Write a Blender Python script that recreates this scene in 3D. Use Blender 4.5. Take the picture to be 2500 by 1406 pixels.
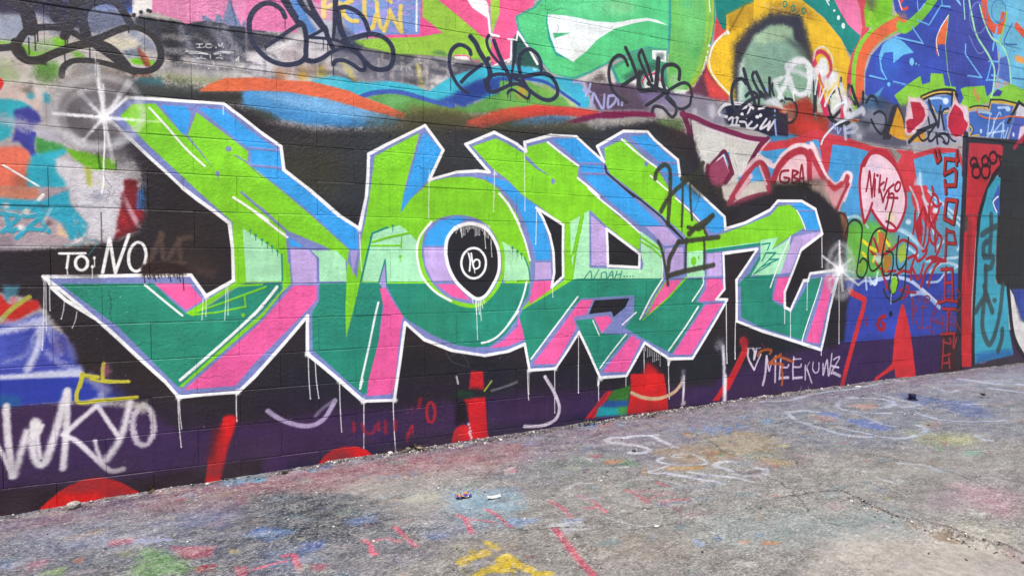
import bpy, bmesh, math, random
import numpy as np
from mathutils import Vector, Matrix

# ------------------------------------------------------------------ camera, sky, sun, exposure
scene = bpy.context.scene
for o in list(bpy.data.objects):
    bpy.data.objects.remove(o)
EYE, DIST, YAW, PITCH = 1.23, 3.8656, 24.524, 2.1
cam = bpy.data.cameras.new('camera')
cam.sensor_width = 36.0
cam.lens = 21.6
cam.clip_start = 0.05
cam.clip_end = 600.0
cam_ob = bpy.data.objects.new('camera', cam)
cam_ob.location = (0.0, -DIST, EYE)
cam_ob.rotation_euler = (math.radians(90.0 - PITCH), 0.0, math.radians(-YAW))
scene.collection.objects.link(cam_ob)
scene.camera = cam_ob

SUN_EL, SUN_AZ = 65.0, 212.0          # azimuth clockwise from +Y: high, behind the camera
world = bpy.data.worlds.new('World')
scene.world = world
world.use_nodes = True
wn = world.node_tree
bg = wn.nodes['Background']
sky = wn.nodes.new('ShaderNodeTexSky')
sky.sky_type = 'NISHITA'
sky.sun_disc = False
sky.sun_elevation = math.radians(SUN_EL)
sky.sun_rotation = math.radians(SUN_AZ)
sky.air_density = 1.0
sky.dust_density = 5.0
sky.ozone_density = 0.6
wn.links.new(sky.outputs['Color'], bg.inputs['Color'])
bg.inputs['Strength'].default_value = 0.10
sun = bpy.data.lights.new('sun', 'SUN')
sun.energy = 2.7
sun.angle = math.radians(10.0)
sun.color = (1.0, 0.985, 0.968)
sun_ob = bpy.data.objects.new('sun', sun)
el, az = math.radians(SUN_EL), math.radians(SUN_AZ)
sdir = Vector((math.cos(el) * math.sin(az), math.cos(el) * math.cos(az), math.sin(el)))
sun_ob.rotation_euler = sdir.to_track_quat('Z', 'Y').to_euler()
sun_ob.location = sdir * 20
scene.collection.objects.link(sun_ob)
vs = scene.view_settings
scene.display_settings.display_device = 'sRGB'
vs.view_transform = 'Standard'
vs.look = 'None'
vs.gamma = 1.0
vs.use_curve_mapping = False
vs.exposure = 0.66

# ------------------------------------------------------------------ paint: every layer of spray and roller paint, plus ground dirt and shade set as colour,
# in millimetres on the wall face (x along the wall, z up) or on the ground (x along, y out from the wall).
# op  colour  opacity%  edge softness  speckle  [width at start, width at end]  first point, then steps
# P polygon, Q rounded polygon, L straight stroke, C curved stroke
WALL_PAINT = """
# base coats
P a9a3a4 100 47.3 1 -1117,2605 9308,1696 409,-7176 -9796,2355
P 3b284c 100 8.7 1 -1934,808 862,-273 308,-29 451,-77 600,-58 1027,-5 1298,-6 1688,153 827,30 1824,-15 9810,-81 701,-5453 -19432,4672
P 2a2028 100 15.3 1.5 -1955,167 873,-69 529,-25 482,20 218,4 -2,-102 -1234,-180 -871,167
P 2e2440 100 27.5 1 283,70 1030,62 1049,4 0,-91 -2081,-82
P 33243f 80 30 1 5135,277 1829,-42 7,-174 -1831,24
# upper left corner
P c4bcb7 100 0 1 -1180,2715 1461,298 -10,-821 -1469,-161
P aab0c0 100 24.8 1 -1187,2454 275,40 20,-136 -299,-44
P 7d8196 100 26.7 1 -889,2525 400,83 30,-97 -208,-91 -143,-15
P 35324a 100 9.1 1 -1180,2715 734,150 -6,-287 -125,15 -75,-27 -50,-108 -107,18 -80,28 -46,-21 -251,-8
P b9a8dc 100 2 1 -806,2610 83,15 -1,-43 -71,-13
P 93a5d8 100 4.1 1 -646,2567 81,43 50,-28 -63,-25
P 4468c4 100 2.8 1 -545,2657 95,17 -11,-105 -29,3 -31,31
P 8cbc50 100 8.7 1 -1028,2345 62,12 -1,-31 -62,-19 -109,-6
P 35324a 100 8.6 1 -1180,2715 151,31 -6,-259 -151,-12
P 9fb48a 100 9.1 1 -936,2331 38,19 111,52 35,-23 -1,-36 -48,-31 -99,-25
C 7cc230 100 9 1 25.8 25.8 -933,2324 33,-26 52,2 60,38 25,60
P 7cc42c 100 9.2 1 -811,2388 54,11 -2,-57 -41,-13
P 80bb48 100 6.6 1 -741,2334 42,3 30,-32 -49,-14
P 5f8f3c 100 16.8 1.5 -883,2269 99,-1 -8,-79 -47,-27 -45,43
P 55833f 70 25.8 1.6 -809,2201 -5,-19 -13,-16 -19,-11 -21,-2 -18,6 -13,13 -4,17 5,19 13,16 19,11 21,3 18,-6 13,-13
P 7f9a5a 60 25 1 -1030,2248 45,13 43,-91 -57,-34 -89,-4
P d8cfba 100 9.6 1 -618,2399 62,38 127,-3 -14,-83 -114,28
P a39a90 100 17.6 1.6 -706,2300 185,-11 43,-61 -145,-32 -133,-2
P 7f8494 70 26.8 1 -590,2265 -7,-17 -20,-15 -27,-10 -30,-4 -27,4 -18,10 -6,14 7,17 19,15 27,10 30,4 27,-3 18,-10
C 7a86a0 80 18.2 1 42.1 42.1 -454,2467 77,-55
P 8a98a8 100 9.7 1 -507,2371 84,27 -1,-59 -71,-17
P 77c628 100 4.2 1 -485,2327 55,15 71,-9 26,-4 -33,-23 -97,-2
P 84bb4a 100 7.3 1 -306,2333 95,8 61,-7 -62,-12
C c0502f 80 1.2 2 4.9 4.9 -439,2396 9,-43 25,-52
C c0502f 80 1.2 2 4.9 4.9 -433,2390 8,-42 22,-47
C c0502f 80 1.2 2 4.9 4.9 -428,2384 9,-42 19,-41
C c0502f 80 1.2 2 4.9 4.9 -422,2378 9,-41 15,-35
C c0502f 80 1.2 2 4.9 4.9 -416,2372 9,-40 12,-30
C c0502f 80 1.2 2 4.9 4.9 -411,2367 9,-40 10,-25
C c0502f 80 1.2 2 4.9 4.9 -405,2361 9,-39 6,-19
C c0502f 80 1.2 2 4.9 4.9 -399,2355 9,-38 3,-14
C c0502f 80 1.2 2 4.9 4.9 -393,2349 9,-37 0,-9
P c06a48 80 11.2 1.8 -477,2273 97,-10 0,-23 -85,-6
P 48707a 100 16.9 1.8 -458,2231 137,21 -7,-54 -131,-12
P 7f8a52 80 29.4 1.5 -353,2274 401,36 -72,-56 -277,-34
P 34322f 100 22.2 1 -510,2187 414,27 367,43 -1,-97 -795,-70
# smoky layers at the upper left
P 8d8580 70 19.9 2 -816,2144 83,24 109,-16 -38,-62 -132,-1
P 8a8078 70 20.6 2 -621,2276 125,-21 63,-51 -65,-37 -88,19
P c4cad6 70 22.6 2.2 -942,2420 -6,-19 -14,-17 -21,-11 -22,-3 -20,5 -13,12 -5,17 6,18 14,17 20,11 22,4 20,-5 14,-12
P 9a9db0 70 23.2 2.2 -808,2504 -4,-13 -10,-11 -14,-8 -15,-2 -14,3 -10,8 -3,11 4,13 10,11 14,8 15,3 14,-3 10,-8
P 8489a0 60 24.4 2.2 -548,2504 -6,-17 -16,-15 -22,-11 -25,-4 -22,4 -15,10 -5,15 5,16 16,15 22,11 25,4 22,-3 16,-10
P a89f94 60 23.8 2.2 -679,2418 -5,-13 -14,-12 -19,-8 -22,-3 -19,2 -13,8 -4,12 5,13 13,12 20,8 21,3 19,-2 13,-8
P b8aea2 70 24.5 2.2 -514,2312 -7,-11 -17,-10 -26,-7 -27,-4 -25,1 -17,5 -6,9 6,10 18,10 24,8 28,3 25,0 18,-6
P 9c948c 60 23.9 2.2 -652,2250 -6,-14 -15,-12 -22,-8 -25,-3 -21,3 -15,8 -5,12 6,13 15,12 22,8 24,3 22,-2 15,-8
P 5f6a5a 60 25.2 2.2 -387,2240 -4,-9 -11,-7 -16,-6 -17,-2 -16,2 -10,5 -4,7 4,8 11,8 16,5 17,2 16,-1 10,-5
P 77805c 60 26.2 2.2 -151,2269 -8,-9 -23,-9 -33,-8 -37,-4 -32,-1 -22,4 -8,7 8,9 22,9 33,7 36,5 33,1 23,-4
P 3a3b40 60 26 2.2 -223,2458 -5,-34 -11,-28 -17,-17 -18,-3 -16,13 -11,24 -3,32 5,34 11,28 17,17 18,3 16,-13 10,-24
P a9a6a8 60 26.8 2.2 -9,2349 -8,-11 -24,-11 -34,-9 -38,-5 -34,0 -22,5 -9,9 9,11 23,11 34,9 37,5 34,0 24,-5
P a79a8c 60 22.8 2.2 -912,2237 -5,-13 -13,-11 -18,-8 -21,-3 -18,3 -12,8 -4,12 5,12 13,12 18,7 20,3 18,-3 12,-8
P c9b4aa 60 22.6 2.2 -966,2126 -4,-13 -9,-11 -14,-6 -15,-2 -13,4 -9,8 -3,12 3,12 10,11 13,7 15,2 14,-4 9,-9
P 6f7a58 60 23.2 2.2 -821,2185 -4,-9 -12,-9 -16,-6 -18,-2 -17,2 -11,6 -3,8 4,10 11,9 17,6 18,2 16,-2 11,-6
P 2f2d38 70 23.8 2.2 -695,2516 -3,-19 -9,-17 -12,-10 -14,-2 -12,6 -7,14 -3,18 3,19 9,16 12,10 13,3 12,-7 8,-13
P 4a4858 70 22.5 2.2 -968,2498 -4,-16 -10,-13 -13,-9 -15,-2 -13,4 -9,10 -3,15 3,15 10,14 13,9 15,2 14,-4 9,-11
C b7b0b4 35 7.6 2.5 7.5 7.5 -967,2220 -21,7
C 8c8478 35 8.1 2.5 5.4 5.4 -608,2324 -23,-3
C d9d2c8 35 8.3 2.5 16.9 16.9 -534,2361 32,-11
C 8c8478 35 7.8 2.5 10.4 10.4 -822,2144 5,12
C d9d2c8 35 7.9 2.5 5.5 5.5 -762,2246 -41,16
C b7b0b4 35 7.5 2.5 8.9 8.9 -989,2145 -34,-8
C 6f6a6c 35 7.5 2.5 5.9 5.9 -974,2227 -51,-11
C 55525a 35 7.6 2.5 13.8 13.8 -945,2138 38,16
C 8c8478 35 8.3 2.5 10.3 10.3 -498,2482 -38,-1
C b7b0b4 35 8.2 2.5 11 11 -543,2212 -25,-9
C b7b0b4 35 7.7 2.5 7 7 -883,2294 -6,-22
C 8c8478 35 7.4 2.5 11.3 11.3 -1047,2396 -27,3
C 8c8478 35 7.9 2.5 9.4 9.4 -752,2269 7,-5
C 6f6a6c 35 7.7 2.5 5.9 5.9 -868,2262 -5,-6
C 6f6a6c 35 8.1 2.5 16.3 16.3 -625,2365 -18,13
C b7b0b4 35 7.8 2.5 15.5 15.5 -838,2144 38,9
C b7b0b4 35 7.9 2.5 11.9 11.9 -781,2252 21,6
C 8c8478 35 8.1 2.5 6 6 -611,2240 -59,-10
C 6f6a6c 35 8 2.5 15.8 15.8 -691,2463 0,-12
C 55525a 35 8.3 2.5 17.4 17.4 -506,2263 -24,-4
C 6f6a6c 35 8.3 2.5 10 10 -547,2343 65,17
C 8c8478 35 8.2 2.5 15.8 15.8 -566,2301 -36,-11
C 6f6a6c 35 7.6 2.5 9.4 9.4 -980,2249 29,-9
C 55525a 35 8.2 2.5 16 16 -519,2494 -37,3
C 6f6a6c 35 7.8 2.5 6.8 6.8 -828,2240 1,21
C d9d2c8 35 7.5 2.5 6.6 6.6 -999,2396 30,3
C 6f6a6c 35 8 2.5 11.2 11.2 -693,2434 -26,-2
C d9d2c8 35 8 2.5 14.2 14.2 -713,2413 13,8
C b7b0b4 35 7.9 2.5 16.4 16.4 -725,2310 0,4
C 8c8478 35 7.8 2.5 13.6 13.6 -800,2436 2,8
C 8c8478 35 8.3 2.5 7.4 7.4 -517,2307 0,9
C d9d2c8 35 8.1 2.5 12 12 -604,2232 -40,-6
C 55525a 35 7.9 2.5 13.5 13.5 -780,2231 25,5
C d9d2c8 35 8.1 2.5 7.8 7.8 -635,2423 -20,3
C b7b0b4 35 7.7 2.5 6 6 -887,2137 9,-1
C 55525a 35 7.8 2.5 10.8 10.8 -783,2164 -20,14
C 6f6a6c 35 7.8 2.5 10.2 10.2 -844,2325 2,-3
C b7b0b4 35 7.6 2.5 14.2 14.2 -907,2259 -25,-10
C b7b0b4 35 7.7 2.5 6.1 6.1 -846,2299 -50,14
C 55525a 35 7.6 2.5 10.2 10.2 -960,2317 -16,3
# black band below the pink and the pink panel
P 3a3d48 100 10.2 1 -452,2563 244,-5 104,40 304,-2 -3,-220 -325,-4 -184,-3 -64,110 -77,18
P 9a9698 100 30 1.6 -326,2352 523,32 -1,-120 -220,21 -276,-4
C 8d8b98 80 37.7 1.6 52.8 52.8 -90,2562 55,-77 99,-126
C 2b2a2e 85 24.4 1 43.1 43.1 -310,2505 51,-143
P e1ddd4 100 18.5 1 49,2373 149,67 -2,-128 -191,-24
P e489b4 100 1.1 3 -365,2704 568,103 -3,-224 -133,4 -58,-9 -28,11 -85,1 -56,-16 -48,-22 -40,23 -60,6 -33,12 -30,-5
P ece8e4 100 1.1 3 -462,2686 98,18 -5,-114 -57,-12 -7,-25 -26,-6
P 2f3038 100 0 1 -443,2565 -1,-5 -3,-4 -3,-2 -4,-1 -4,1 -2,3 -1,5 1,4 3,4 3,3 4,1 4,-2 2,-3
P 2f3038 100 0 1 -410,2583 -1,-4 -3,-4 -4,-3 -4,-1 -3,2 -3,3 -1,4 1,5 3,4 4,3 4,0 3,-1 3,-3
P 2f3038 100 0 1 -378,2598 -1,-5 -2,-4 -4,-3 -4,0 -4,1 -2,3 -1,5 1,4 3,4 3,3 4,1 4,-2 3,-3
P 2f3038 100 0 1 -368,2596 -1,-5 -2,-4 -4,-3 -4,0 -4,1 -2,3 -1,5 1,4 2,4 4,3 4,1 4,-2 2,-3
C f4cfe0 55 1.2 1 2.8 2.8 -341,2612 2,-67
C f4cfe0 55 1.2 1 2.9 2.9 -294,2657 2,-75
C f4cfe0 55 1.2 1 2.9 2.9 -247,2658 2,-75
C f4cfe0 55 1.2 1 2.9 2.9 -199,2658 1,-75
C f4cfe0 55 1.2 1 2.9 2.9 -151,2659 1,-76
C f4cfe0 55 1.2 1 3 3 -103,2660 2,-77
C f4cfe0 55 1.2 1 3 3 -54,2660 3,-38
C f4cfe0 55 1.2 1 3 3 -3,2708 1,-85
C f4cfe0 55 1.2 1 3 3 47,2709 2,-86
C f4cfe0 55 1.2 1 3.1 3.1 98,2710 2,-86
C f4cfe0 55 1.2 1 3.1 3.1 150,2711 1,-87
P 7484a6 100 3.8 1 12,2733 17,-51 42,-95 -62,-9 -34,19 21,80
C 3c4668 70 1.2 1 6.1 6.1 18,2719 27,-128
P 7688aa 100 1.5 1 -131,2618 34,-11 28,-17 -56,-3
P 7688aa 100 1.5 1 -55,2635 22,-10 14,-35 -46,-1
P 6a7a9a 100 2.3 1 82,2617 22,-1 -8,-32 -22,0
P 312e44 80 13 1 -1180,2715 734,150 -12,-266 -157,-12 -86,-79 -84,-28 -104,38 -69,-39 -229,-11
P 646a82 85 27.2 2 -652,2544 137,31 43,-74 -146,-66 -49,0
P 98a2b6 85 25.2 2 -1025,2461 96,23 15,-81 -58,-50 -56,-2
P 2c2b33 85 24.5 2 -309,2550 67,10 10,-210 -67,-9
P 2f2e38 80 25.2 2 -174,2541 84,21 39,-172 -84,-11
C a09ea8 60 19 2.2 24.9 24.9 -235,2531 39,-92 46,-93
C a9a6ae 70 25.9 2.2 38.1 38.1 -20,2558 56,-85 72,-100
P 3d4340 75 28.6 2 -497,2226 346,12 -16,-94 -332,-7
C 3f7a86 60 14.1 2.5 21.2 21.2 -433,2223 98,1
# left column
P d62e2c 100 1.2 1 -1195,2139 163,23 16,-22 -9,-28 -9,-15 -164,-66
P c4b0a8 100 12.5 1.7 -1196,2085 162,12 57,41 79,-18 33,-81 -24,-44 -310,9
P 6d655c 80 8.9 1 -955,2113 52,34 4,-69 -23,11
P 4a98a8 100 6.4 2 -895,2085 -2,-8 -4,-7 -6,-4 -7,-1 -6,3 -4,6 -1,8 2,8 4,7 6,4 7,1 5,-3 4,-6
P 4a98a8 100 6.5 2 -831,2092 -2,-8 -4,-7 -7,-4 -6,-1 -6,3 -4,6 -2,8 2,8 4,7 6,4 7,1 6,-3 4,-6
P 4a98a8 100 6.5 2 -826,2072 -2,-8 -4,-7 -6,-5 -7,0 -6,3 -4,6 -1,7 1,9 5,6 6,5 7,0 6,-2 4,-6
P 2fa0ae 100 5.6 1 -1198,2031 186,29 67,-5 45,-33 -63,-21 -19,-71 -18,-58 -40,-24 -163,-34
P 3b3c8c 100 7 1 -983,2006 60,24 40,-21 11,-48 -24,-23 -11,-72 7,-105 -28,33 -39,60 -25,-9 16,85
C a9a7b4 75 25.4 1.8 50.8 50.8 -1070,1963 100,-18 160,-60
P df6f58 100 9.4 1 -1204,1801 197,22 34,10 51,-24 15,-76 -24,-30 10,-70 -70,-67 -219,-23
P a5604c 80 15.3 1 -988,1678 75,40 15,-84 -81,-57
C 3a3f9a 100 3.8 1 21.8 21.8 -903,1895 -10,-71 19,-55
P 3f8a45 100 9.1 1.7 -898,1881 134,-38 -6,-30 -84,-34 -40,25
P c6c1c5 100 6.7 1 -818,1781 125,-20 186,-54 36,-117 -310,-14 -33,120
P 2fa2b6 100 8.5 1 -911,1789 58,18 83,28 6,-21 -55,-40 5,-64 35,-41 16,-92 -171,-8 -2,148
P 6cae22 100 6.1 2 -770,1831 90,-11 130,-34 0,-48 -88,-6 -55,18 -54,44
P a2a832 85 10.1 1 -693,1747 30,-5 4,-117 -13,-8
P a8ad4a 70 10.2 1 -658,1691 86,-62 -7,-15
P 6f1b22 100 7 1 -520,1692 67,-4 -8,-105 -49,-2
C efedec 100 1.2 1 9.5 9.5 -1029,1728 53,-35 90,-62
C 3c6a18 80 2.7 1 12.2 12.2 -631,1817 10,-73
C 2f5a10 100 1.2 1 4.1 4.1 -549,1786 -3,-48
P a8959a 100 7.1 1.5 -1209,1612 453,24 -2,-86 83,-107 -14,-51 -37,-52 -490,-21
P 8f7f86 100 12.4 1 -1051,1405 56,-41 10,-42 -231,-9 2,88
P c07a62 100 8.8 1 -1209,1612 311,17 17,-49 -53,-24 -275,29
C e8e2e0 100 2.6 1 16.8 16.8 -900,1544 30,44
P 2f9fb8 100 5.8 1 -1047,1565 171,-6 113,63 5,-72 77,-107 -14,-62 -67,-21 -40,94 -58,34 -75,12 -113,10 -164,-13 2,54
C 3a9fb6 100 1.9 1 21.7 21.7 -1049,1489 125,-10 117,33
C 3a9fb6 100 1.9 1 21.6 21.6 -1040,1398 76,80 64,66
C 3a9fb6 100 1.9 1 21.8 21.8 -984,1368 70,76 84,88
C 3a9fb6 100 1.9 1 22 22 -889,1494 16,-49 23,-42
C 3a9fb6 100 1.9 1 21.4 21.4 -1026,1490 10,-56 16,-35
C 3a9fb6 100 1.9 1 21.7 21.7 -1017,1406 68,9 87,-5
P d8d0d0 100 6.9 1 -1011,1529 -1,-7 -4,-6 -6,-3 -7,0 -6,3 -4,5 -1,6 2,7 4,6 6,3 6,0 6,-3 4,-5
P d8c4b8 100 7 1 -926,1504 -2,-7 -4,-6 -6,-3 -7,0 -5,3 -4,5 -2,7 2,6 4,6 6,3 7,0 6,-2 4,-6
P 7a6264 100 7.1 1 -834,1446 -2,-7 -4,-5 -6,-4 -7,0 -6,3 -4,6 -2,6 2,7 4,6 6,3 7,0 6,-3 4,-5
P e8e0dc 100 7 1 -951,1422 -1,-7 -5,-6 -6,-3 -6,0 -6,3 -4,5 -1,7 1,7 4,5 6,3 7,1 6,-3 4,-6
P dcb99c 100 7.2 1 -808,1454 43,-82 -53,14
P c6c2c8 100 8.8 1.5 -753,1636 245,13 -41,-150 -16,-157 -106,-9 -21,59 17,51 -77,114
P 8a8a96 70 17.6 1 -598,1593 -4,-13 -10,-11 -16,-6 -16,-1 -15,5 -10,10 -3,13 4,13 10,10 15,7 17,0 15,-5 10,-9
P 7a2029 100 5.6 1 -511,1649 58,3 7,-105 39,-43 -35,-84 -71,-25 -55,-45 25,156
P 9b2530 90 9.8 1 -536,1536 90,-4 39,-36 -47,-69 -84,20
C c9a9b6 75 8.4 1.7 27.8 27.8 -534,1618 43,-95 43,-88
P 2f73bb 100 7.7 2 -454,1630 51,32 -3,-75 -7,-53 -49,-2
C 4a8fd0 96 1.2 1 3.4 3.4 -407,1700 -1,-68 -1,-68
P 4a8fd0 100 0 1 -407,1566 0,-2 -1,-1 -1,-1 -1,0 -1,1 0,1 -1,2 1,2 0,1 1,1 1,0 1,-1 1,-1
C 6f686c 40 6.7 2.6 7.3 7.3 -713,1373 -10,42
C d9d6da 40 6.5 2.6 16.7 16.7 -872,1450 28,67
C c8bcc0 40 6.8 2.6 11.3 11.3 -588,1424 13,-10
C e6e2e2 40 6.9 2.6 17.3 17.3 -547,1416 -12,-4
C d9d6da 40 6.5 2.6 6.3 6.3 -846,1430 -22,-28
C e6e2e2 40 6.9 2.6 6.3 6.3 -540,1560 -2,-58
C 6f686c 40 6.7 2.6 9.4 9.4 -700,1421 13,-24
C 8a8488 40 6.6 2.6 7.6 7.6 -738,1566 10,-25
C a49ea4 40 6.9 2.6 16.2 16.2 -524,1597 -22,-35
C 8a8488 40 6.2 2.6 12.5 12.5 -1072,1481 29,-9
C a49ea4 40 7 2.6 6.8 6.8 -520,1348 40,-64
C c8bcc0 40 6.9 2.6 15.4 15.4 -575,1542 29,-38
C c8bcc0 40 6.8 2.6 7.4 7.4 -606,1562 -46,-32
C c8bcc0 40 6.8 2.6 4.3 4.3 -633,1380 47,28
C 8a8488 40 6.3 2.6 12 12 -1043,1503 36,74
C e6e2e2 40 6.2 2.6 9.6 9.6 -1053,1381 -23,23
C e6e2e2 40 6.7 2.6 10.8 10.8 -737,1362 8,-4
C a49ea4 40 6.8 2.6 12 12 -614,1544 -10,-14
C c8bcc0 40 6.7 2.6 16.5 16.5 -704,1442 6,-11
C c8bcc0 40 6.3 2.6 6.6 6.6 -981,1337 -19,-12
C 8a8488 40 6.6 2.6 10.5 10.5 -789,1448 16,-40
C e6e2e2 40 6.8 2.6 4.9 4.9 -593,1517 20,-2
C 6f686c 40 6.7 2.6 17.1 17.1 -648,1359 -53,13
C 8a8488 40 6.3 2.6 15.4 15.4 -969,1496 -6,25
C c8bcc0 40 6.6 2.6 6.1 6.1 -743,1457 3,41
C a49ea4 40 6.4 2.6 13.6 13.6 -960,1480 -6,-30
C a49ea4 40 6.8 2.6 13.3 13.3 -564,1587 -19,15
C e6e2e2 40 6.6 2.6 14 14 -769,1327 52,39
C c8bcc0 40 6.7 2.6 9 9 -670,1413 7,-35
C 8a8488 40 6.7 2.6 6.5 6.5 -714,1455 -28,-8
C c8bcc0 40 6.4 2.6 7.2 7.2 -945,1508 -20,-23
C a49ea4 40 6.8 2.6 10.1 10.1 -595,1597 6,26
C d9d6da 40 6.7 2.6 9.4 9.4 -672,1417 24,2
C 6f686c 40 6.8 2.6 10.2 10.2 -648,1372 -15,-54
C a49ea4 40 6.4 2.6 4.5 4.5 -961,1409 10,30
C 6f686c 40 6.9 2.6 11.8 11.8 -560,1624 -12,-25
C a49ea4 40 6.6 2.6 9 9 -752,1428 28,37
C a49ea4 40 6.8 2.6 12.1 12.1 -671,1509 36,-43
C a49ea4 40 6.8 2.6 6.1 6.1 -575,1642 -13,-40
C e6e2e2 40 6.3 2.6 5.4 5.4 -1027,1445 -16,26
C a49ea4 40 6.9 2.6 15.7 15.7 -575,1354 -3,1
C e6e2e2 40 6.2 2.6 14.7 14.7 -1053,1419 -10,-8
C c8bcc0 40 6.6 2.6 10.3 10.3 -805,1326 4,-45
C a49ea4 40 6.9 2.6 9.2 9.2 -533,1543 -23,30
C 6f686c 40 6.5 2.6 11.5 11.5 -862,1507 -22,35
C c8bcc0 40 6.8 2.6 7 7 -635,1658 -17,24
C a49ea4 40 6.9 2.6 4.3 4.3 -573,1413 -8,-14
C d9d6da 40 6.6 2.6 11.1 11.1 -738,1376 2,-13
C d9d6da 40 6.7 2.6 6.8 6.8 -730,1619 26,-31
C c8bcc0 40 6.6 2.6 14.8 14.8 -747,1626 8,-35
C e6e2e2 40 6.7 2.6 14.8 14.8 -695,1389 -50,-44
C c8bcc0 40 6.5 2.6 15.4 15.4 -890,1394 27,-7
C 8a8488 40 6.7 2.6 7.5 7.5 -728,1399 -2,-32
C 8a8488 40 6.9 2.6 10.8 10.8 -561,1569 25,-25
C 5a1a24 60 11.1 2 20.8 20.8 -522,1611 11,-88 37,-104
C 2c66b0 96 1.2 1 3.9 3.9 -437,1668 -1,-68 -1,-67
P 2c66b0 100 0 1 -437,1535 0,-2 -1,-2 -1,-1 -1,0 -1,1 -1,2 0,2 0,2 1,1 1,1 1,0 1,0 1,-2
C a02838 96 1.2 1 3.4 3.4 -447,1630 -1,-56 -2,-57
P a02838 100 0 1 -447,1519 -1,-2 0,-1 -1,-1 -1,0 -1,1 0,1 -1,2 1,2 0,1 1,1 1,0 1,-1 0,-1
C a02838 96 1.2 1 3.4 3.4 -405,1640 -1,-72 -1,-72
P a02838 100 0 1 -405,1498 0,-2 -1,-1 -1,-1 -1,0 -1,1 0,1 -1,2 1,2 0,1 1,1 1,0 1,-1 1,-1
C 3f86cc 96 1.2 1 4.5 4.5 -423,1691 -1,-56 -2,-57
P 3f86cc 100 0 1 -423,1581 0,-2 -1,-2 -1,-1 -1,0 -1,1 -1,1 0,3 0,2 1,2 1,1 1,0 1,-1 1,-2
C 2c3a44 60 1.2 1 3.3 3.3 -1047,1532 289,9 222,-5
C 2a282a 80 1.4 1 4.8 4.8 -623,1511 1,-169
# lower left: red and blue fields
P 8d8288 100 8.8 2 -1216,1333 364,-13 41,-24 -407,-45
P 2f2629 100 6.7 1 -1217,1292 364,18 225,28 69,16 144,66 18,273 223,13 -19,-1144 -549,44 -43,253 -81,134 -79,74 -276,61
P 4a8496 85 6.3 2 -1046,1132 73,-1 -30,-77 -40,-13
P bb2a22 100 5 1 -1222,1104 169,-21 27,-50 80,20 41,-1 11,-36 -112,-75 -221,-26
P c77f7c 100 5.1 2 -1031,1055 35,27 10,-28 -23,-21
C a8a045 100 3.2 1 22.7 22.7 -1073,936 58,72 75,62
P 4148a2 100 12.9 1 -1227,915 227,26 105,46 33,-81 77,-47 22,-104 47,-84 10,-82 -528,29
C c3c3da 90 15.2 1 35.6 35.6 -1085,895 107,20 88,32
C cfcfe2 90 15.5 1 34.8 34.8 -899,922 -8,-93 -47,-127
P 4a55ae 100 12.6 1 -1119,861 163,14 16,-94 -42,-69 -141,-5
C c9cbe0 90 12.9 1 39.9 39.9 -1091,656 136,7 214,6
C 8088c8 70 3.9 1 10.4 10.4 -873,907 16,-73
C 6d70b8 70 17.3 1 26.6 26.6 -774,815 17,-67
C b4b6d6 55 16.5 2.2 25.4 25.4 -1084,958 101,-18 87,18
C b4b6d6 55 16.6 2.2 19.1 19.1 -1044,744 86,38 31,91
C b4b6d6 55 17.1 2.2 30.3 30.3 -870,776 52,-54 78,-35
C b4b6d6 55 17 2.2 26.1 26.1 -890,936 45,-74 28,-89
P 3a4192 60 25.4 1 -946,810 -5,-19 -15,-14 -21,-7 -23,2 -20,9 -14,16 -4,18 5,18 15,14 20,8 23,-2 21,-9 14,-16
P 5a4a78 60 26.3 1 -786,815 -4,-22 -8,-17 -13,-9 -13,1 -12,10 -7,18 -3,23 4,21 8,18 12,9 14,-1 11,-10 8,-18
P 2c3c9c 100 5.2 1 -1233,673 492,-34 36,-10 176,-59 25,-48 -240,-1 -226,-4 -267,4
P 235f90 70 12.5 1 -1181,603 195,-38 -1,-50 -196,4
P 3b3f80 80 20.6 1 -717,637 189,-14 -2,-91 -114,25
C a4a4c4 60 20.4 1 47.5 47.5 -692,636 73,-74
C c9cbe0 70 9 1 21.9 21.9 -1091,663 194,3 156,-8
# upper middle panels
P c9c4c6 100 4.8 1 93,2568 529,7 14,-258 -548,-81
P 403f4a 100 15.8 1 93,2564 157,8 162,-12 -16,-43 -305,-76
P d4d0d2 100 15.6 1 91,2441 195,-12 -39,-94 -157,-4
P b7a9ae 100 24.1 1 249,2504 132,43 30,-110 -125,-17
C ece8e8 85 23.9 1 36.7 36.7 211,2474 178,91
P a2897e 85 27.6 1 248,2391 291,64 32,-96 -332,-41
P c9824a 100 20.7 1.8 303,2330 -2,-18 -8,-15 -10,-9 -12,-2 -10,7 -7,13 -3,17 3,18 7,15 11,9 12,2 10,-7 7,-13
P cfa03a 100 21.1 1.8 429,2358 -3,-18 -8,-16 -11,-9 -12,-1 -10,6 -7,14 -3,17 3,18 8,15 10,10 12,1 11,-6 7,-14
P ccb43a 100 21.5 1.8 533,2388 -3,-19 -7,-15 -11,-9 -13,-2 -11,7 -7,13 -3,18 3,18 8,15 11,10 12,1 11,-6 8,-14
P 6f6d7a 100 8.9 1 557,2657 165,-76 225,-19 585,14 20,-57 -331,-132 -363,-9 -287,-19
P 55555f 100 27.6 1.6 859,2559 673,17 -60,-86 -344,-26 -287,-20
P a9a6a4 100 22 1.6 580,2435 158,22 -34,-81 -117,-15
C c9bc58 85 15.3 1.8 30.6 30.6 638,2460 66,-101
C bdb350 85 16.4 1.8 36.5 36.5 1100,2496 36,-128
P d9d6d4 100 18.5 1 1146,2413 189,51 -133,-115 -75,9
P c5c6d2 100 11.6 1 445,2696 129,5 -1,-142 -129,6
P dd9fc0 100 11.5 1.6 431,2791 128,31 15,-121 -113,-11
P e76da8 100 4.9 1 431,2816 72,13 -1,-50
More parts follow.
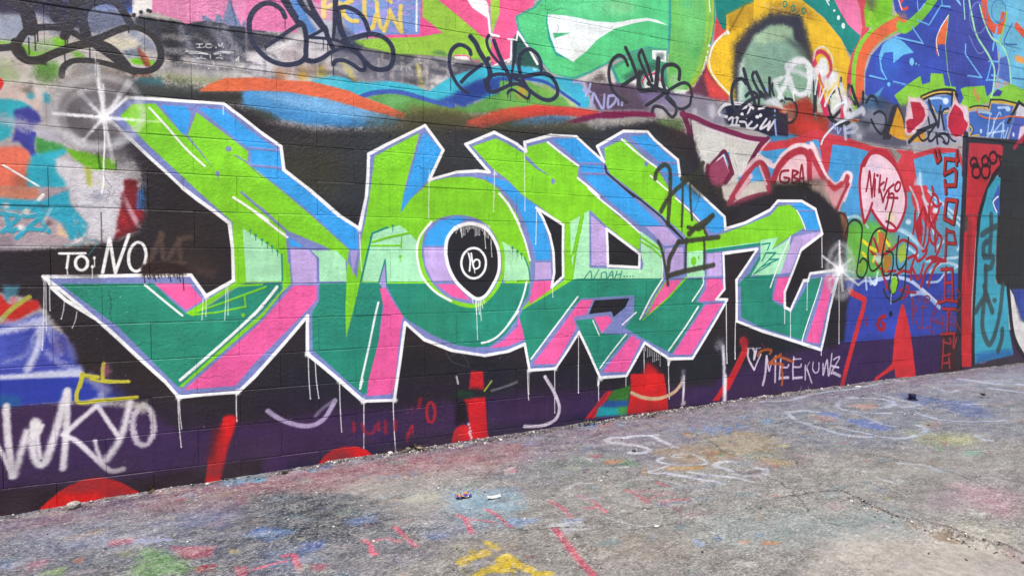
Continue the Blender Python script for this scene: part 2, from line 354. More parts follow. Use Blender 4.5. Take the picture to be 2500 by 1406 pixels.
P e07aa9 100 2.4 1 97,2788 171,15 98,-136 7,-72 -235,-21 -45,-3
P 5a8acc 100 11.4 1 329,2798 63,3 53,-121 55,-74 -72,-11 -61,80
P 5f646c 85 3.2 1 376,2782 31,13 31,-43 -8,-34
P 7f9bd8 100 0.9 1 609,2864 517,93 -6,-260 -260,-46 -154,-22 -58,59
C a79ade 75 3.4 1 25.7 25.7 641,2787 101,51 102,-17
C a79ade 75 3.6 1 26.7 26.7 844,2770 105,78 163,10
C a79ade 75 3.5 1 26.3 26.3 740,2702 121,71 178,47
C a79ade 75 3.5 1 26.2 26.2 715,2639 128,63 159,-1
C a79ade 75 3.6 1 26.7 26.7 914,2868 125,39
P 4a5a84 85 11.8 1 607,2689 82,-37 17,-27 -67,-14 -49,17
C f3d98a 100 2.5 2 28.2 28.2 535,2826 -9,-42 0,-67
C f3d98a 100 1.2 2 19.9 19.9 518,2749 57,43
C ecd06a 100 1.2 1 25.4 25.4 624,2809 16,-56 42,-35 42,3
C ecd06a 100 1.2 1 25.4 25.4 691,2837 -42,-32 -17,-62
C ecd06a 100 1.2 1 26 26 767,2876 0,-102 16,-73 34,-3 18,71
C ecd06a 100 1.2 1 26.2 26.2 844,2847 4,-68 21,-77
C ecd06a 100 1.2 1 26.5 26.5 887,2687 31,87 5,44
C ecd06a 100 1.2 1 26.7 26.7 923,2813 35,-59 35,-55
C ecd06a 100 1.2 1 26.8 26.8 994,2856 -5,-79 8,-77
C ecd06a 100 1.2 1 22.8 22.8 827,2869 61,20 44,-18
P ef5a94 100 0 1 1126,2957 18,4 -10,-143 131,-85 -52,-13 -93,-41 -260,-39 -162,-19 1,12 416,68
C f6f4f6 100 1.2 1 12.7 12.7 1097,2934 -3,-215
P 98c742 100 0.9 2 1135,2959 98,17 9,-42 133,-69 138,-87 60,-27 35,-40 15,-109 -71,-19 -40,9 -118,2 -182,-12 -265,-24 -233,18 -8,26 154,36 260,48 149,49 -135,79
P ef5a94 100 0 1 1125,2817 143,-84 -144,-35
P ee5f90 100 0 1 1233,2976 381,69 -16,-95 5,-175 -40,-35 -197,124 -115,67
P f4f2f4 100 0 1 1424,2993 149,-1 15,-25 3,-92 -118,54
P 9fc845 100 0 1 1603,3043 113,20 -41,-118 -62,-154
P ee6390 100 0 1 1724,3065 203,36 1,-323 -128,-5 -182,9 57,153
P ee5f90 100 0 1 1613,2763 160,1 -15,-134 -140,-66 -15,54
L f6f4f6 100 1.2 1 15.9 15.9 1588,2902 13,-127 199,-9
L f6f4f6 100 1.2 1 16.1 16.1 1773,2764 -15,-129
L efeef0 100 1.2 1 11.9 11.9 1760,2640 -147,-76
P 57804e 85 9.3 1 1184,2587 38,28 56,3 39,-30
P f0ecee 100 1 1 1345,2596 88,17 39,-31 -117,-7
C ef5a94 100 1.2 1 7.7 7.7 1345,2599 88,12 39,-29 50,7
C 6e7a44 70 2.7 1 6.4 6.4 714,2572 233,-20 275,27 330,-3
C 45454e 42 12.6 2.6 29.3 29.3 508,2387 91,6 93,-38
C d0c8c0 42 19.7 2.6 18.8 18.8 675,2399 65,-19 66,23
C b9b2b2 42 19.9 2.6 23.2 23.2 -1,2431 55,-19 56,6
C 6f6c78 42 22.3 2.6 13.8 13.8 -38,2426 76,1 77,-44
C 6f6c78 42 11.5 2.6 23.1 23.1 1442,2580 61,13 63,20
C 8a8490 42 18.7 2.6 8 8 418,2457 52,-5 52,-11
C b9b2b2 42 14.3 2.6 7.7 7.7 740,2347 24,-30 25,-9
C 45454e 42 14.6 2.6 14.3 14.3 -173,2445 66,16 65,-21
C d0c8c0 42 24.8 2.6 17.8 17.8 1134,2456 21,11 21,-57
C 2c2c34 42 19.4 2.6 20.5 20.5 -484,2354 45,9 45,-56
C 6f6c78 42 16.9 2.6 15.1 15.1 840,2440 86,-26 87,67
C b9b2b2 42 14.2 2.6 7.7 7.7 383,2465 94,-13 96,27
C 45454e 42 14.2 2.6 35.4 35.4 1360,2549 125,-7 128,31
C 6f6c78 42 21.9 2.6 24.4 24.4 829,2470 60,-14 61,20
C e2ded8 42 21.7 2.6 13.1 13.1 541,2417 95,19 97,14
C e2ded8 42 25.6 2.6 24.4 24.4 1104,2554 32,-12 33,13
C b9b2b2 42 11 2.6 32.8 32.8 933,2423 118,6 121,6
C 45454e 42 11.2 2.6 10.7 10.7 -366,2295 48,-6 49,30
C 8a8490 42 17 2.6 26.9 26.9 -325,2399 73,4 76,45
C d0c8c0 42 16.5 2.6 22.7 22.7 1216,2381 73,1 74,-28
C 2c2c34 42 12.6 2.6 11.4 11.4 67,2394 52,-4 53,-9
C d0c8c0 42 11.6 2.6 13.4 13.4 -224,2371 25,9 26,-23
C 8a8490 42 18.2 2.6 12.4 12.4 -469,2450 38,3 38,-22
C 6f6c78 42 11.8 2.6 25.4 25.4 361,2387 66,-12 68,15
C 6f6c78 42 15.3 2.6 35.4 35.4 1412,2507 34,-29 35,23
C 45454e 42 21.3 2.6 28 28 140,2319 72,-6 73,-4
C 8a8490 42 17.2 2.6 15.2 15.2 -384,2343 28,-14 28,-40
C b9b2b2 42 19.6 2.6 22.4 22.4 -36,2412 41,14 40,-33
C e2ded8 42 10.8 2.6 12.1 12.1 262,2426 25,-7 25,9
C 8a8490 42 10.5 2.6 11.7 11.7 -201,2414 84,0 87,17
C e2ded8 42 22.8 2.6 28.5 28.5 412,2320 98,8 101,1
C 45454e 42 22 2.6 19.2 19.2 430,2440 69,-12 71,87
C b9b2b2 42 11.9 2.6 21.1 21.1 -215,2276 48,22 49,1
C 8a8490 42 18.8 2.6 26.3 26.3 3,2312 40,-19 41,57
C 6f6c78 42 13.8 2.6 18.1 18.1 8,2490 93,5 94,-21
C d0c8c0 42 17.9 2.6 23.7 23.7 -313,2470 38,7 38,-8
C 2c2c34 42 24.8 2.6 30.1 30.1 1392,2444 111,3 113,-4
C e2ded8 42 18.2 2.6 17 17 1226,2574 96,-13 97,8
C 45454e 42 16.3 2.6 7.5 7.5 391,2444 39,-5 40,-12
C d0c8c0 42 13.7 2.6 24.5 24.5 1094,2551 66,3 67,-28
C 6f6c78 42 23.8 2.6 18.8 18.8 1370,2411 35,-20 36,-37
C d0c8c0 42 16.6 2.6 15.8 15.8 -28,2352 16,-25 15,-36
C d0c8c0 42 20.9 2.6 10.6 10.6 30,2311 91,10 93,15
C 45454e 42 19.3 2.6 10.5 10.5 553,2436 99,11 101,22
C 6f6c78 42 10.9 2.6 22.9 22.9 -193,2413 70,-10 72,17
C 2c2c34 42 19.2 2.6 7.3 7.3 -48,2340 83,-2 85,0
C d0c8c0 42 21.6 2.6 24.7 24.7 467,2438 74,12 75,16
C e2ded8 42 24.7 2.6 23.3 23.3 1235,2435 79,3 80,-8
C d0c8c0 42 16.3 2.6 16.2 16.2 1175,2356 115,10 118,25
C 2c2c34 42 12.5 2.6 23.3 23.3 1065,2390 72,3 74,5
C 45454e 42 15.5 2.6 12.3 12.3 471,2339 39,-6 40,4
C e2ded8 42 12.3 2.6 19 19 290,2501 67,1 68,-23
C b9b2b2 42 10.9 2.6 21.6 21.6 88,2360 32,-7 31,-74
C 45454e 42 15.5 2.6 8.1 8.1 460,2515 101,18 104,25
C 2c2c34 42 10.2 2.6 14.1 14.1 -81,2414 85,2 86,-7
C b9b2b2 42 24.7 2.6 22.2 22.2 781,2478 44,1 44,39
C 8a8490 42 21.5 2.6 19.9 19.9 1412,2494 106,9 110,-4
C d0c8c0 42 24.9 2.6 9.5 9.5 1115,2444 64,-10 65,-15
C 6f6c78 42 23.4 2.6 16.5 16.5 1161,2493 60,3 60,1
C 2c2c34 42 14.8 2.6 22.6 22.6 1235,2395 117,16 119,5
C 8a8490 42 14.4 2.6 21.8 21.8 746,2529 39,-15 40,-25
C e2ded8 42 23.4 2.6 33.4 33.4 904,2489 100,-8 103,57
C 8a8490 42 23.6 2.6 18.3 18.3 662,2320 93,9 96,-16
C e2ded8 42 12.6 2.6 23.2 23.2 -496,2463 45,-24 47,44
C 6f6c78 42 20.7 2.6 26.7 26.7 694,2504 73,-20 75,18
C d0c8c0 42 13.6 2.6 20 20 1197,2512 79,-8 81,10
C 6f6c78 42 24.3 2.6 11.3 11.3 936,2381 45,-31 46,24
C b9b2b2 42 20.2 2.6 9 9 331,2514 84,23 87,3
C d0c8c0 42 20.2 2.6 18.9 18.9 -352,2405 69,-6 70,5
C d0c8c0 42 19.5 2.6 24.3 24.3 -506,2337 24,-16 24,26
C b9b2b2 42 21.1 2.6 16 16 -230,2469 73,25 74,-30
C 2c2c34 42 19.9 2.6 27.5 27.5 963,2428 106,-22 109,38
C 45454e 42 12.7 2.6 17.4 17.4 744,2335 54,-26 54,29
C d0c8c0 42 14.8 2.6 7.5 7.5 458,2453 105,20 107,-31
C e2ded8 42 20.2 2.6 14.3 14.3 -70,2313 44,-13 46,15
C e2ded8 42 17.1 2.6 11.2 11.2 1311,2559 28,-2 29,11
C d0c8c0 42 19.4 2.6 14.2 14.2 -330,2313 43,-3 44,1
C e2ded8 42 27.8 2.6 19.3 19.3 1445,2363 36,-4 36,38
C 2c2c34 42 21 2.6 15.3 15.3 -257,2322 87,10 89,-6
C 8a8490 42 9.3 2.6 20.7 20.7 90,2332 93,14 95,-18
C 45454e 42 18.6 2.6 20.1 20.1 -429,2394 49,-9 51,12
C 2c2c34 42 9.9 2.6 16.5 16.5 189,2448 39,5 40,-30
C 8a8490 42 21.4 2.6 9.2 9.2 -118,2329 23,-34 23,-9
C d0c8c0 42 14.8 2.6 23.6 23.6 333,2321 65,-20 67,42
C 45454e 42 15.9 2.6 22.1 22.1 627,2355 83,5 85,-24
C e2ded8 42 18.5 2.6 24 24 1237,2389 38,-24 39,26
C e2ded8 42 17.9 2.6 19.2 19.2 1354,2430 112,-25 115,-3
C e2ded8 42 24 2.6 17.1 17.1 1033,2465 103,-5 105,-11
C d0c8c0 42 12 2.6 21.7 21.7 -27,2299 28,-17 29,9
C 8a8490 42 22.9 2.6 32.9 32.9 1148,2366 117,6 119,0
C c9b9b0 40 12.9 2.6 11.2 11.2 875,2550 2,-181
C c9b9b0 40 11.7 2.6 23.3 23.3 277,2472 13,-109
C 5a5660 40 13.3 2.6 25.3 25.3 1083,2494 -3,-103
C e6e2de 40 11.8 2.6 16.6 16.6 358,2450 -17,-111
C e6e2de 40 11.9 2.6 11.8 11.8 419,2466 -2,-63
C 5a5660 40 13.5 2.6 25 25 1171,2507 1,-139
C c9b9b0 40 12.2 2.6 10.9 10.9 564,2483 3,-64
C 5a5660 40 12.7 2.6 8.6 8.6 777,2509 14,-147
C 5a5660 40 13.4 2.6 21.3 21.3 1155,2548 -2,-138
C e6e2de 40 13.8 2.6 10.3 10.3 1304,2583 -6,-186
C c9b9b0 40 13.4 2.6 14.1 14.1 1116,2564 -11,-168
C e6e2de 40 12.8 2.6 18.7 18.7 852,2508 6,-154
C e6e2de 40 13.8 2.6 17.8 17.8 1320,2553 -2,-142
C 5a5660 40 11.8 2.6 12.1 12.1 360,2477 7,-63
C 5a5660 40 13.4 2.6 17.5 17.5 1148,2557 -13,-99
C c9b9b0 40 12.4 2.6 15.9 15.9 659,2487 -10,-77
C c9b9b0 40 13 2.6 20.2 20.2 936,2549 2,-146
C c9b9b0 40 12.1 2.6 9.3 9.3 481,2469 4,-118
C c9b9b0 40 13.4 2.6 20.6 20.6 1146,2559 6,-114
C c9b9b0 40 13.4 2.6 21.2 21.2 1154,2538 -2,-81
C 5a5660 40 11.3 2.6 15.9 15.9 98,2429 -2,-74
C c9b9b0 40 13.1 2.6 11.7 11.7 1001,2540 -2,-154
C e6e2de 40 13.5 2.6 13.1 13.1 1174,2542 -15,-141
C 5a5660 40 12.7 2.6 17.8 17.8 775,2483 -5,-102
C 5a5660 40 12.1 2.6 9.8 9.8 502,2462 -3,-47
C 5a5660 40 11.5 2.6 14.5 14.5 193,2485 0,-137
# cyan, blue, green and orange ribbons
P 3fb4cb 100 3.6 1 393,2304 178,68 82,-3 50,-19 138,27 105,5 117,-5 111,-27 142,107 156,70 100,33 61,6 188,25 0,-209 -582,-92 -204,35 -134,-2 -130,-50 -127,11
P 5cc0d2 80 16.6 1 636,2342 -10,-16 -27,-15 -40,-11 -43,-5 -39,2 -27,8 -9,13 10,16 26,15 39,11 44,5 39,-1 28,-8
P 8a8086 70 8.7 1 755,2374 103,21 26,-14 -113,-31
P 5e9a4c 100 7.5 1 771,2265 130,45 180,-6 139,-25 173,-4 99,33 329,179 0,-200 -259,-36 -527,-71 -90,34
P 6fb06a 70 26.7 1 1053,2279 -11,-21 -30,-18 -43,-13 -48,-5 -42,4 -29,12 -10,17 10,20 29,18 43,13 47,6 44,-4 30,-11
P 6d7040 100 33.8 1 1035,2241 280,21 156,-39 142,14 -221,-141 -173,3 -203,61
C 3f5cae 100 4.5 1 28.8 28.8 737,2265 103,40 150,17 211,-34 134,-15
P 2f4c98 100 11.7 1 1220,2297 115,49 177,121 142,37 167,11 0,-76 -229,-64 -180,-103
P 28367c 70 28.9 1 1582,2411 -11,-17 -31,-17 -44,-12 -48,-5 -44,2 -29,9 -11,15 11,17 29,16 44,12 48,6 44,-2 31,-9
P 42b0ce 100 3.2 1 1671,2581 189,25 130,-12 66,-35 147,2 104,-25 70,-92 1,-75 -106,-1 -182,122 -230,21 -189,4
P 8fd6e6 100 0 1 1913,2621 -1,-6 -4,-5 -5,-3 -7,-1 -5,2 -4,4 -2,5 2,5 4,5 5,3 7,1 5,-1 4,-4
P 8fd6e6 100 0 1 1962,2600 -2,-8 -6,-8 -9,-5 -9,-1 -9,3 -6,6 -2,8 2,8 6,8 9,4 9,2 9,-3 6,-6
P 69a54e 100 6.2 1 1671,2478 221,22 164,-43 205,-65 0,-30 -590,-72
P 7fb04a 70 31.5 1 2146,2477 -9,-18 -25,-16 -36,-12 -39,-4 -36,3 -24,11 -9,16 9,17 24,17 35,11 40,5 36,-3 25,-11
P c99a3a 80 20.4 1 1881,2427 -4,-21 -12,-18 -17,-11 -19,-2 -17,7 -12,15 -4,20 4,21 12,18 17,12 19,2 17,-7 12,-16
P c2c08e 80 12.9 1 2146,2477 115,-65 46,-45 -92,0
C 3456a8 100 5.3 1 23.1 23.1 1838,2517 152,0 100,-32 206,-100
P e1653f 100 4.8 1 4,2218 173,81 272,24 215,-28 124,-44 232,-59 -13,-37 -220,28 -244,49 -233,14 -221,-18 -210,-25
P de6c42 100 4.6 1 -152,2196 57,49 85,42 206,29 -1,-74 -184,-25
P 4a90c8 100 13.2 1.5 74,2228 59,7 228,10 159,-25 165,-33 171,-38 124,-1 -124,-47 -172,-16 -246,-6 -156,9 -210,51
P e06a48 100 1.7 1 75,2297 59,8 151,9 236,-11 216,-34 173,-41 120,-53 -77,-16 -140,24 -211,50 -162,28 -156,-6 -210,-27
P 6aa2d6 60 23.7 1 377,2237 -14,-16 -39,-16 -56,-12 -61,-7 -54,0 -37,7 -13,13 13,15 37,15 55,13 61,7 55,0 39,-7
C 3f86c0 60 24.9 2 49.9 49.9 244,2109 275,-22 320,30
P 343a32 90 15.6 1 72,2139 172,-14 38,-45 -211,-52
P 4f4c33 100 38.2 1 998,2159 222,66 251,-2 458,36 0,-154 -517,-34 -432,24
P 4d95cd 100 19.4 2.4 89,2218 267,22 332,-32 319,-48 -66,-63 -205,-14 -290,-12 -205,33 -131,61
P 7fb6e2 85 19.5 1.8 133,2223 315,13 340,-42 153,-36 -154,-25 -293,15 -230,34
P 3d86c4 80 12.1 2.6 241,2132 253,-23 293,4 -26,-33 -268,-10 -207,19
P e06a48 100 3.6 1 4,2218 173,81 272,24 215,-28 124,-44 232,-59 -13,-32 -220,28 -244,48 -233,13 -221,-17 -210,-29
# red, maroon and purple bands right of centre
P d2463c 100 6.2 1 1428,2182 305,115 213,51 280,12 223,-4 25,-17 -72,-33 -345,-24 -324,-68 -205,-78
P c9503a 100 13.8 1.6 1392,2124 99,83 163,72 167,41 0,-90 -126,6 -133,-41
P 4f80b4 100 14.5 1.6 1743,2198 149,53 165,33 204,10 -114,-57 -308,-58 -85,-13
P 4b4932 100 31.9 1 1428,2118 629,96 298,47 71,-53 474,21 53,-38 -1220,-159 -305,31
P bcb7ae 100 18.3 1.8 2331,2254 167,41 272,42 142,-7 -64,-74 -178,-11 -147,-34
P 37363d 100 23.7 1 2523,2237 455,84 54,-81 219,-133 -40,-155 -310,235 -378,-22
P 7c2049 100 5.7 1 2170,2244 138,58 214,59 248,29 194,12 13,-41 -207,-13 -175,-33 -145,-12 -165,-53
P 5d7a4a 100 29.2 1.8 2951,2339 269,37 29,-116 -191,-17
P 79a858 70 16.8 2 3111,2323 -8,-13 -22,-12 -32,-8 -36,-4 -31,3 -22,7 -8,12 7,12 22,12 32,8 35,4 33,-2 22,-8
P b03038 100 24.8 1.8 3153,2262 109,21 87,-213 -98,4
P 372c2a 100 29.8 1 3072,2190 234,-35 59,-205 88,-184 -142,-6 -196,251
P 5a4a60 100 9.3 1 2353,2557 95,26 158,0 239,-13 497,-7 129,-51 -141,-70 -353,-31 -207,-16 -321,-33 -60,84
P 7e72a0 90 36.3 1 2794,2543 369,11 193,0 -110,-99 -348,-36
P 8d8796 80 24 1 3177,2469 -16,-20 -45,-20 -64,-15 -71,-7 -63,2 -43,10 -16,16 15,20 43,20 63,15 71,7 65,-1 45,-10
P 9c90c8 70 24.6 1 3329,2518 -13,-15 -34,-15 -50,-12 -55,-6 -49,1 -34,8 -12,12 12,15 34,15 49,12 54,6 50,-1 35,-7
P cfcac8 100 5.6 1.6 2272,2557 176,97 108,50 50,-132 -158,-19
P 5f575a 100 22.2 1.6 2353,2552 95,62 48,26 49,-65
C a7a6d4 100 1.2 2 19.6 19.6 2249,2539 81,0 24,-87
C a7a6d4 100 1.2 2 19.8 19.8 2354,2452 23,53 12,41
C a7a6d4 100 1.2 2 19.7 19.7 2330,2489 59,-3
C a7a6d4 100 1.2 2 20 20 2401,2387 12,92 36,-47 48,-55 12,102
C a7a6d4 100 1.2 2 20.3 20.3 2545,2473 -5,-82 55,37 12,52 -62,-7
C a7a6d4 100 1.2 2 20.5 20.5 2632,2422 -7,50
C a7a6d4 100 1.2 2 20.6 20.6 2663,2420 3,21
# green giant shape
P ef5f92 100 0 1 1671,3074 351,64 -226,-201 10,-116 -52,-55 -83,-8
P 2f5a52 100 6.1 1 1812,2831 37,-65 185,-185 -44,13 -87,8 -107,-5 -32,24 -10,131
L f4f2f2 100 1.2 1 12.1 12.1 1733,2763 63,4
L f4f2f2 100 1.2 1 14.1 14.1 1759,2762 -5,-133 -21,-21
L f2f2f2 100 1.2 1 18.4 18.4 1806,2821 64,-71 87,-122
L f2f2f2 100 1.2 1 12.1 12.1 1806,2821 -10,-54
P 46a595 100 0 1 1785,2926 139,89 108,125 1074,195 -3,-298 -25,-157 -184,-11 -128,-49 -222,-108 -191,-110 -105,-45 -80,6 -112,20 -88,85 -98,91 -69,85
P 58c983 100 1.1 1 1806,2925 139,84 110,135 1031,187 -8,-446 -178,1 -134,-51 -222,-108 -191,-105 -116,-50 -159,5 -88,85 -98,91 -70,89
P a7e0a8 80 56.9 1 2789,3164 -15,-21 -42,-21 -60,-18 -66,-11 -59,-2 -40,7 -14,15 14,20 40,21 59,18 65,11 60,3 42,-7
P 76d898 60 54.7 1 2590,3119 -24,-30 -67,-32 -96,-28 -104,-17 -92,-4 -63,10 -22,22 22,29 63,31 92,27 104,19 95,5 67,-9
P 2f9c90 100 0 1 2036,3025 19,-190 51,-99 165,-67 -23,18 -148,19 -56,99 -22,121
P e9f0ee 100 0 1 2038,2982 152,15 232,-1 168,17 174,52 115,29 91,1 112,-24 -190,4 -128,-39 -173,-68 -145,-98 -94,-99 -104,-84 12,-13 -154,57 -51,104 -22,93
P 52b884 100 0 1 2075,2858 149,25 -135,-60
P 6fbf62 100 1.2 1 3106,3335 423,76 17,-194 -33,-182 -47,-193 -111,-201 -124,-69 -150,15 10,279 12,193
P 74cd78 80 62.2 1 3207,3353 222,40 5,-337 -138,-205 -84,118
P 5cb560 70 15 1 3408,2921 -6,-24 -15,-21 -22,-14 -25,-3 -23,7 -16,17 -5,22 5,25 15,21 22,13 25,4 23,-7 16,-17
P 5cc07e 70 12.4 1 3318,3276 -5,-15 -15,-14 -22,-10 -25,-4 -22,3 -15,8 -6,13 6,15 15,14 22,10 24,4 22,-2 16,-9
C 2f9c90 100 1.2 1 12.1 12.1 3099,3333 1,-275 -11,-193
C 9cc84c 80 17.6 1 37.8 37.8 3465,3356 4,-240 -47,-247 -123,-234
C a6c23e 100 5.1 1 30.3 30.3 3522,3410 -1,-263 -56,-251 -69,-162 -110,-123
C 2f9c90 100 1.2 1 11.5 11.5 3536,3413 4,-241 -41,-194
C f2f4ec 100 1.2 1 10.2 10.2 3482,3359 13,-118
C f0f2ee 100 1.2 1 32.5 32.5 3465,2853 -54,-139 -111,-117 -138,-16
P a3cf9c 80 17.1 2 3094,2674 107,57 43,-125 -95,-32
P 4aa37e 100 3.5 1 2766,2820 154,58 158,18 -5,-139 8,-170 -249,13 -214,-16 -50,106
P 58c983 100 3.4 1 2581,2671 148,92 39,-171 -138,-6
C 2f9c90 100 4.5 1 22.7 22.7 2568,2690 62,-104
P 3f7262 85 16.5 1 2643,2618 200,119 130,49 81,-117 41,-91 -250,13
P f2f2f2 100 0 1 2933,2862 134,16 -1,-90 -130,8
P 7e8d88 100 9.6 1 2972,2844 73,15 0,-53 -72,-5
P d7ded8 100 4.8 1 2844,2643 130,80 33,-17 34,-81 67,-51 -237,-17
L d83b6e 100 1.2 1 14.2 14.2 2845,2612 25,50 117,39 20,-59
P d9d6d8 100 3.5 1 2693,2593 100,44 26,-49
# teal corner, yellow disc and pale figure
P 20857c 100 0 1 3517,3409 663,121 -187,-125 -330,-163 16,-109 -59,-9 -59,90 -17,134
P e15452 100 0 1 3553,3218 75,-90 66,7 -159,-118
P 6a3c50 100 10.2 1 3341,2640 97,143 27,70 45,-105 163,-114 31,-69 -263,-1 -196,5
P d84a48 100 15.4 1 3466,2820 44,-94 193,-111 -7,-48 -198,3 -59,147
P edbf2c 100 1.3 1 3663,3247 330,169 187,114 498,90 11,-432 -926,-611 -60,27 -119,76 -89,88 -32,51 51,161 151,140
P c39a2a 100 18.8 1.8 3663,3247 345,183 173,31 3,-139 -401,-156 -59,-43
C 8f6f22 60 8 2 18.6 18.6 3870,3383 -15,-20
C 8f6f22 60 8 2 18.6 18.6 3857,3363 -15,-21
C 8f6f22 60 8 2 18.6 18.6 3843,3343 -14,-21
C 8f6f22 60 8 2 18.6 18.6 3830,3322 -15,-20
C 8f6f22 60 7.9 2 18.5 18.5 3817,3302 -15,-20
C 8f6f22 60 7.9 2 18.5 18.5 3804,3282 -15,-21
C 8f6f22 60 7.9 2 18.5 18.5 3790,3262 -14,-21
C 8f6f22 60 7.9 2 18.4 18.4 3777,3242 -14,-21
C 8f6f22 60 7.9 2 18.4 18.4 3764,3221 -14,-20
C 8f6f22 60 7.9 2 18.4 18.4 3751,3201 -15,-20
C 8f6f22 60 7.9 2 18.3 18.3 3738,3181 -15,-20
C 8f6f22 60 7.9 2 18.3 18.3 3725,3161 -15,-20
C 8f6f22 60 7.8 2 18.3 18.3 3712,3141 -15,-20
C 8f6f22 60 7.8 2 18.3 18.3 3699,3122 -15,-21
C f4f0de 100 1.2 1 16.8 16.8 3679,3122 -130,-114 -55,-129 16,-98 88,-88 120,-76
P f2f6ee 100 0 1 3504,2979 -2,-6 -4,-6 -5,-4 -7,0 -5,1 -4,5 -2,6 1,6 4,6 6,3 6,1 6,-2 4,-4
P f2f6ee 100 0 1 3487,2927 -1,-5 -3,-4 -4,-3 -6,-1 -4,2 -3,3 -2,5 1,5 4,4 4,3 5,1 5,-2 3,-3
P f2f6ee 100 0 1 3472,2884 -1,-4 -2,-4 -4,-2 -5,-1 -4,1 -3,3 -1,5 1,4 3,4 4,2 4,1 4,-1 3,-3
P f2f6ee 100 0 1 3667,3098 -2,-6 -3,-5 -6,-4 -5,-1 -6,2 -4,4 -1,5 1,6 4,5 5,4 6,1 5,-2 4,-4
P f2f6ee 100 0 1 3702,3111 -2,-7 -4,-7 -7,-4 -7,-1 -6,2 -5,5 -2,7 2,7 4,6 7,4 7,1 7,-2 4,-5
P ecbe2e 100 1.5 1 3955,3489 513,93 53,-85 261,-88 219,-149 134,-168 -27,-216 -19,-128 -395,4 -724,-72
P b88d2a 100 28.5 2 4144,3431 360,63 208,-97 -120,-43 -69,48 -377,-74
C e2c888 80 1.2 1 5.5 5.5 4050,3403 95,-29 65,-13
C e2c888 80 1.2 1 5.5 5.5 4050,3415 143,-22 97,17
C 2b8a6c 100 1.2 1 12.6 12.6 4330,3449 -1,-6 -2,-7 -4,-5 -5,-5 -6,-3 -6,-1 -6,1 -5,3 -4,4 -2,6 -1,6 0,7 3,6 3,6 5,4 6,3 6,1 6,0 5,-3 4,-4 3,-6 1,-7
C 2b8a6c 100 1.2 1 12.8 12.8 4430,3431 -1,-6 -2,-7 -4,-6 -5,-4 -6,-3 -6,-1 -6,1 -6,3 -4,4 -2,6 -1,6 0,7 3,6 4,6 5,4 6,3 6,1 6,0 5,-3 4,-5 3,-5 1,-7
C 2b8a6c 100 1.2 1 13 13 4558,3432 -1,-7 -2,-7 -4,-5 -6,-5 -6,-3 -6,-1 -6,1 -5,3 -4,4 -3,6 -1,6 1,7 2,7 4,6 5,4 6,3 6,1 6,-1 6,-3 4,-4 3,-6 1,-6
P 3b3a44 100 36.8 1.4 3743,3023 174,185 227,138 359,60 89,-188 71,-202 100,-308 -2,-126 -988,-58 -34,202
P 86a993 100 16.4 1 3841,2938 114,176 191,124 151,31 111,-17 17,-77 120,-87 120,-143 43,-308 -84,-69 -820,-1 0,200
P c7d6cc 80 19.5 1 3803,2866 65,75 -7,-367 -62,-7
P a7bf98 80 20.3 1 3955,3114 191,124 151,31 111,-17 -46,-104 -351,-86
P 4a5152 80 25.2 1 4265,3182 269,-43 131,-194 -178,117
P a3382a 100 28.8 1 4067,2552 241,38 300,116 126,-145 178,-19 -32,-139 -482,-102 -167,80 63,89
P d69a80 100 17 2 4309,2566 132,14 -14,-97 -83,-32
P c23a34 100 43.8 1 4789,2469 -17,-34 -48,-30 -69,-20 -77,-7 -69,8 -47,21 -17,30 16,32 46,30 68,20 76,8 70,-7 50,-21
P 7a3a2a 80 35.7 1 4876,2539 -10,-17 -29,-16 -43,-11 -47,-5 -42,3 -29,10 -11,15 10,17 28,15 42,12 47,4 43,-2 30,-10
# teal, pink, red and orange bands, upper right
P 23897e 100 0 1 4485,3585 397,72 37,-66 207,-200 142,-53 -26,-80 -104,-131 -137,139 -219,149 -262,94
P e879a6 100 1.5 1 4855,3653 327,59 70,-163 24,-147 -17,-76 -152,68 -113,99
C e9f3ec 100 1.2 1 11.9 11.9 4848,3566 -35,0 36,-36
P e9f3ec 100 0 1 4929,3494 -1,-5 -4,-5 -6,-3 -6,-1 -6,1 -4,4 -1,5 1,5 4,5 5,3 7,2 5,-2 5,-3
P e9f3ec 100 0 1 4992,3443 -2,-9 -5,-9 -8,-6 -9,-1 -8,3 -5,7 -3,9 2,10 5,8 8,6 9,1 8,-2 6,-7
P e9f3ec 100 0 1 5060,3384 -2,-12 -7,-11 -9,-7 -11,-1 -9,4 -7,8 -3,11 2,12 7,11 9,7 10,1 10,-3 7,-9
P d64c5c 100 1.6 1 5172,3710 323,59 -89,-245 -34,-132 -129,-159 -88,-188 29,-362 -84,16 -5,225 57,221 108,154 25,104 -33,171
P 77c02a 100 3.2 1 5351,3743 362,65 -16,-119 3,-103 -252,-151 -115,-24 -24,148
P 5f5a50 85 47.7 1 5285,3731 210,38 -52,-200 -77,12
P 8cc83a 100 0 1 5433,3539 -4,-18 -11,-15 -17,-11 -19,-3 -17,5 -12,12 -5,16 4,17 11,16 17,10 19,3 17,-4 12,-12
P 8cc83a 100 0 1 5394,3471 -2,-10 -7,-9 -9,-6 -11,-2 -11,3 -7,7 -2,9 2,11 6,9 10,6 11,2 10,-3 8,-7
P 8cc83a 100 0 1 5469,3515 -2,-7 -5,-6 -6,-4 -8,-2 -7,2 -5,5 -2,7 1,7 5,6 7,5 8,1 7,-2 5,-5
P 8cc83a 100 0 1 5420,3450 -1,-6 -4,-6 -6,-4 -7,-1 -7,2 -4,4 -2,6 2,7 4,5 6,4 7,1 6,-2 4,-4
C 84c83e 100 1.2 1 160.3 160.3 5926,3597 -162,-79 -217,-105 -209,-166 -90,-165 -13,-191 25,-200
C df6a42 100 1.6 1 115.7 115.7 5926,3584 -162,-72 -207,-111 -181,-149 -94,-165 -15,-192 23,-201
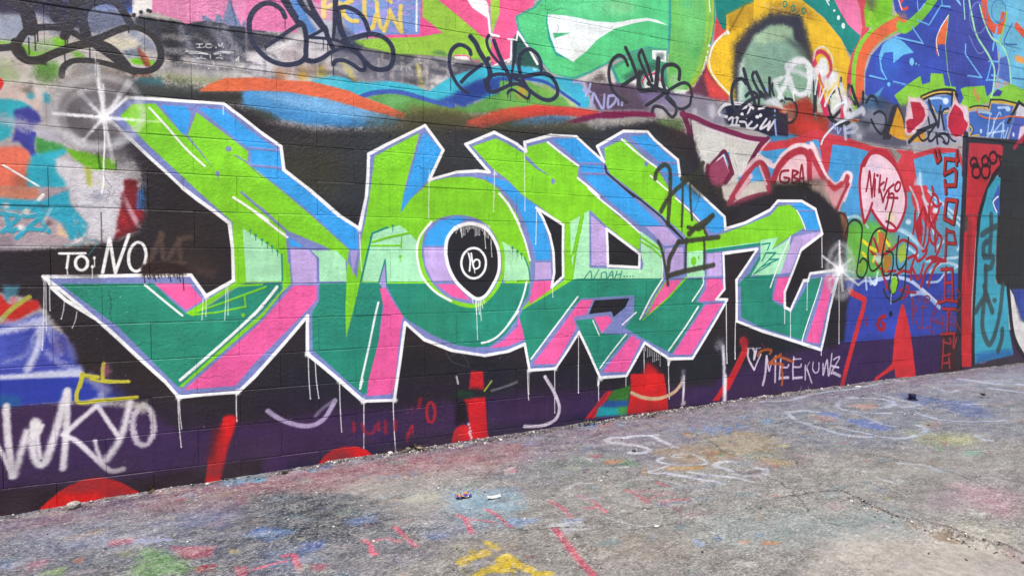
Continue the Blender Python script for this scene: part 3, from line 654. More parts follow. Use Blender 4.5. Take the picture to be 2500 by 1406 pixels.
P 3b4fae 100 1.7 1 5342,2802 0,204 76,163 152,138 158,75 181,87 206,146 227,308 735,133 162,-315 160,-193 37,-214 -109,-365 -532,-87 -711,-144 -291,-43 -224,55
P 434a9c 90 55.7 1 6519,3955 558,101 217,-408 62,-237 -378,-366 -397,-19 -87,431
P 3a62be 70 65.5 1 5839,3123 -16,-71 -49,-61 -72,-40 -80,-9 -73,21 -50,47 -20,65 15,69 47,60 71,40 80,12 74,-20 52,-48
P 3c4fa8 100 0 1 5683,3803 593,108 -39,-115 -124,-128 -145,-88 -124,-10 -105,61
C 79c238 100 1.7 1 102.2 102.2 6333,3867 -136,-145 -166,-141 -143,-89 -73,8
C d84a30 100 1.2 1 26.7 26.7 5847,3754 -39,-59 53,-30 61,24
C dfe6ea 100 1.2 1 13.3 13.3 5786,3744 55,-89
C 8ac0ea 100 1.2 1 12 12 6065,3793 21,-103 87,82
P d88a4a 60 33.3 1 5926,3597 -10,-19 -28,-18 -41,-14 -46,-8 -41,1 -28,9 -11,15 10,19 27,18 41,14 45,8 42,-1 29,-9
P 66b6e4 100 0 1 5768,3395 125,-41 139,-72 -156,-42 -144,-99 -8,104 -127,-25 -45,-84 26,-74 63,-76 -93,85 -23,113 49,110 84,54
P 7cc6ea 100 0 1 6039,3196 -3,-17 -9,-14 -14,-9 -16,-2 -15,5 -10,11 -4,16 3,17 9,14 14,9 16,2 15,-5 10,-12
P 7cc6ea 100 0 1 6082,3181 -1,-5 -3,-5 -5,-3 -6,0 -5,1 -4,4 -1,5 1,5 3,5 5,3 6,1 5,-2 4,-3
P 7cc6ea 100 0 1 6123,3176 -1,-3 -2,-4 -3,-2 -4,0 -4,1 -2,3 -1,3 1,4 2,3 3,2 4,0 4,-1 2,-2
P 6cc2ec 100 0 1 5696,2940 -1,-10 -6,-8 -9,-5 -10,-2 -9,4 -6,7 -3,9 2,10 6,8 9,6 10,1 9,-3 6,-7
L 70b4ea 100 1.2 1 16.9 16.9 5758,3389 409,-1 -176,134
L 70b4ea 100 1.2 1 17.5 17.5 6073,3595 184,-14 174,215 150,16
L 70b4ea 100 1.2 1 17.7 17.7 6440,3859 13,-46
L 70b4ea 100 1.2 1 18.6 18.6 6851,3482 -2,-99 293,-200 -241,-12
L 70b4ea 100 1.2 1 16.1 16.1 5404,2982 207,-9
L 70b4ea 100 1.2 1 16.3 16.3 5558,3060 83,-81
L 70b4ea 100 1.2 1 16.7 16.7 5738,2968 190,-6
L 70b4ea 100 1.2 1 19.5 19.5 7257,3368 278,23
L 70b4ea 100 1.2 1 19.5 19.5 7217,3167 302,30 -46,-94 -102,-12
L 70b4ea 100 1.2 1 19.3 19.3 7308,3360 -67,-182
L 70b4ea 100 1.2 1 19.5 19.5 7438,3275 -23,-47 -101,2
P 58a4cc 85 0 1 5613,2917 -164,-116 78,-4
P df6a42 100 0 1 6562,3729 -39,-295 -121,-21 -24,-110 -17,134 62,119
C eef0ea 100 1.2 1 12.4 12.4 6562,3729 -139,-166 -53,-124 45,-131
L 7ec860 100 1.2 1 10.8 10.8 6562,3729 -44,-303 52,-262 61,-132
P 85c43a 100 0 1 5757,2842 212,138 167,94 35,-80 118,38 8,87 199,21 34,-113 177,7 29,-130 -266,54 -283,-87 -188,-142 -125,7
P 85c43a 100 0 1 6784,3022 75,30 336,55 50,-110 77,59 354,131 324,-22 9,-182 -682,-28 -387,-114 -177,-33 77,136
P e08a52 85 5.6 1 7057,3026 -2,-19 -8,-16 -11,-10 -13,-1 -12,7 -8,14 -4,18 2,19 7,16 11,9 13,2 12,-7 9,-14
P e08a52 85 5.7 1 7120,2975 -2,-19 -7,-16 -12,-9 -13,-2 -12,7 -8,14 -4,19 2,19 7,15 11,10 13,2 13,-7 8,-14
P 3b3f8e 100 0 1 7476,3030 49,57 -103,10 -97,-84
P 6cb8d8 100 2 1 7101,4061 1004,182 58,-1028 -272,-63 -215,35 -221,267 -163,237 -86,217
P 4f6ab4 100 7.9 1 7457,3424 152,51 67,-288 -235,30
C dd5a3c 100 1.2 1 100.4 100.4 7152,4013 7,-142 130,-137 152,-5 57,141
C dd5a3c 100 1.2 1 81.1 81.1 7749,3808 151,-67
C e09a52 100 16.3 1 69.1 69.1 7767,3467 148,-10
C 6fb8e6 100 1.2 1 27.2 27.2 7390,3736 -43,-152 -21,-90
C 4f8ac4 100 1.2 1 17.6 17.6 7534,3935 -4,-34 -14,-33 -22,-29 -30,-22 -34,-15 -36,-6 -34,4 -31,12 -25,21 -16,28 -6,31 3,33 13,32 22,29 29,23 34,15 36,6 35,-3 31,-12 25,-21 17,-28 7,-31
C 8cc85a 100 1.2 1 27.6 27.6 7547,3922 -8,-104 -91,-219
C 3f6fa6 100 1.2 1 18 18 7759,3615 -234,-12 144,221
C 3f6fa6 100 1.2 1 18.2 18.2 7699,3249 227,13
C 3f6fa6 100 1.2 1 18 18 7649,3718 0,-3
C 3f6fa6 100 1.2 1 18.1 18.1 7711,3534 0,-3
P 85c43a 100 2 1 7785,3140 67,-7 -9,-77 -107,-12
C a4dfae 100 1.2 1 28.6 28.6 6884,3965 61,-186 105,-196 204,-157 107,-131 -4,-176 -37,-121
C a4dfae 100 1.2 1 25.3 25.3 7071,3913 80,-143 144,-150 193,-59 138,-158 45,-217
C 7d86c8 80 1.2 1 15.1 15.1 7199,3806 -4,-45 -15,-43 -26,-38 -34,-30 -39,-18 -41,-7 -40,7 -36,18 -28,29 -18,37 -8,43 4,44 15,43 25,37 33,30 38,19 41,7 41,-5 36,-18 29,-29 19,-38 8,-43
C 7d86c8 80 1.2 1 17 17 6906,3575 152,-148 120,31
C 9cd8c4 100 1.2 1 16.6 16.6 6795,3949 33,-218
C 8ac0ea 100 1.2 1 14.6 14.6 6657,3911 95,-53 -48,47
# pieces under the right-hand letters
P 56566a 100 22.8 1 5277,2744 290,57 224,-54 227,51 36,-400 -249,-47 -630,27 -6,177
P 3f6f94 80 32.1 1 5314,2786 273,18 43,-100 -273,-54
P 8d90a0 80 32.1 1 5634,2600 -15,-53 -42,-44 -63,-29 -70,-6 -63,17 -44,36 -16,49 13,51 42,44 61,29 70,7 64,-16 45,-36
P 9a9aa6 80 40.6 1 5363,2458 -15,-35 -41,-30 -61,-20 -67,-5 -60,9 -42,23 -16,31 14,34 40,30 60,20 67,7 61,-9 43,-23
P 65567a 100 30.5 1 4876,2539 258,-38 41,-136 -295,38
P 3c4470 100 12.3 1 5022,2528 149,-24 -15,-115 -76,31
P 35323c 100 3.3 1 5600,2414 130,327 80,28 44,-55 -134,-290
P d69a2a 100 1.7 1 5807,2742 69,-79 82,-233 -157,14 -103,37
C 35323c 100 1.2 1 21.8 21.8 5811,2756 87,-117 69,-168
P a1a3b4 100 7.1 1 5940,2760 241,121 534,109 64,-148 73,-49 1,-284 -276,-79 -613,-36 -34,91
P c99438 100 6.8 1 5877,2494 60,72 24,-91 276,71 15,-101 -225,-19
P 4a78c0 100 2.7 1 6216,2823 117,75 314,49 -18,-114 -200,-111 -112,16
P 5474b8 100 9.1 1 6484,2755 358,9 -39,-189 -278,4
C bcd4f2 100 7.1 1 23 23 6269,2863 153,31 113,-8
P cfdcf4 100 5.4 1 6597,2882 -4,-15 -14,-13 -20,-9 -22,-2 -20,4 -14,10 -6,14 5,15 13,13 20,9 22,2 20,-4 14,-10
C 2c2a33 100 1.2 1 39 39 6150,2843 182,75 178,41 160,-2
C 2c2a33 100 1.2 1 32.1 32.1 6159,2871 172,68 178,44 171,13 60,-46
C d8b44a 100 1.2 1 16 16 6181,2870 173,64 167,32 171,11
C 2c2a33 100 1.2 1 30.8 30.8 6652,2969 -6,-141
C d8b44a 100 1.2 1 16.4 16.4 6681,2965 -3,-64
C 2c2a33 100 1.2 1 20.1 20.1 6704,2961 87,-111
P d4a590 100 7.3 1 6693,2952 86,-96 -93,-17
C d8b44a 100 1.2 1 14.2 14.2 6337,2802 70,-75 45,-16
C d8b44a 100 1.2 1 17.9 17.9 6496,2743 89,37
# hearts
P e2c3cb 100 13.7 1 5968,2877 32,-24 160,12 100,-64 15,-108 -84,-90 -125,-86 -84,-27 -53,15 -9,86 23,109 17,96
P b52740 100 4.3 1 5996,2810 144,8 67,-50 24,-66 -41,-65 -95,-56 -82,-68 -48,-5 -17,59 -13,46 52,31 58,6 -25,85
P c8303a 80 25.8 1 6176,2711 -5,-19 -18,-16 -25,-10 -29,-3 -26,6 -18,12 -7,17 6,18 17,15 25,11 29,3 26,-5 18,-13
P dfbcc6 100 11 1 6695,2910 83,-40 131,-7 58,-87 -25,-117 -44,-82 -93,-51 -117,11 -95,62 -22,110 48,88
P b5263c 100 4.6 1 6697,2861 83,-26 61,-43 20,-62 68,-43 -33,-82 -69,-49 -93,-18 -82,24 -55,65 2,98 43,68
P c4203a 70 36.6 1 6812,2633 -7,-28 -21,-24 -33,-16 -36,-3 -33,10 -23,20 -9,26 6,28 22,24 32,15 36,4 33,-9 24,-20
P e0cdd6 100 7.4 1 6873,2859 80,-56 -1,-100 -62,37 -36,25
P 4269b4 100 1.9 1 6935,2802 144,29 223,-7 20,112 439,17 -44,-177 -95,-188 -470,-11 -182,-1
P 4a58a8 100 6.1 1 7765,2886 296,30 18,-320 -430,-21
P cfcdd8 100 4.1 1 7649,2575 190,417 137,-16 7,-129 -216,-6
C d8b23e 100 1.2 1 22.7 22.7 6934,2830 143,44 210,7
C 2c2a33 100 1.2 1 17.1 17.1 6945,2852 132,34 197,10
L d8b23e 100 1.2 1 23.6 23.6 7288,2859 33,95 203,19 236,-5
L 2c2a33 100 1.2 1 19.6 19.6 7281,2881 33,94 209,20 263,-5
C d8b23e 100 1.2 1 18.1 18.1 7760,2968 -60,-104
L 2c2a33 100 1.2 1 44.3 44.3 7839,3007 -200,-238
L 2c2a33 100 1.2 1 34.9 34.9 7852,3001 208,-54
C c9683c 100 1.2 1 17.7 17.7 7067,2836 63,-44 162,-16 241,27 115,30 146,11 270,15
C 9cc0da 100 4.8 1 24.9 24.9 7104,2826 135,7 88,-6
C b6cff0 100 7.9 1 25.8 25.8 7450,2906 181,19 27,-20
P c2d8f4 100 8 1 7678,2915 -4,-12 -12,-11 -19,-7 -21,-2 -19,3 -13,8 -5,11 4,12 12,11 19,7 21,2 19,-3 13,-8
C c6dcf2 70 2.9 1 19.3 19.3 7303,2810 -38,-245
C c6dcf2 70 2.9 1 19.5 19.5 7252,2571 84,73 70,132 73,81 27,-27
C c6dcf2 70 2.9 1 19.5 19.5 7380,2788 -15,-215
C c6dcf2 70 2.9 1 19.6 19.6 7339,2593 196,166 -17,-173
C c6dcf2 70 3 1 19.9 19.9 7560,2776 10,-193 72,126
C c6dcf2 70 2.9 1 19.6 19.6 7262,2616 329,59
P bfd0ee 100 0 1 7176,2634 -2,-11 -5,-9 -8,-6 -8,0 -8,4 -6,8 -3,10 2,11 5,9 7,6 9,0 8,-4 6,-8
P bfd0ee 100 0 1 7772,2650 -2,-12 -5,-9 -8,-6 -10,-1 -9,5 -6,8 -3,11 2,11 5,9 9,6 9,1 9,-4 6,-9
C d8b23e 100 1.2 1 13.3 13.3 7141,2562 -26,26 -121,-24
C d8b23e 100 1.2 1 16.9 16.9 6947,2674 56,-38 -45,-61
C 2c2a33 100 1.2 1 9.4 9.4 6965,2683 62,-45 -45,-68
P d9c4d0 100 10.3 1 7834,2591 45,155 189,48 14,-260
P a82440 100 12.3 1 7835,2575 90,84 146,90 12,-230 -285,-22
# red and blue roller fields with throw-up letters
P c63c46 100 3.1 1 3615,2236 473,39 309,38 340,126 143,-36 220,-12 383,-52 200,-4 168,-140 227,124 347,88 344,13 125,-155 16,-358 -3287,-145
P 3f86b4 100 11.2 1.6 4104,2288 63,64 229,14 118,-13 -150,-43 -243,-44
P 489ad2 100 1.4 1 3616,2146 522,51 328,61 221,79 61,5 29,-96 41,-207 42,-222 -1237,-55
P 489ad2 100 1.5 1 4928,2314 249,1 240,-26 -121,-144 -10,-309 -444,-20 30,213
P 56a4d4 100 1.8 1 6070,2264 247,66 430,53 152,-232 11,-244 -728,-32
P b9d4ea 80 24.2 1 6089,2048 104,88 32,-259 -151,-7
C cfe2f2 70 13.9 1 38.1 38.1 6172,2135 30,-226
P 6a4038 80 10 1 5683,2342 144,-29 34,-104 -115,72
P 7c7a78 100 10.1 1 5862,2196 28,95 165,93 -40,-70
P 5a97b2 100 3.3 1 4983,1951 337,18 23,-102 1536,186 21,-460 -27,-463 -1755,-14 -64,281 11,280
P 4c9ad0 100 12.5 1 5112,1958 208,11 27,-231 -150,-95 -133,59
P 559ed6 100 18.2 1 6418,2028 461,25 11,-230 -462,-46
P 62b04a 100 38.3 1 5122,1627 305,22 280,-31 -24,-480 -375,-24 -173,53
P 6cb83e 80 47.3 1 5396,1401 -9,-102 -29,-82 -45,-45 -52,0 -47,45 -34,81 -14,100 8,100 29,81 45,46 51,2 47,-44 35,-81
P 7fae4a 70 49.3 1 5858,1434 -16,-77 -50,-61 -72,-34 -82,0 -73,33 -52,59 -20,74 15,75 48,60 71,35 81,2 75,-31 54,-60
P cc3b46 100 5.2 1 6026,2007 259,14 192,-326 -130,-115 -271,239
C c7dde6 75 5.3 1 29.8 29.8 6198,2016 94,-174 133,19
C c7dde6 75 5.3 1 29.9 29.9 6224,1908 117,-189 74,-180
C c7dde6 75 5.2 1 29.3 29.3 6027,1993 112,-144 51,-190
C c7dde6 75 4.7 1 26.7 26.7 5047,1638 224,45 158,-99
C c7dde6 75 5.1 1 29 29 5832,1581 169,-50 220,-120
C c7dde6 75 5.2 1 29.2 29.2 6006,1408 175,-80
C c7dde6 75 5.4 1 30.7 30.7 6315,1273 549,45
C c7dde6 75 5.4 1 30.8 30.8 6363,1161 223,99 283,-43
C c7dde6 75 5.4 1 30.5 30.5 6444,1400 133,72
C c7dde6 75 5.6 1 31.5 31.5 6814,1390 91,87
C c7dde6 75 5.4 1 30.6 30.6 6309,1967 538,-260
C c7dde6 75 5.5 1 31.2 31.2 6634,1757 216,-122
P dde6ea 80 7.1 1 6473,1779 -4,-12 -12,-10 -18,-6 -20,-1 -18,5 -13,9 -4,12 4,12 12,10 17,6 20,1 18,-5 13,-9
P dde6ea 80 6.8 1 6061,1655 -4,-12 -12,-10 -17,-6 -18,0 -18,5 -12,9 -4,11 3,12 12,10 17,6 18,0 18,-4 12,-9
P dde6ea 80 6.9 1 6236,1591 -4,-12 -12,-10 -17,-6 -19,0 -18,5 -12,9 -5,12 4,12 12,10 17,6 19,0 18,-5 12,-9
# blue field and purple plinth right of the piece
P 34439c 100 3.3 1 5042,501 29,282 48,307 209,11 195,11 324,24 517,11 555,4 4,-620 -535,-1 -643,-13 -666,1
P 23232e 100 21.6 1 5064,1039 151,-28 -69,-231 -11,-258 -167,-4 29,267
P 3a4cba 80 82.9 1 6251,632 -51,-34 -143,-23 -203,-7 -220,10 -193,25 -131,33 -46,36 44,32 129,23 192,8 219,-7 204,-23 146,-35
P 333f90 60 63 1 5416,771 -14,-57 -42,-44 -61,-22 -69,2 -61,28 -44,47 -16,56 13,56 41,44 60,23 68,-1 63,-27 44,-47
P 42408a 60 54.6 1 6846,637 -16,-50 -51,-38 -75,-19 -83,3 -75,26 -52,42 -20,50 16,49 49,38 73,19 83,-2 76,-25 54,-42
P 3a2752 100 3.4 1 5042,514 37,4 666,-1 643,13 559,3 19,-430 -998,3 -915,7
P 372428 100 25.8 1.4 6593,532 354,-2 20,-442 -402,15
L c92f34 100 1.2 1 56.8 56.8 5216,979 186,-69 -12,-72 -122,-297 -159,-433
P c92f36 100 0 1 5941,852 32,-1 35,-72 83,-238 51,-211 45,-213 -315,22 -13,86 -144,-45 -160,-62 23,43 136,60 101,54 32,278 56,202
P c92f34 100 4.7 1 5254,991 -3,-11 -11,-9 -15,-5 -17,1 -15,5 -11,9 -4,11 3,12 11,8 15,5 17,0 15,-5 11,-10
C 9a2030 100 6.6 2 42.7 42.7 5696,742 -70,-18 -29,-52 43,-56 60,25 -42,42
C 9a2030 100 6.4 2 16 16 5436,744 -28,-38
C 9a2030 100 6.4 2 28.9 28.9 5442,678 0,-3
P 231f2c 100 8.3 1 5811,761 -3,-12 -7,-9 -12,-5 -13,1 -11,5 -9,10 -3,12 2,11 8,10 11,4 13,0 12,-6 8,-9
# white arcs across the blue
C c0cfe6 80 1.2 1 25.6 25.6 5310,1049 96,38 159,-28
C c6d6ec 85 5.1 1 37.2 37.2 5485,1060 118,38 245,18 212,-36 177,-85 91,-58
C b4c6e4 80 7 1 45.6 45.6 6087,942 130,18 134,-37 185,-118
C d4ddec 85 1.2 1 24.9 24.9 6259,995 206,-117 70,-44
C bcd6e4 80 1.2 1 25.2 25.2 6323,1063 179,6 112,77 207,71
C bcd6e4 75 1.2 1 25.6 25.6 5404,1139 24,-131
C dce8ee 80 1.2 1 22.7 22.7 5464,1113 81,-67 36,119
# pink oval and its outline
P c93c46 100 2.7 1 5804,2335 263,9 14,-372 -153,87 -87,132
P 8a8480 100 3.9 1 5820,2325 50,-27 32,13 -46,-77 -15,-28 -51,65 -67,57
P ebc8d4 100 0 1 5371,1624 -43,167 -26,212 37,164 97,93 115,24 143,-46 116,-76 85,-110 68,-150 -11,-149 -75,-125 -71,-60 -121,13 -122,85 -88,90 6,57 -51,-110
P dcc6da 70 38 1 5602,2175 -10,-28 -30,-23 -43,-15 -49,-3 -43,9 -30,19 -12,26 10,27 29,23 43,15 48,4 44,-9 31,-19
P f2d6e0 60 39 1 5833,1948 -7,-55 -26,-45 -38,-26 -43,-1 -39,22 -28,42 -11,54 8,54 25,45 37,26 43,3 39,-22 29,-42
P e8d79e 70 26.1 1 5810,1684 -5,-27 -17,-23 -26,-13 -29,0 -26,11 -18,21 -7,27 5,28 17,22 25,13 29,1 26,-11 19,-22
C b8b4d8 50 12.7 1 20.4 20.4 5479,2115 123,60
C b02a3a 100 2.6 1 34.7 34.7 5371,1627 -43,164 -29,212 37,169 99,93 116,24 143,-44 119,-79 85,-114 68,-150 -11,-149 -74,-130 -70,-60 -126,13 -126,90 -90,90
C b02a3a 100 2.5 1 30.2 30.2 5481,1813 -51,-110 -55,-79
C b02a3a 100 3.8 1 38.3 38.3 5355,2158 88,118 107,29 127,-22 114,-64
C 9c2034 100 1.3 1 23.9 23.9 5393,1921 24,109 16,77 22,-116 21,-119
C 9c2034 100 1.3 1 24.1 24.1 5474,1879 29,207
C 9c2034 100 1.3 1 24.1 24.1 5515,2035 -5,-154
C 9c2034 100 1.3 1 24.3 24.3 5586,2076 -10,-89 -7,-67
C 9c2034 100 1.3 1 24.4 24.4 5638,2016 -61,-44 26,-66 26,-77
C 9c2034 100 1.3 1 24.5 24.5 5682,2055 -26,-84 -15,-32
C 9c2034 100 1.3 1 24.6 24.6 5783,2004 -79,-52 -46,-54 -29,-64
C 9c2034 100 1.3 1 24.6 24.6 5713,1932 -13,-84 -31,-85
C 9c2034 100 1.3 1 24.8 24.8 5706,1895 48,23 32,-14 -7,-21
C 9c2034 100 1.3 1 24.8 24.8 5691,1876 153,1
C 9c2034 100 1.3 1 24.8 24.8 5787,1873 -17,-64 -26,-74
P 9c2034 100 0 1 5566,2076 -2,-6 -6,-6 -8,-4 -9,0 -8,2 -6,5 -2,7 2,7 5,5 8,4 9,0 9,-2 5,-5
C 9c2034 100 1.2 1 25 25 5875,1981 -7,-13 -9,-11 -11,-9 -11,-6 -11,-2 -10,2 -8,5 -5,8 -2,10 1,13 4,13 7,12 9,11 10,9 12,6 11,2 10,-1 7,-5 6,-8 2,-11 -1,-12 -4,-13
C a82238 100 2.6 1 26.1 26.1 5683,1649 81,-19 82,-50
# pink bubble letters with the three red capitals
P d58f98 100 8.9 1 4178,1815 46,140 78,148 148,118 152,36 51,53 88,-42 94,-191 129,-105 92,18 90,81 39,-23 -72,-118 -108,-107
P e2bcc2 100 20 1.6 4223,2002 112,127 166,84 120,-3 6,-244 -136,-56 -233,-13
C eed5da 100 7.4 1 41.2 41.2 3980,2173 95,-39 138,-61 104,102 149,89 153,6 36,-46 15,75 110,-176 111,-130 119,-31 99,107 76,-21 -35,-104 -53,-117
C ad3242 100 8.6 1 63.3 63.3 4208,1942 62,123 130,116 151,48 79,-55 13,-158 21,-171
C b23a48 100 9.1 1 60.4 60.4 4646,2224 82,-105 109,-129 129,-68 127,45 36,65
C 98303e 100 11 1 60.5 60.5 3981,2104 95,-17 66,-90 36,-182
P b3a48f 100 34.8 2 4225,1896 402,58 266,-23 -69,-128 -645,-28
C 8e2232 100 1.2 2 21.2 21.2 4387,2048 -83,-17 -15,-72 67,-20 49,38 -67,8
C 8e2232 100 1.2 2 21.5 21.5 4437,2052 -6,-109
C 8e2232 100 1.2 2 21.5 21.5 4437,2052 68,-14 -59,-40 69,-26 -84,-29
C 8e2232 100 1.2 2 21.7 21.7 4516,1935 30,172 30,-181
C 8e2232 100 1.2 2 21.8 21.8 4523,1984 51,9
P 27241f 100 32.4 1 4176,1931 573,57 180,-40 -51,-152 95,-122 74,-49 -327,114 -158,68 -318,-26
P a08a7c 100 30.2 2 4627,1956 264,40 74,-58 149,-31 -70,-155 -182,-7 -110,95
P c98f92 100 15.2 1 4802,1966 310,5 -70,-143 -70,-129 -77,147
C dfb0bc 85 4.6 1 24.7 24.7 5187,1975 -90,-119 -80,-118
C a53444 100 7.7 1 33.8 33.8 5149,1973 -89,-132 -70,-129
C b03a3e 100 12.2 1 51.7 51.7 5056,1968 -90,-43 -74,46
P 7c4a34 100 9.2 1 4973,1674 146,43 29,-204 -19,-115 -113,24
P a48a5a 70 18.4 1 5088,1639 -3,-27 -11,-23 -16,-13 -18,0 -17,12 -12,21 -4,28 3,27 10,23 16,12 18,1 17,-12 12,-21
C 4a2422 100 4.6 1 18.5 18.5 4973,1674 91,34 76,-67 8,-141 -38,-103
# maroon outlined letter
P 8f8998 100 18.9 1.5 3225,2423 125,13 246,-76 73,30 -2,134 -290,57 -208,-24 -133,-121
P d0ccd4 80 19.2 1 3579,2470 -4,-27 -11,-22 -18,-14 -19,-2 -18,10 -12,20 -5,26 4,27 12,23 17,13 19,2 18,-9 13,-20
P c7c2cc 80 15 1 3378,2450 -2,-12 -8,-11 -11,-6 -13,-1 -11,4 -8,8 -3,12 3,12 8,10 11,7 12,1 12,-4 8,-9
P 8a80b8 60 24.4 1 3211,2497 -8,-12 -20,-12 -30,-8 -33,-4 -30,2 -21,7 -7,11 7,13 20,11 30,9 33,3 30,-2 21,-7
P b8b2b8 80 18 1 3063,2428 -6,-15 -14,-12 -21,-9 -24,-2 -21,4 -15,10 -5,13 5,14 14,13 21,8 24,3 21,-4 15,-10
P 24253a 100 8.1 1 3622,2531 363,39 272,-18 60,-101 26,-92 -178,-39 -191,41 -305,17 -31,65
P 33273c 100 7 1 4130,2469 242,95 5,-226 -196,-5
C dcd8dc 100 2.6 1 26.3 26.3 3683,2436 -74,9 -1,34 59,51 111,23 138,4 54,-23
C 8f8fa6 70 26 1 39 39 3669,2395 -30,37 14,46
C e2dee2 100 2 1 22.6 22.6 3893,2537 -83,-32 0,-34 31,-19
C dcd8dc 100 1.2 1 20.2 20.2 3947,2543 -30,-49 -22,-48
P e6e2e4 100 0 1 3867,2471 -2,-9 -5,-7 -7,-5 -8,-1 -8,3 -5,7 -2,9 2,9 5,7 7,5 8,1 7,-3 6,-7
C dcd8dc 100 1.2 1 19.1 19.1 4025,2534 71,19
P e2dfe2 100 0 1 4042,2472 -2,-7 -6,-6 -10,-4 -10,-1 -10,2 -6,5 -3,6 2,7 7,6 9,3 11,1 9,-1 7,-5
P e2dfe2 100 0 1 4073,2486 -2,-7 -5,-6 -8,-4 -8,-1 -8,3 -5,5 -2,7 2,7 5,6 7,4 9,1 7,-3 6,-5
C d4d0d8 100 1.3 1 19.8 19.8 3706,2416 37,20 68,7
C d4d0d8 100 1.3 1 19.7 19.7 3750,2431 -6,-57
C d4d0d8 100 1.3 1 19.9 19.9 3803,2437 -21,-59
C d4d0d8 100 1.3 1 19.8 19.8 3729,2373 90,5
C d4d0d8 100 1.3 1 20.1 20.1 3826,2410 62,0 16,-44
C d4d0d8 100 1.4 1 20.3 20.3 3957,2423 -46,-50 63,-6 46,33
C d4d0d8 100 1.4 1 20.7 20.7 4122,2462 -70,-88 79,36 31,33 -22,-73 86,102
C 86a8dc 100 1.2 1 19.5 19.5 4216,2548 3,-106 18,-104
P cfcdc6 100 2 2 3316,2378 135,-42 219,-36 151,-27 241,-15 -53,-79 -107,-135 -45,-67 -106,-6 -33,180 -75,5 -130,-93 -56,-110 -71,-4 -25,202
P c2bfb8 100 6.4 2 3233,1803 179,258 88,-105 327,20 -41,-261 -325,-13
C 6e2444 100 1.9 1 49.9 49.9 3239,2419 43,-88 43,-117 30,-118 23,-131
C 5a1c48 100 1.2 1 12.5 12.5 3316,2378 8,-76 30,-140
C 7b2750 100 2 1 42.9 42.9 3226,2412 125,-14 172,-45 222,-36 191,-29 213,1
C e0cfd8 85 3.9 1 17 17 3323,2362 128,-32 220,-42 227,-26 148,-5
C 722546 100 2 1 40.8 40.8 4141,2300 -86,-60 -77,-104 -83,-139
C dfc9d2 80 4.1 1 17.9 17.9 4165,2290 -78,-70 -46,-62
P a0496a 100 3.9 1 3500,1956 50,81 94,80 68,-75 31,-71
C 6c2742 100 1.9 1 32.4 32.4 3486,1960 42,76 72,66 65,56 54,-81 39,-94
C ecdfe4 100 1.2 1 12.9 12.9 3521,2007 65,66 65,50
C ead9df 100 1.2 1 14.4 14.4 3662,2118 27,-66 32,-66
C c07a90 80 12.9 1 25.9 25.9 3543,1975 102,97
P 974460 100 7.8 1 3492,2014 72,49 88,40 61,-98 31,-20 -103,-120 -72,-94 -59,42
C 6f2842 100 5.1 1 43.5 43.5 3492,2025 -6,-79 23,-77 60,-109
C 6f2842 100 5.2 1 44.5 44.5 3728,2029 16,-44 -59,-72 -87,-140
P 39322c 100 26.5 1 3352,1864 862,46 4,-178 -529,-67 -119,30
P c2bab0 100 10.7 2 3641,1879 524,75 3,-141 -268,-47 -182,-42 -61,65
C 8b3c50 100 5.3 1 53.2 53.2 3718,1735 104,108 106,98
C 8a3c4e 100 5.4 1 46.1 46.1 3778,1726 122,51 156,42 127,18
C a86a78 80 1.2 1 21.3 21.3 3793,1773 14,69 75,73
P 3c3a2a 100 13.6 1.8 3749,1690 277,46 191,32 2,-72 -469,-63
P 8f8c4a 70 8.1 2 3979,1725 -5,-5 -13,-5 -18,-3 -21,-1 -19,2 -13,3 -5,5 5,5 13,5 18,3 21,1 19,-2 13,-3
C a53a4c 100 6.8 1 54.4 54.4 3747,1779 180,228 108,77 81,-100 68,-161
C d7b0b4 90 6.7 1 40.2 40.2 3807,1798 151,177
C e3cfd2 80 6.8 1 35.3 35.3 3835,1979 91,75 108,77 144,-25
C e3c3c8 80 5.5 1 22 22 4051,2062 83,-147
# red white purple right side strips
P 2e2c36 100 4 1 6851,2551 1227,60 2,-31 -216,-48 16,-303 -940,-58
P b4323f 100 2.9 1 6961,2496 560,24 66,-25 -9,-75 -54,-213 -584,-36
C 34313d 100 7.4 1 83.7 83.7 6898,2570 -6,-401
C 8f3a4a 60 1.2 1 14.8 14.8 6856,2438 -70,-6 51,-96 31,-155
P 2d3132 100 14.1 1 7584,2555 495,33 20,-353 -588,-36 43,189
C a3283f 100 8.1 1 50.9 50.9 7784,2511 64,58 66,28
P 2b2b2d 100 16.3 1 7487,2294 725,48 102,-1826 -229,73 -292,350 -242,80 -56,77
C 2e2a34 100 7.4 1 81.9 81.9 6909,2255 -21,-662 -15,-463 -5,-552 28,-426
P bb2c34 100 3.8 1 6952,2258 459,31 -264,-514 -33,-353 -36,-558 32,-705 -176,12 -32,842 22,580
C 7c2a2e 60 26.4 1 75.4 75.4 7017,1668 -13,-247 15,-321
P 4a4038 100 7.5 1 6917,1738 60,2 -5,-145 -59,-31
C 26262b 100 5.8 1 65.5 65.5 7490,2249 -122,-126 -184,-347 -22,-324 -30,-590 3,-712
P 3b9db6 100 5.9 1 7321,2047 146,141 79,-25 -35,-346 -27,-390 19,-392 220,-33 58,-463 102,-300 -422,-28 -297,-36 -25,539 24,709 46,339
P 2a6aa8 100 31.6 1 7178,296 648,8 58,-73 -423,-20 -277,-38
P b9a6cc 100 7.8 1 7399,177 -8,-5 -21,-2 -31,-1 -34,2 -30,5 -21,5 -8,6 7,5 21,3 30,0 34,-2 31,-5 22,-5
P 4058a6 100 5.9 1 7498,2086 -95,-154 31,-118 105,-41 -16,314
C e6e8ee 100 1.2 1 19.7 19.7 7504,1967 -87,-64 69,-102
C 38474a 85 11.7 1 70.1 70.1 7232,1556 110,47 151,49
C 38474a 85 11.7 1 70.3 70.3 7385,1768 8,-163 -14,-224
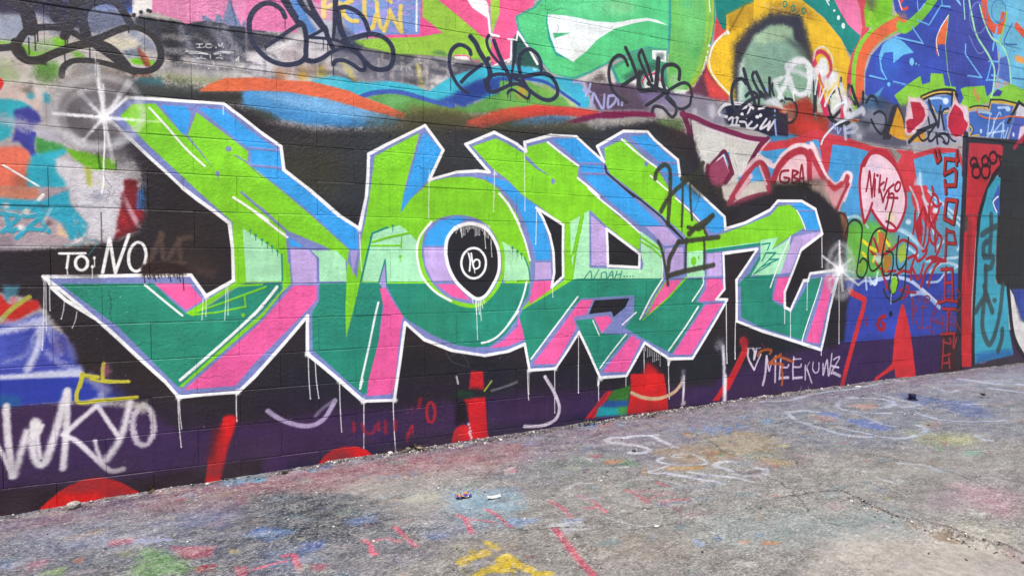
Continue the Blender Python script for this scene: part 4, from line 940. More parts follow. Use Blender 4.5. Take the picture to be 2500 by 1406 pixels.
C 38474a 85 11.6 1 69.7 69.7 7348,1485 -74,-31 -8,-104
C 38474a 85 11.7 1 70.1 70.1 7280,1320 153,1 -21,-105 -101,-15
C 38474a 85 11.8 1 70.5 70.5 7311,1216 9,-209 -36,-298 8,-165 109,-155 100,70 92,240 50,319
C 38474a 85 11.6 1 69.9 69.9 7158,743 168,145 135,-154
C 38474a 85 11.7 1 70 70 7295,1008 84,-151
C 38474a 85 12 1 72 72 7587,302 59,120 8,107
P 43585a 100 7.9 1 7536,853 -4,-13 -11,-10 -16,-6 -19,1 -16,6 -12,11 -5,13 3,13 11,10 17,6 18,-1 17,-6 12,-11
C 2a3a42 70 1.2 1 9.6 9.6 6893,1751 647,7
P d9d6d4 100 4.1 1 7749,1001 99,-94 125,-298 112,-20 23,-427 -175,167 -119,208
P 3a4a9a 100 12.4 1 7818,970 246,-4 21,-377 -86,50 -63,142
C 24232a 100 6.2 1 61.6 61.6 7735,1017 106,-481 120,-208 204,-186
P 3a3440 100 16 1 7110,174 774,57 224,-69 5,-96 -1000,26
# vertical red word
L 33161c 100 4.3 1 52.1 52.1 6767,2389 -4,-134
L 33161c 100 4.3 1 51.6 51.6 6574,2300 215,1
L 33161c 100 4.3 1 51.1 51.1 6581,2298 -13,-156
L 33161c 100 4.3 1 51.7 51.7 6568,2142 152,63 47,-28 -13,-135
L 33161c 100 4.3 1 51.6 51.6 6754,2042 -169,-9
L 33161c 100 4.3 1 51.2 51.2 6579,2077 25,-121
L 33161c 100 4.3 1 51.6 51.6 6609,1892 -23,-192 157,-46 46,232 -180,6
L 33161c 100 4.2 1 50.5 50.5 6399,2361 48,-103 52,34 -35,74
L aa2c2a 100 4.3 1 36.1 36.1 6752,2394 -3,-135
L aa2c2a 100 4.3 1 35.8 35.8 6559,2304 215,2
L aa2c2a 100 4.3 1 35.4 35.4 6566,2302 -13,-155
L aa2c2a 100 4.3 1 35.9 35.9 6553,2147 152,63 47,-29 -13,-135
L aa2c2a 100 4.3 1 35.8 35.8 6739,2046 -169,-9
L aa2c2a 100 4.3 1 35.5 35.5 6565,2081 25,-120
L aa2c2a 100 4.3 1 35.8 35.8 6594,1896 -22,-191 156,-46 46,232 -180,5
L aa2c2a 100 4.2 1 35 35 6384,2365 49,-103 51,34 -35,74
L 421c24 100 4.4 1 39.7 39.7 6620,1594 1,-155 -6,-138
L 421c24 100 4.4 1 40 40 6623,1580 122,-14 40,-116 -157,6
L 421c24 100 4.4 1 39.7 39.7 6630,1205 -4,-164 7,-160
L 421c24 100 4.5 1 40.2 40.2 6739,1188 19,-310
L 421c24 100 4.4 1 39.9 39.9 6626,1048 118,5
L 421c24 100 4.4 1 39.8 39.8 6556,1188 183,3
L 421c24 100 4.4 1 39.9 39.9 6528,849 139,26 172,-22
L 421c24 100 4.4 1 40 40 6600,788 214,-14
L 421c24 100 4.4 1 40 40 6688,778 -8,-227
L 421c24 100 4.4 1 40 40 6583,528 227,-2
L a82a2c 100 4.4 1 26.4 26.4 6611,1596 1,-155 -5,-138
L a82a2c 100 4.4 1 26.6 26.6 6614,1582 123,-14 39,-116 -156,6
L a82a2c 100 4.4 1 26.5 26.5 6622,1208 -5,-165 7,-160
L a82a2c 100 4.5 1 26.8 26.8 6730,1190 19,-310
L a82a2c 100 4.4 1 26.6 26.6 6617,1050 119,5
L a82a2c 100 4.4 1 26.5 26.5 6547,1190 183,3
L a82a2c 100 4.4 1 26.6 26.6 6519,851 139,26 173,-22
L a82a2c 100 4.4 1 26.7 26.7 6592,790 213,-13
L a82a2c 100 4.4 1 26.6 26.6 6679,781 -7,-227
L a82a2c 100 4.4 1 26.7 26.7 6574,530 227,-2
C a3303a 100 4.4 2 20 20 6606,452 128,-28 -11,57
C a3303a 100 4.4 2 19.9 19.9 6619,477 -7,-169
C a3303a 100 4.4 2 20 20 6598,302 141,16
C a3303a 100 4.4 2 19.8 19.8 6611,312 -8,-131
C a3303a 100 4.5 2 20.1 20.1 6711,288 23,-116
C a3303a 100 4.4 2 20 20 6601,225 127,9
C a3303a 100 4.5 2 20.2 20.2 6793,513 -14,-123
C a3303a 100 4.5 2 20.2 20.2 6833,476 -39,-105
# ringed name on the red strip
C 30141c 100 6 1 29.8 29.8 7109,2301 -2,-14 -6,-13 -10,-11 -14,-8 -15,-5 -17,-1 -15,3 -14,6 -11,10 -8,12 -3,13 2,14 6,12 10,11 14,9 15,5 16,1 16,-3 14,-6 12,-10 7,-12 3,-13
C 30141c 100 6 1 29.9 29.9 7174,2208 -3,-17 -8,-16 -13,-14 -17,-10 -20,-6 -21,-1 -20,3 -18,8 -14,12 -9,15 -4,17 2,16 8,16 13,14 17,10 20,6 21,1 20,-3 18,-8 14,-12 10,-15 4,-16
C 30141c 100 6.1 1 30.3 30.3 7305,2332 -1,-15 -6,-15 -10,-12 -13,-9 -15,-5 -15,-1 -15,3 -14,7 -11,11 -7,13 -3,15 2,15 6,14 9,12 13,9 15,6 15,1 16,-3 13,-8 11,-10 7,-14 3,-14
C 30141c 100 6.1 1 30.4 30.4 7340,2224 -2,-21 -8,-19 -13,-16 -18,-12 -20,-7 -21,-1 -21,4 -18,10 -15,15 -9,18 -4,19 2,21 8,19 13,16 17,12 20,7 21,2 21,-5 19,-10 14,-14 10,-18 4,-20
C 30141c 100 6.1 1 30.7 30.7 7459,2378 -2,-18 -7,-16 -12,-14 -16,-10 -19,-6 -19,-2 -19,4 -16,8 -13,12 -9,15 -4,17 2,17 7,16 12,14 16,10 18,7 20,1 18,-3 17,-9 14,-12 8,-15 4,-16
P 30141c 100 9 1 7156,2281 -6,-10 -19,-9 -28,-7 -30,-2 -28,3 -20,6 -7,10 7,10 18,9 28,7 30,2 28,-3 20,-6
C 30141c 100 6.2 1 27.9 27.9 7446,2400 102,-10
C 30141c 100 6.2 1 30.9 30.9 7496,2404 36,-103 -78,-64 -78,-57
C 30141c 100 6.1 1 27.5 27.5 7349,2323 -23,-141
# dark red scrawl and nick scribble
C a62530 100 1.7 1 31 31 6115,1766 -6,-137 -17,-96
C a62530 100 1.7 1 31.4 31.4 6115,1759 29,-184 83,-171 50,105 3,208 -36,88 -62,-105 -28,-97 96,-233 84,98 7,112
C a62530 100 1.8 1 31.6 31.6 6255,1799 82,-129
C a62530 100 1.8 1 31.9 31.9 6368,2011 25,-68 -52,-85 -6,-139 49,-96 92,-68 -19,-85 -55,-22 -47,62 -4,98 85,100 53,100 -39,110 -68,25
C a62530 100 1.8 1 32.1 32.1 6385,1859 58,-39 78,31
C a62530 100 1.8 1 32.2 32.2 6476,1555 71,-55 -30,-92 -54,-78
C a62530 100 1.8 1 32 32 6427,1666 23,-294
C a62530 100 1.7 1 30.2 30.2 5486,1494 -16,-118 101,-52 180,41 122,82 82,29 151,-53 57,-54 -41,-69 -70,-137
C a62530 100 1.6 1 29.6 29.6 5532,1297 42,-66 102,-53 164,-1
C a62530 100 1.6 1 29.3 29.3 5516,1481 52,-91 43,-66
C a62530 100 1.7 1 31.2 31.2 6025,1299 107,28 45,-54 107,55 31,56
C a62530 100 1.8 1 32.1 32.1 6308,1294 111,21 206,-41
C a62530 100 1.8 1 31.7 31.7 6442,1301 -65,-56 -76,-70 -71,-152
C a62530 100 1.8 1 32 32 6511,1259 -87,-70 -83,-168
C a62530 100 1.7 1 31.1 31.1 6076,1094 17,110 91,-111 82,152
C a62530 100 1.6 1 29.6 29.6 5636,1178 43,-81 44,-94
C a62530 100 1.7 1 30.5 30.5 5862,1143 83,34 107,-14
C a62530 100 1.6 1 29.5 29.5 5647,1457 -38,-93 63,-53
C a62530 100 1.7 1 29.7 29.7 5707,1471 33,-79 -49,-54
P b02a34 100 3.5 1 6162,1658 42,56 37,-109 -14,-208 -60,151
P a42630 100 2.7 1 6352,1308 272,-13 2,-35 -205,-8
C e6d52c 100 2.4 1 35.1 35.1 5360,1459 69,-38
C e6d52c 100 2.4 1 35.5 35.5 5449,1402 90,-32
C e6d52c 100 2.4 1 35.1 35.1 5363,1342 40,-26
C e6d52c 100 2.4 1 35.6 35.6 5531,1310 -18,-39
C e6d52c 100 2.5 1 36.3 36.3 5666,1484 73,-65
C e6d52c 100 2.4 1 35.8 35.8 5583,1549 3,-93
P c86a3a 100 8.2 1 5573,1548 91,-11 26,-172 -100,-28
P a9782e 100 6.6 1 5661,1324 102,1 14,-94 -80,-80 -42,67
P 9ab03a 100 6.8 1 5874,1393 103,69 16,-163 -92,-54 -35,81
P 7fae34 100 6.4 1 5318,1244 77,26 21,-59 -75,-71 -40,39
P c8d8d0 80 13 1 5662,1298 -6,-21 -19,-16 -28,-9 -32,0 -28,9 -20,16 -7,20 6,20 19,16 27,9 32,1 28,-9 20,-16
C a9cbd8 70 5.1 1 30.9 30.9 5909,1583 172,-64 157,-122
C 82283a 90 1.2 1 15.5 15.5 6099,914 21,-263
C 82283a 90 1.2 1 15.6 15.6 6110,900 75,-266 89,-31
C 82283a 90 1.2 1 15.6 15.6 6196,926 -27,-152
C 82283a 90 1.2 1 15.8 15.8 6274,603 -19,224
C 82283a 90 1.2 1 15.8 15.8 6222,814 110,4
C 82283a 90 1.2 1 15.8 15.8 6263,883 111,11 -23,29 -67,-6 -9,-48 101,-17
C 82283a 90 1.2 1 16.2 16.2 6554,919 -150,-223 185,-64
C 82283a 90 1.2 1 16.2 16.2 6514,792 -65,-83 141,-91
C 82283a 90 1.2 1 16 16 6404,696 6,-141
C 82283a 90 1.2 1 16.3 16.3 6585,718 6,-129
C 82283a 90 1.2 1 16.5 16.5 6724,728 -43,-71 144,-63
C 82283a 90 1.2 1 15.9 15.9 6319,601 66,11 59,-73
C 8e2c3a 85 1.2 1 16.4 16.4 6667,974 72,-45 -68,-41
C 8e2c3a 85 1.2 1 16.7 16.7 6808,986 74,-60 -69,-56
C 8e2c3a 85 1.2 1 16.6 16.6 6700,758 123,-120 75,-91
C 8e2c3a 85 1.2 1 16.7 16.7 6818,754 70,27
C 9a2838 100 1.2 1 23.8 23.8 5915,986 126,39 -18,-82 -84,-39
C 9a2838 100 1.2 1 25.7 25.7 5979,972 172,-10
# dark looped tag over the green
C 2a2f26 100 1.2 1 20.6 20.6 5110,1397 32,180 92,73 107,-55 -5,-143 -33,-182 -16,-117 79,-40 56,66 8,78 -60,39 -47,-39
C 2a2f26 100 1.2 1 21.1 21.1 5440,1244 5,158 64,132 98,48 82,-31
C 2a2f26 100 1.2 1 21.1 21.1 5437,1349 23,-131 61,-40 98,66 37,94
C 2a2f26 100 1.2 1 21.5 21.5 5734,1725 -44,-201 -54,-200 15,-146 53,-47 80,46 16,121 -22,54 -82,13
C 2a2f26 100 1.2 1 21.9 21.9 5876,1515 -26,-149 4,-121 44,-55 92,82 33,232
C 2a2f26 100 1.2 1 22.1 22.1 6015,1436 -23,-219 -15,-191 -59,-121
C 2a2f26 100 1.2 1 21.6 21.6 5667,1004 43,-68 105,-56 82,25
C 2a2f26 100 1.2 1 21.7 21.7 5775,1137 -37,-107 43,-68 51,12 49,94 -23,68 -52,1
P 7fb824 100 1.7 1 5786,1110 51,20 38,-62 -32,-94 -51,-19 -28,74
C d8e0e0 100 1.2 1 6.7 6.7 5781,962 2,-108
# dark ground of the big green piece
P 2b262b 100 24.2 1.3 -435,1734 -97,141 55,117 195,157 202,18 147,-35 129,-66 250,-29 340,26 260,44 108,41 310,-24 456,63 466,14 285,55 300,78 359,-75 129,-281 219,-286 266,85 326,105 499,-3 270,-173 96,-296 -11,-376 32,-341 -136,-220 -721,58 -284,-29 -228,-63 -217,-188 -578,21 -453,32 -551,32 -439,23 -404,-19 -217,-19 -405,26 -260,-23 -288,-18 -270,18 -193,156 -74,85 -89,161 -106,136 -102,111 -31,169 -167,2 3,102 202,64 213,24 169,68 44,112
P 33363b 100 75.2 1 217,1976 937,159 310,-11 1507,166 404,-318 260,-315 -2593,-196 -739,175
P 25252c 100 50.7 1 290,616 747,54 886,-168 2375,83 745,973 -26,-1010 -1618,-250 -1143,45 -1221,21 -608,30
P 3d3b2e 55 96.2 1 659,1802 -22,-66 -61,-55 -87,-33 -94,-4 -83,24 -56,47 -19,61 21,63 57,54 83,34 94,8 86,-22 60,-47
P 4a4a33 80 53 1 1378,2169 -34,-26 -94,-27 -132,-22 -143,-13 -124,-2 -85,10 -29,19 30,25 84,26 125,22 142,14 132,4 94,-10
P 4a4833 70 60.5 1 2455,2242 -55,-25 -152,-30 -213,-28 -227,-20 -196,-9 -131,3 -46,15 46,23 131,28 196,27 227,22 212,12 153,-2
P 3f3330 60 64.9 1 -53,1249 -13,-41 -36,-32 -50,-17 -54,0 -48,18 -33,32 -11,39 12,39 34,32 49,18 54,1 50,-17 34,-32
P 3c3a2c 55 96.2 2 635,1801 -20,-55 -54,-47 -77,-27 -84,-4 -74,19 -50,39 -17,51 19,53 51,45 74,29 83,7 77,-18 53,-40
P 24242c 60 94 2 440,1544 -14,-53 -40,-44 -56,-25 -60,-1 -54,22 -37,41 -12,51 14,52 37,43 55,25 60,3 56,-20 38,-41
P 2c2f33 60 111.7 2 1552,1940 -18,-37 -49,-31 -70,-20 -76,-5 -68,11 -47,25 -16,33 17,36 46,31 68,20 76,6 70,-10 49,-24
P 352c2c 60 86.5 2 -50,1434 -14,-60 -35,-49 -50,-27 -55,-1 -48,26 -32,47 -11,58 13,59 34,49 49,28 54,2 49,-25 34,-47
P 261f22 60 84.6 2 -192,1613 -11,-60 -29,-48 -40,-27 -44,-2 -39,25 -26,45 -9,58 11,58 28,48 40,28 44,3 39,-24 27,-46
P 1e1f26 70 147.9 2 3553,1389 -16,-86 -46,-69 -68,-39 -74,1 -67,38 -46,67 -17,84 15,84 44,69 66,39 74,2 68,-36 48,-68
P 1f2026 70 165.1 2 4580,1259 -28,-94 -81,-74 -118,-40 -129,2 -115,42 -80,73 -29,90 26,89 76,74 113,42 129,2 119,-39 85,-74
P 1f1f27 60 127.7 2 2685,448 -44,-37 -121,-23 -171,-5 -184,14 -160,30 -108,39 -39,40 38,35 108,24 160,7 184,-12 171,-28 122,-40
P 22212b 60 111.3 2 1671,462 -37,-34 -101,-21 -142,-4 -153,13 -134,26 -90,36 -32,37 33,32 90,21 134,7 153,-11 142,-25 100,-37
P 2a2430 60 94.4 2 500,450 -22,-41 -60,-30 -85,-11 -92,9 -81,27 -55,39 -19,43 20,40 56,30 81,12 92,-7 85,-26 59,-39
P 2c2224 60 82.7 2 -329,659 -12,-58 -34,-45 -48,-22 -51,4 -45,30 -31,49 -10,59 13,56 32,45 46,23 51,-3 47,-28 32,-50
P 4a3a34 50 144.2 2 3330,2259 -11,-56 -34,-48 -48,-28 -54,-4 -48,20 -34,42 -12,53 11,56 32,47 48,29 53,5 49,-20 35,-41
P 4a4a3a 40 159.4 2 4277,1539 -28,-25 -79,-21 -112,-13 -124,-2 -109,8 -74,17 -27,23 26,24 74,21 108,13 123,4 113,-8 80,-17
C 2c2036 55 83.5 2 122.8 122.8 151,384 372,1 405,-51
C 2c2036 55 99 2 145.6 145.6 1036,404 573,-22 647,-39
C 2c2036 55 72.3 2 106.4 106.4 -544,541 231,-135 288,-76
# lavender silhouette
P 7c86be 100 0 1 -496,2123 469,18 200,-148 102,-67 14,-135 132,-101 182,-157 123,-77 44,206 15,257 364,210 121,-148 -96,-199 188,62 148,17 86,-3 -170,173 207,97 162,-61 75,-48 -10,61 209,66 204,9 237,-165 -61,109 229,131 221,16 65,-56 226,-137 22,-123 224,-143 238,-162 11,-97 217,57 276,115 89,81 285,12 175,-65 94,-216 -264,-145 -190,-368 3,-132 70,-27 154,256 56,0 24,61 385,36 -130,-368 -97,-356 -240,68 -487,135 -287,95 -6,341 228,260 -374,-41 18,-292 -86,-82 118,-3 -358,-466 -233,11 -237,139 -165,-242 -238,3 -182,348 -196,-254 -207,3 -39,187 -129,-44 -174,-18 -229,47 -193,83 -127,115 -59,-398 -14,-96 -200,13 -143,143 -184,173 3,230 -303,-349 -84,-79 -303,-4 -66,95 -280,322 -255,261 672,2 74,-118 142,86 -2,183 -14,144 -230,186 -358,362
# letter fills: first stroke
P 82d12a 100 0 1 -525,2025 57,68 105,12 127,-152 24,-12 48,138 206,-153 55,-44 -5,-59 78,-70 133,-108 130,-111 227,-208 -11,-76 -17,-201 3,-269 46,166 42,172 -69,132 -145,99 -209,87 -100,100 -59,50 -60,63 108,-114 106,-107 17,-154 9,-151 -48,-48 -115,-151 -421,-375 -15,15 437,389 114,139 0,41 -197,-2 -57,-23 -222,-162 -34,19 257,171 -12,342 -187,181 -225,226
L 7c86be 100 1.2 1 13.9 13.9 59,1648 69,-63 87,-77 85,-77 11,-182
L 7c86be 100 1.2 1 10.8 2.2 -210,1942 63,-81 56,-78
L 7c86be 100 1.2 1 9.1 4.5 30,1856 54,-31 86,-82
P 7c86be 100 0 1 10,1891 -2,-7 -4,-6 -6,-4 -7,0 -6,3 -4,5 -1,7 2,7 4,6 6,3 6,1 6,-3 4,-5
P 7c86be 100 0 1 -54,1748 -1,-7 -3,-6 -4,-3 -5,0 -4,3 -3,5 0,7 1,7 3,6 4,3 5,1 4,-3 2,-6
C 7c86be 100 1.2 1 4.4 4.4 -64,1748 1,-37
P 3a9fe6 100 0 1 -336,2099 121,8 23,-42 -24,-111 -22,3
P 3a9fe6 100 0 1 -155,2107 124,1 75,-57 120,-87 103,-65 15,-116 125,-99 191,-159 113,-75 4,-124 -53,7 -222,211 -191,156 -123,92 -15,18 -3,89 -66,43 -104,86
L 7c86be 100 1.2 1 13.8 13.8 111,1904 159,-4
L 7c86be 100 1.2 1 16.1 16.1 114,1806 173,-6
P a99ad2 100 0 1 667,1318 48,6 -34,-155
P 3a9fe6 100 0 1 309,1400 78,-53 6,-7 -76,4
P bea6da 100 0 1 319,1332 102,-9 47,-51 -2,-146 -133,-6 -11,93
P abe8b8 100 0 1 438,1319 146,1 55,-57 4,-131 -160,1 -1,142
P abe8b8 100 0 1 61,1444 104,-71 101,-80 5,-155 -195,-3
P ec5f9f 100 0 1 335,1111 131,-2 -1,-84 -43,-51 -312,-317 -99,-119 -262,-2 200,177 209,192
P 2a8a72 100 0 1 -809,1135 420,-3 71,-83 81,-84 34,-19 233,157 46,23 197,2 -5,-38 -109,-130 -436,-405 -13,10 -271,340
P ec5f9f 100 0 1 -385,1132 169,-3 62,-90 -11,-14 -70,-44
P 78c924 100 0 1 -228,965 113,72 138,81 142,7 0,-10 -135,-9 -116,-66 -100,-68 -8,-27 -14,3
L 78c924 100 1.2 1 11.4 11.4 -197,964 153,55 224,85
L 78c924 100 1.2 1 10.6 10.6 -201,953 128,11 142,28
C 78c924 100 1.2 1 9.3 9.3 66,1053 5,-66
P 78c924 100 0 1 66,944 -1,-5 -3,-5 -4,-2 -4,0 -4,3 -3,4 -1,6 1,5 3,4 4,2 4,0 4,-3 3,-4
P 2a8a78 100 0 1 107,1433 -1,-4 -1,-2 -2,-2 -3,0 -2,2 -1,2 -1,3 1,3 2,3 2,1 2,1 2,-2 1,-2
C 2a8a78 100 1.2 1 3.1 3.1 102,1432 -1,-27
P 2a8a78 100 0 1 136,1405 0,-3 -2,-3 -2,-1 -2,0 -2,1 -2,3 0,3 0,3 2,2 2,2 2,0 2,-1 2,-3
C 2a8a78 100 1.2 1 3.1 3.1 131,1405 0,-28
P 2a8a78 100 0 1 137,1405 -1,-4 -2,-3 -3,-2 -3,0 -2,2 -2,3 -1,4 1,4 2,3 3,1 3,0 2,-1 2,-3
C 2a8a78 100 1.2 1 3.9 3.9 130,1405 0,-31
P 2a8a78 100 0 1 171,1380 -1,-4 -2,-3 -2,-2 -3,0 -3,1 -2,4 -1,3 1,4 2,3 3,2 3,0 2,-1 2,-4
C 2a8a78 100 1.2 1 3.9 3.9 164,1379 0,-30
P 2a8a78 100 0 1 200,1361 -1,-4 -2,-3 -3,-1 -3,-1 -3,2 -2,3 0,4 1,4 2,3 2,2 3,0 3,-2 2,-3
C 2a8a78 100 1.2 1 3.9 3.9 193,1361 0,-31
P 2a8a78 100 0 1 225,1340 -1,-3 -1,-4 -3,-1 -3,0 -3,1 -2,3 -1,4 1,4 2,3 3,2 3,0 3,-2 2,-3
C 2a8a78 100 1.2 1 4 4 218,1340 1,-31
P 2a8a78 100 0 1 254,1316 -1,-4 -2,-3 -2,-2 -4,0 -2,2 -2,3 -1,4 1,4 2,3 3,2 3,0 3,-2 1,-3
C 2a8a78 100 1.2 1 4 4 247,1316 1,-31
L 2a8a78 100 1.2 1 8.8 8.8 270,1297 3,-157
# second stroke of the first letter and the round letter
P 82d12a 100 0 1 823,1909 143,88 144,82 -38,-147 -28,-106 -40,-145 -20,-118 65,92 76,66 47,50 142,37 146,12 106,-16 87,-48 80,-85 74,-101 63,-174 32,-172 -3,-115 -98,-33 -93,36 -40,185 -33,95 -66,82 -77,39 -145,-31 -100,-123 -85,-268 -434,32 -11,-76 -72,-201 58,277 16,127 19,163 26,105 24,145
P 3a9fe6 100 0 1 1149,2087 107,-107 -84,-191 -64,-69 -59,-65 -65,-92 25,131 43,133 64,200
C 7c86be 100 1.2 1 10.6 10.6 1124,2080 -52,-161 -55,-198
P abe8b8 100 0 1 802,1427 49,23 53,12 72,24 49,-36 64,-62 6,-112 46,-151 -402,4 23,128
P abe8b8 100 0 1 1668,1405 132,-68 0,-215 -100,3 10,135
L 78c924 100 1.2 1 15.1 15.1 802,1375 101,32 136,31
L 78c924 100 1.2 1 12.4 12.4 796,1353 192,4
C 78c924 100 1.2 1 8.1 8.1 989,1413 -3,-71
P 78c924 100 0 1 989,1287 -1,-5 -3,-3 -4,-3 -4,0 -4,2 -3,4 -1,5 1,4 3,4 4,2 4,0 4,-2 3,-3
C 78c924 100 1.2 1 3.6 3.6 980,1284 0,-31
L 2a8a78 100 1.2 1 12.2 12.2 899,1471 -97,-41 -71,-297
P 2a8a78 100 0 1 940,1480 -1,-3 -2,-4 -3,-1 -3,0 -3,1 -2,3 -1,4 1,4 2,3 3,2 3,0 3,-2 2,-3
C 2a8a78 100 1.2 1 4.5 4.5 933,1480 -1,-37
P a99ad2 100 0 1 839,1127 44,143 9,-147 -11,-39 -35,1
L 2a8a78 100 1.2 1 8 8 842,1127 41,141 8,-145
P 2a8a78 100 0 1 1776,1349 -1,-5 -3,-5 -4,-2 -4,0 -4,2 -3,4 0,5 0,5 3,4 4,3 4,0 4,-2 3,-4
C 6a4a4a 100 1.2 1 4.1 4.1 1767,1347 1,-34
P 2a8a72 100 0 1 483,1121 160,3 -9,-151 3,-198 18,70 36,139 32,139 117,-1 20,-26 5,-109 -28,-240 -24,-116 -53,-203 -23,-3 -68,62 -231,236 0,225 41,66
P 2a8a72 100 0 1 884,1116 1015,-12 -9,-81 -76,-107 -19,-62 -78,-96 -129,-81 -122,1 -111,23 -161,73 -182,114 -16,19 -76,136
P ec5f9f 100 0 1 847,1086 37,4 49,-94 63,-89 -17,-78 -42,-364 -19,-54 -158,-1 13,105 64,232 33,219
P ec5f9f 100 0 1 1591,665 111,51 99,87 13,65 31,-90 13,-64 -126,-42
P abe8b8 100 0 1 1733,1365 63,-37 54,-39 38,-68 14,-93 -180,2
P 2a8a78 100 0 1 1775,1352 -1,-4 -2,-4 -4,-2 -3,0 -4,2 -2,4 -1,4 1,5 2,4 4,2 3,0 4,-2 2,-4
C 5a5a4a 100 1.2 1 4.1 4.1 1767,1352 3,-36
P 2a8a78 100 0 1 1813,1328 0,-5 -3,-4 -3,-2 -4,0 -3,2 -3,4 -1,5 1,4 3,4 3,2 4,0 3,-2 3,-4
C 5a5a4a 100 1.2 1 4.1 4.1 1805,1328 3,-37
P 2a8a78 100 0 1 1844,1310 -1,-4 -3,-4 -3,-2 -4,0 -3,2 -3,4 -1,4 1,5 3,4 3,2 4,0 3,-2 3,-4
C 5a5a4a 100 1.2 1 4.1 4.1 1835,1310 3,-36
C 2a8a78 100 1.2 1 10.3 10.3 1859,1287 32,-76 11,-83
Q 82d12a 100 0 1 1092,1321 30,99 76,97 115,45 157,15 142,-71 82,-132 16,-114 -10,-106 -48,-95 -93,-89 -91,-26 -119,27 -97,53 -94,79 -47,92
Q 7c86be 100 0 1 1122,1348 30,109 84,77 135,30 139,-23 102,-73 62,-132 12,-134 -54,-124 -72,-75 -92,-31 -158,41 -105,85 -64,115
P 3a9fe6 100 0 1 1133,1359 31,89 81,75 116,29 79,-6 -89,-56 -54,-66 -19,-63
P bea6da 100 0 1 1133,1344 142,2 17,-106 50,-113 -148,1 -47,94
P ec5f9f 100 0 1 1219,1107 131,-1 106,-110 -126,26
Q 25262c 100 0 1 1286,1322 12,83 43,60 78,38 82,2 80,-37 63,-84 24,-87 -6,-115 -52,-94 -51,-66 -51,-19 -59,35 -101,91 -48,93
C f6f5f4 100 1.2 1 23.2 23.2 1284,1304 9,92 48,70 79,38 80,1 81,-36 61,-86 25,-85 -4,-115 -47,-95 -51,-64 -56,-20 -56,28 -93,85 -54,95 -22,92
C f6f5f4 100 1.2 1 16.5 16.5 1570,1245 -4,-29 -10,-26 -17,-22 -21,-16 -25,-8 -25,0 -24,9 -21,16 -16,21 -10,26 -4,29 4,28 10,26 17,22 21,16 24,8 25,0 24,-8 21,-15 17,-22 11,-26 3,-29
C f6f5f4 100 1.2 1 12.6 12.6 1444,1310 13,-51 -6,-66
C f6f5f4 100 1.2 1 12.6 12.6 1464,1310 11,-70 14,-33 32,14 0,40 -27,7 -17,-23
C f6f5f4 100 1.2 1 6.8 6.8 1484,1212 5,-33
C f4f2f0 96 1.2 1 3.8 3.8 1336,1489 0,-21 0,-21
P f4f2f0 100 0 1 1339,1449 0,-2 -1,-2 -1,-1 -1,0 -1,1 -1,2 0,1 0,2 1,2 1,0 1,1 1,-1 1,-2
C f4f2f0 96 1.2 1 3.8 3.8 1347,1493 0,-17 0,-18
P f4f2f0 100 0 1 1349,1460 0,-1 -1,-2 -1,-1 -1,0 -1,1 -1,1 0,2 0,2 1,2 1,0 1,0 1,0 1,-2
C f4f2f0 96 1.2 1 3.8 3.8 1357,1496 0,-27 0,-26
P f4f2f0 100 0 1 1359,1445 0,-2 -1,-2 -1,0 -1,-1 -1,1 -1,2 0,1 0,2 1,2 1,1 1,0 1,-1 1,-2
C f4f2f0 96 1.2 1 3.8 3.8 1367,1499 0,-19 0,-19
P f4f2f0 100 0 1 1370,1463 0,-2 -1,-1 -1,-1 -1,0 -2,1 0,1 -1,2 1,2 0,1 2,1 1,0 1,-1 1,-1
C f4f2f0 96 1.2 1 3.8 3.8 1378,1502 0,-16 -1,-16
P f4f2f0 100 0 1 1380,1472 0,-2 -1,-2 -1,0 -1,0 -1,0 -1,2 0,2 0,1 1,2 1,1 1,0 1,-1 1,-1
C f4f2f0 96 1.2 1 3.8 3.8 1388,1505 0,-27 0,-27
P f4f2f0 100 0 1 1390,1453 0,-2 -1,-2 -1,-1 -1,0 -1,1 -1,2 0,1 0,2 1,2 1,1 1,0 1,-1 1,-2
C f4f2f0 96 1.2 1 3.8 3.8 1398,1507 0,-44 0,-43
P f4f2f0 100 0 1 1401,1421 -1,-1 0,-2 -1,-1 -2,0 -1,1 -1,2 0,1 1,2 0,2 1,0 2,0 1,0 0,-2
C f4f2f0 96 1.2 1 3.8 3.8 1409,1509 -1,-40 0,-40
P f4f2f0 100 0 1 1411,1431 0,-2 -1,-1 -1,-1 -1,0 -1,1 -1,1 0,2 0,2 1,1 1,1 1,0 1,-1 1,-1
C f4f2f0 96 1.2 1 3.8 3.8 1419,1511 0,-39 0,-39
P f4f2f0 100 0 1 1421,1435 0,-2 -1,-1 -1,-1 -1,0 -1,1 -1,1 0,2 0,2 1,1 1,1 1,0 1,0 1,-2
C f4f2f0 96 1.2 1 3.8 3.8 1429,1513 0,-22 0,-21
P f4f2f0 100 0 1 1432,1472 0,-2 -1,-1 -1,-1 -1,0 -1,1 -1,1 0,2 0,2 1,1 1,1 1,0 1,-1 1,-1
C f4f2f0 96 1.2 1 3.9 3.9 1440,1514 0,-32 0,-31
P f4f2f0 100 0 1 1442,1453 0,-2 -1,-1 -1,-1 -1,0 -1,1 -1,1 0,2 0,2 1,1 1,1 1,0 1,-1 1,-1
C f4f2f0 96 1.2 1 3.9 3.9 1450,1515 0,-23 0,-23
P f4f2f0 100 0 1 1453,1471 0,-2 -1,-1 -1,-1 -2,0 -1,0 0,2 -1,2 1,2 0,1 2,1 1,0 1,-1 1,-1
C f4f2f0 96 1.2 1 3.9 3.9 1461,1516 0,-20 0,-20
P f4f2f0 100 0 1 1463,1478 0,-1 -1,-2 -1,-1 -1,0 -1,1 -1,1 0,2 0,2 1,2 1,0 1,0 1,0 1,-2
C f4f2f0 96 1.2 1 3.9 3.9 1471,1516 0,-17 0,-18
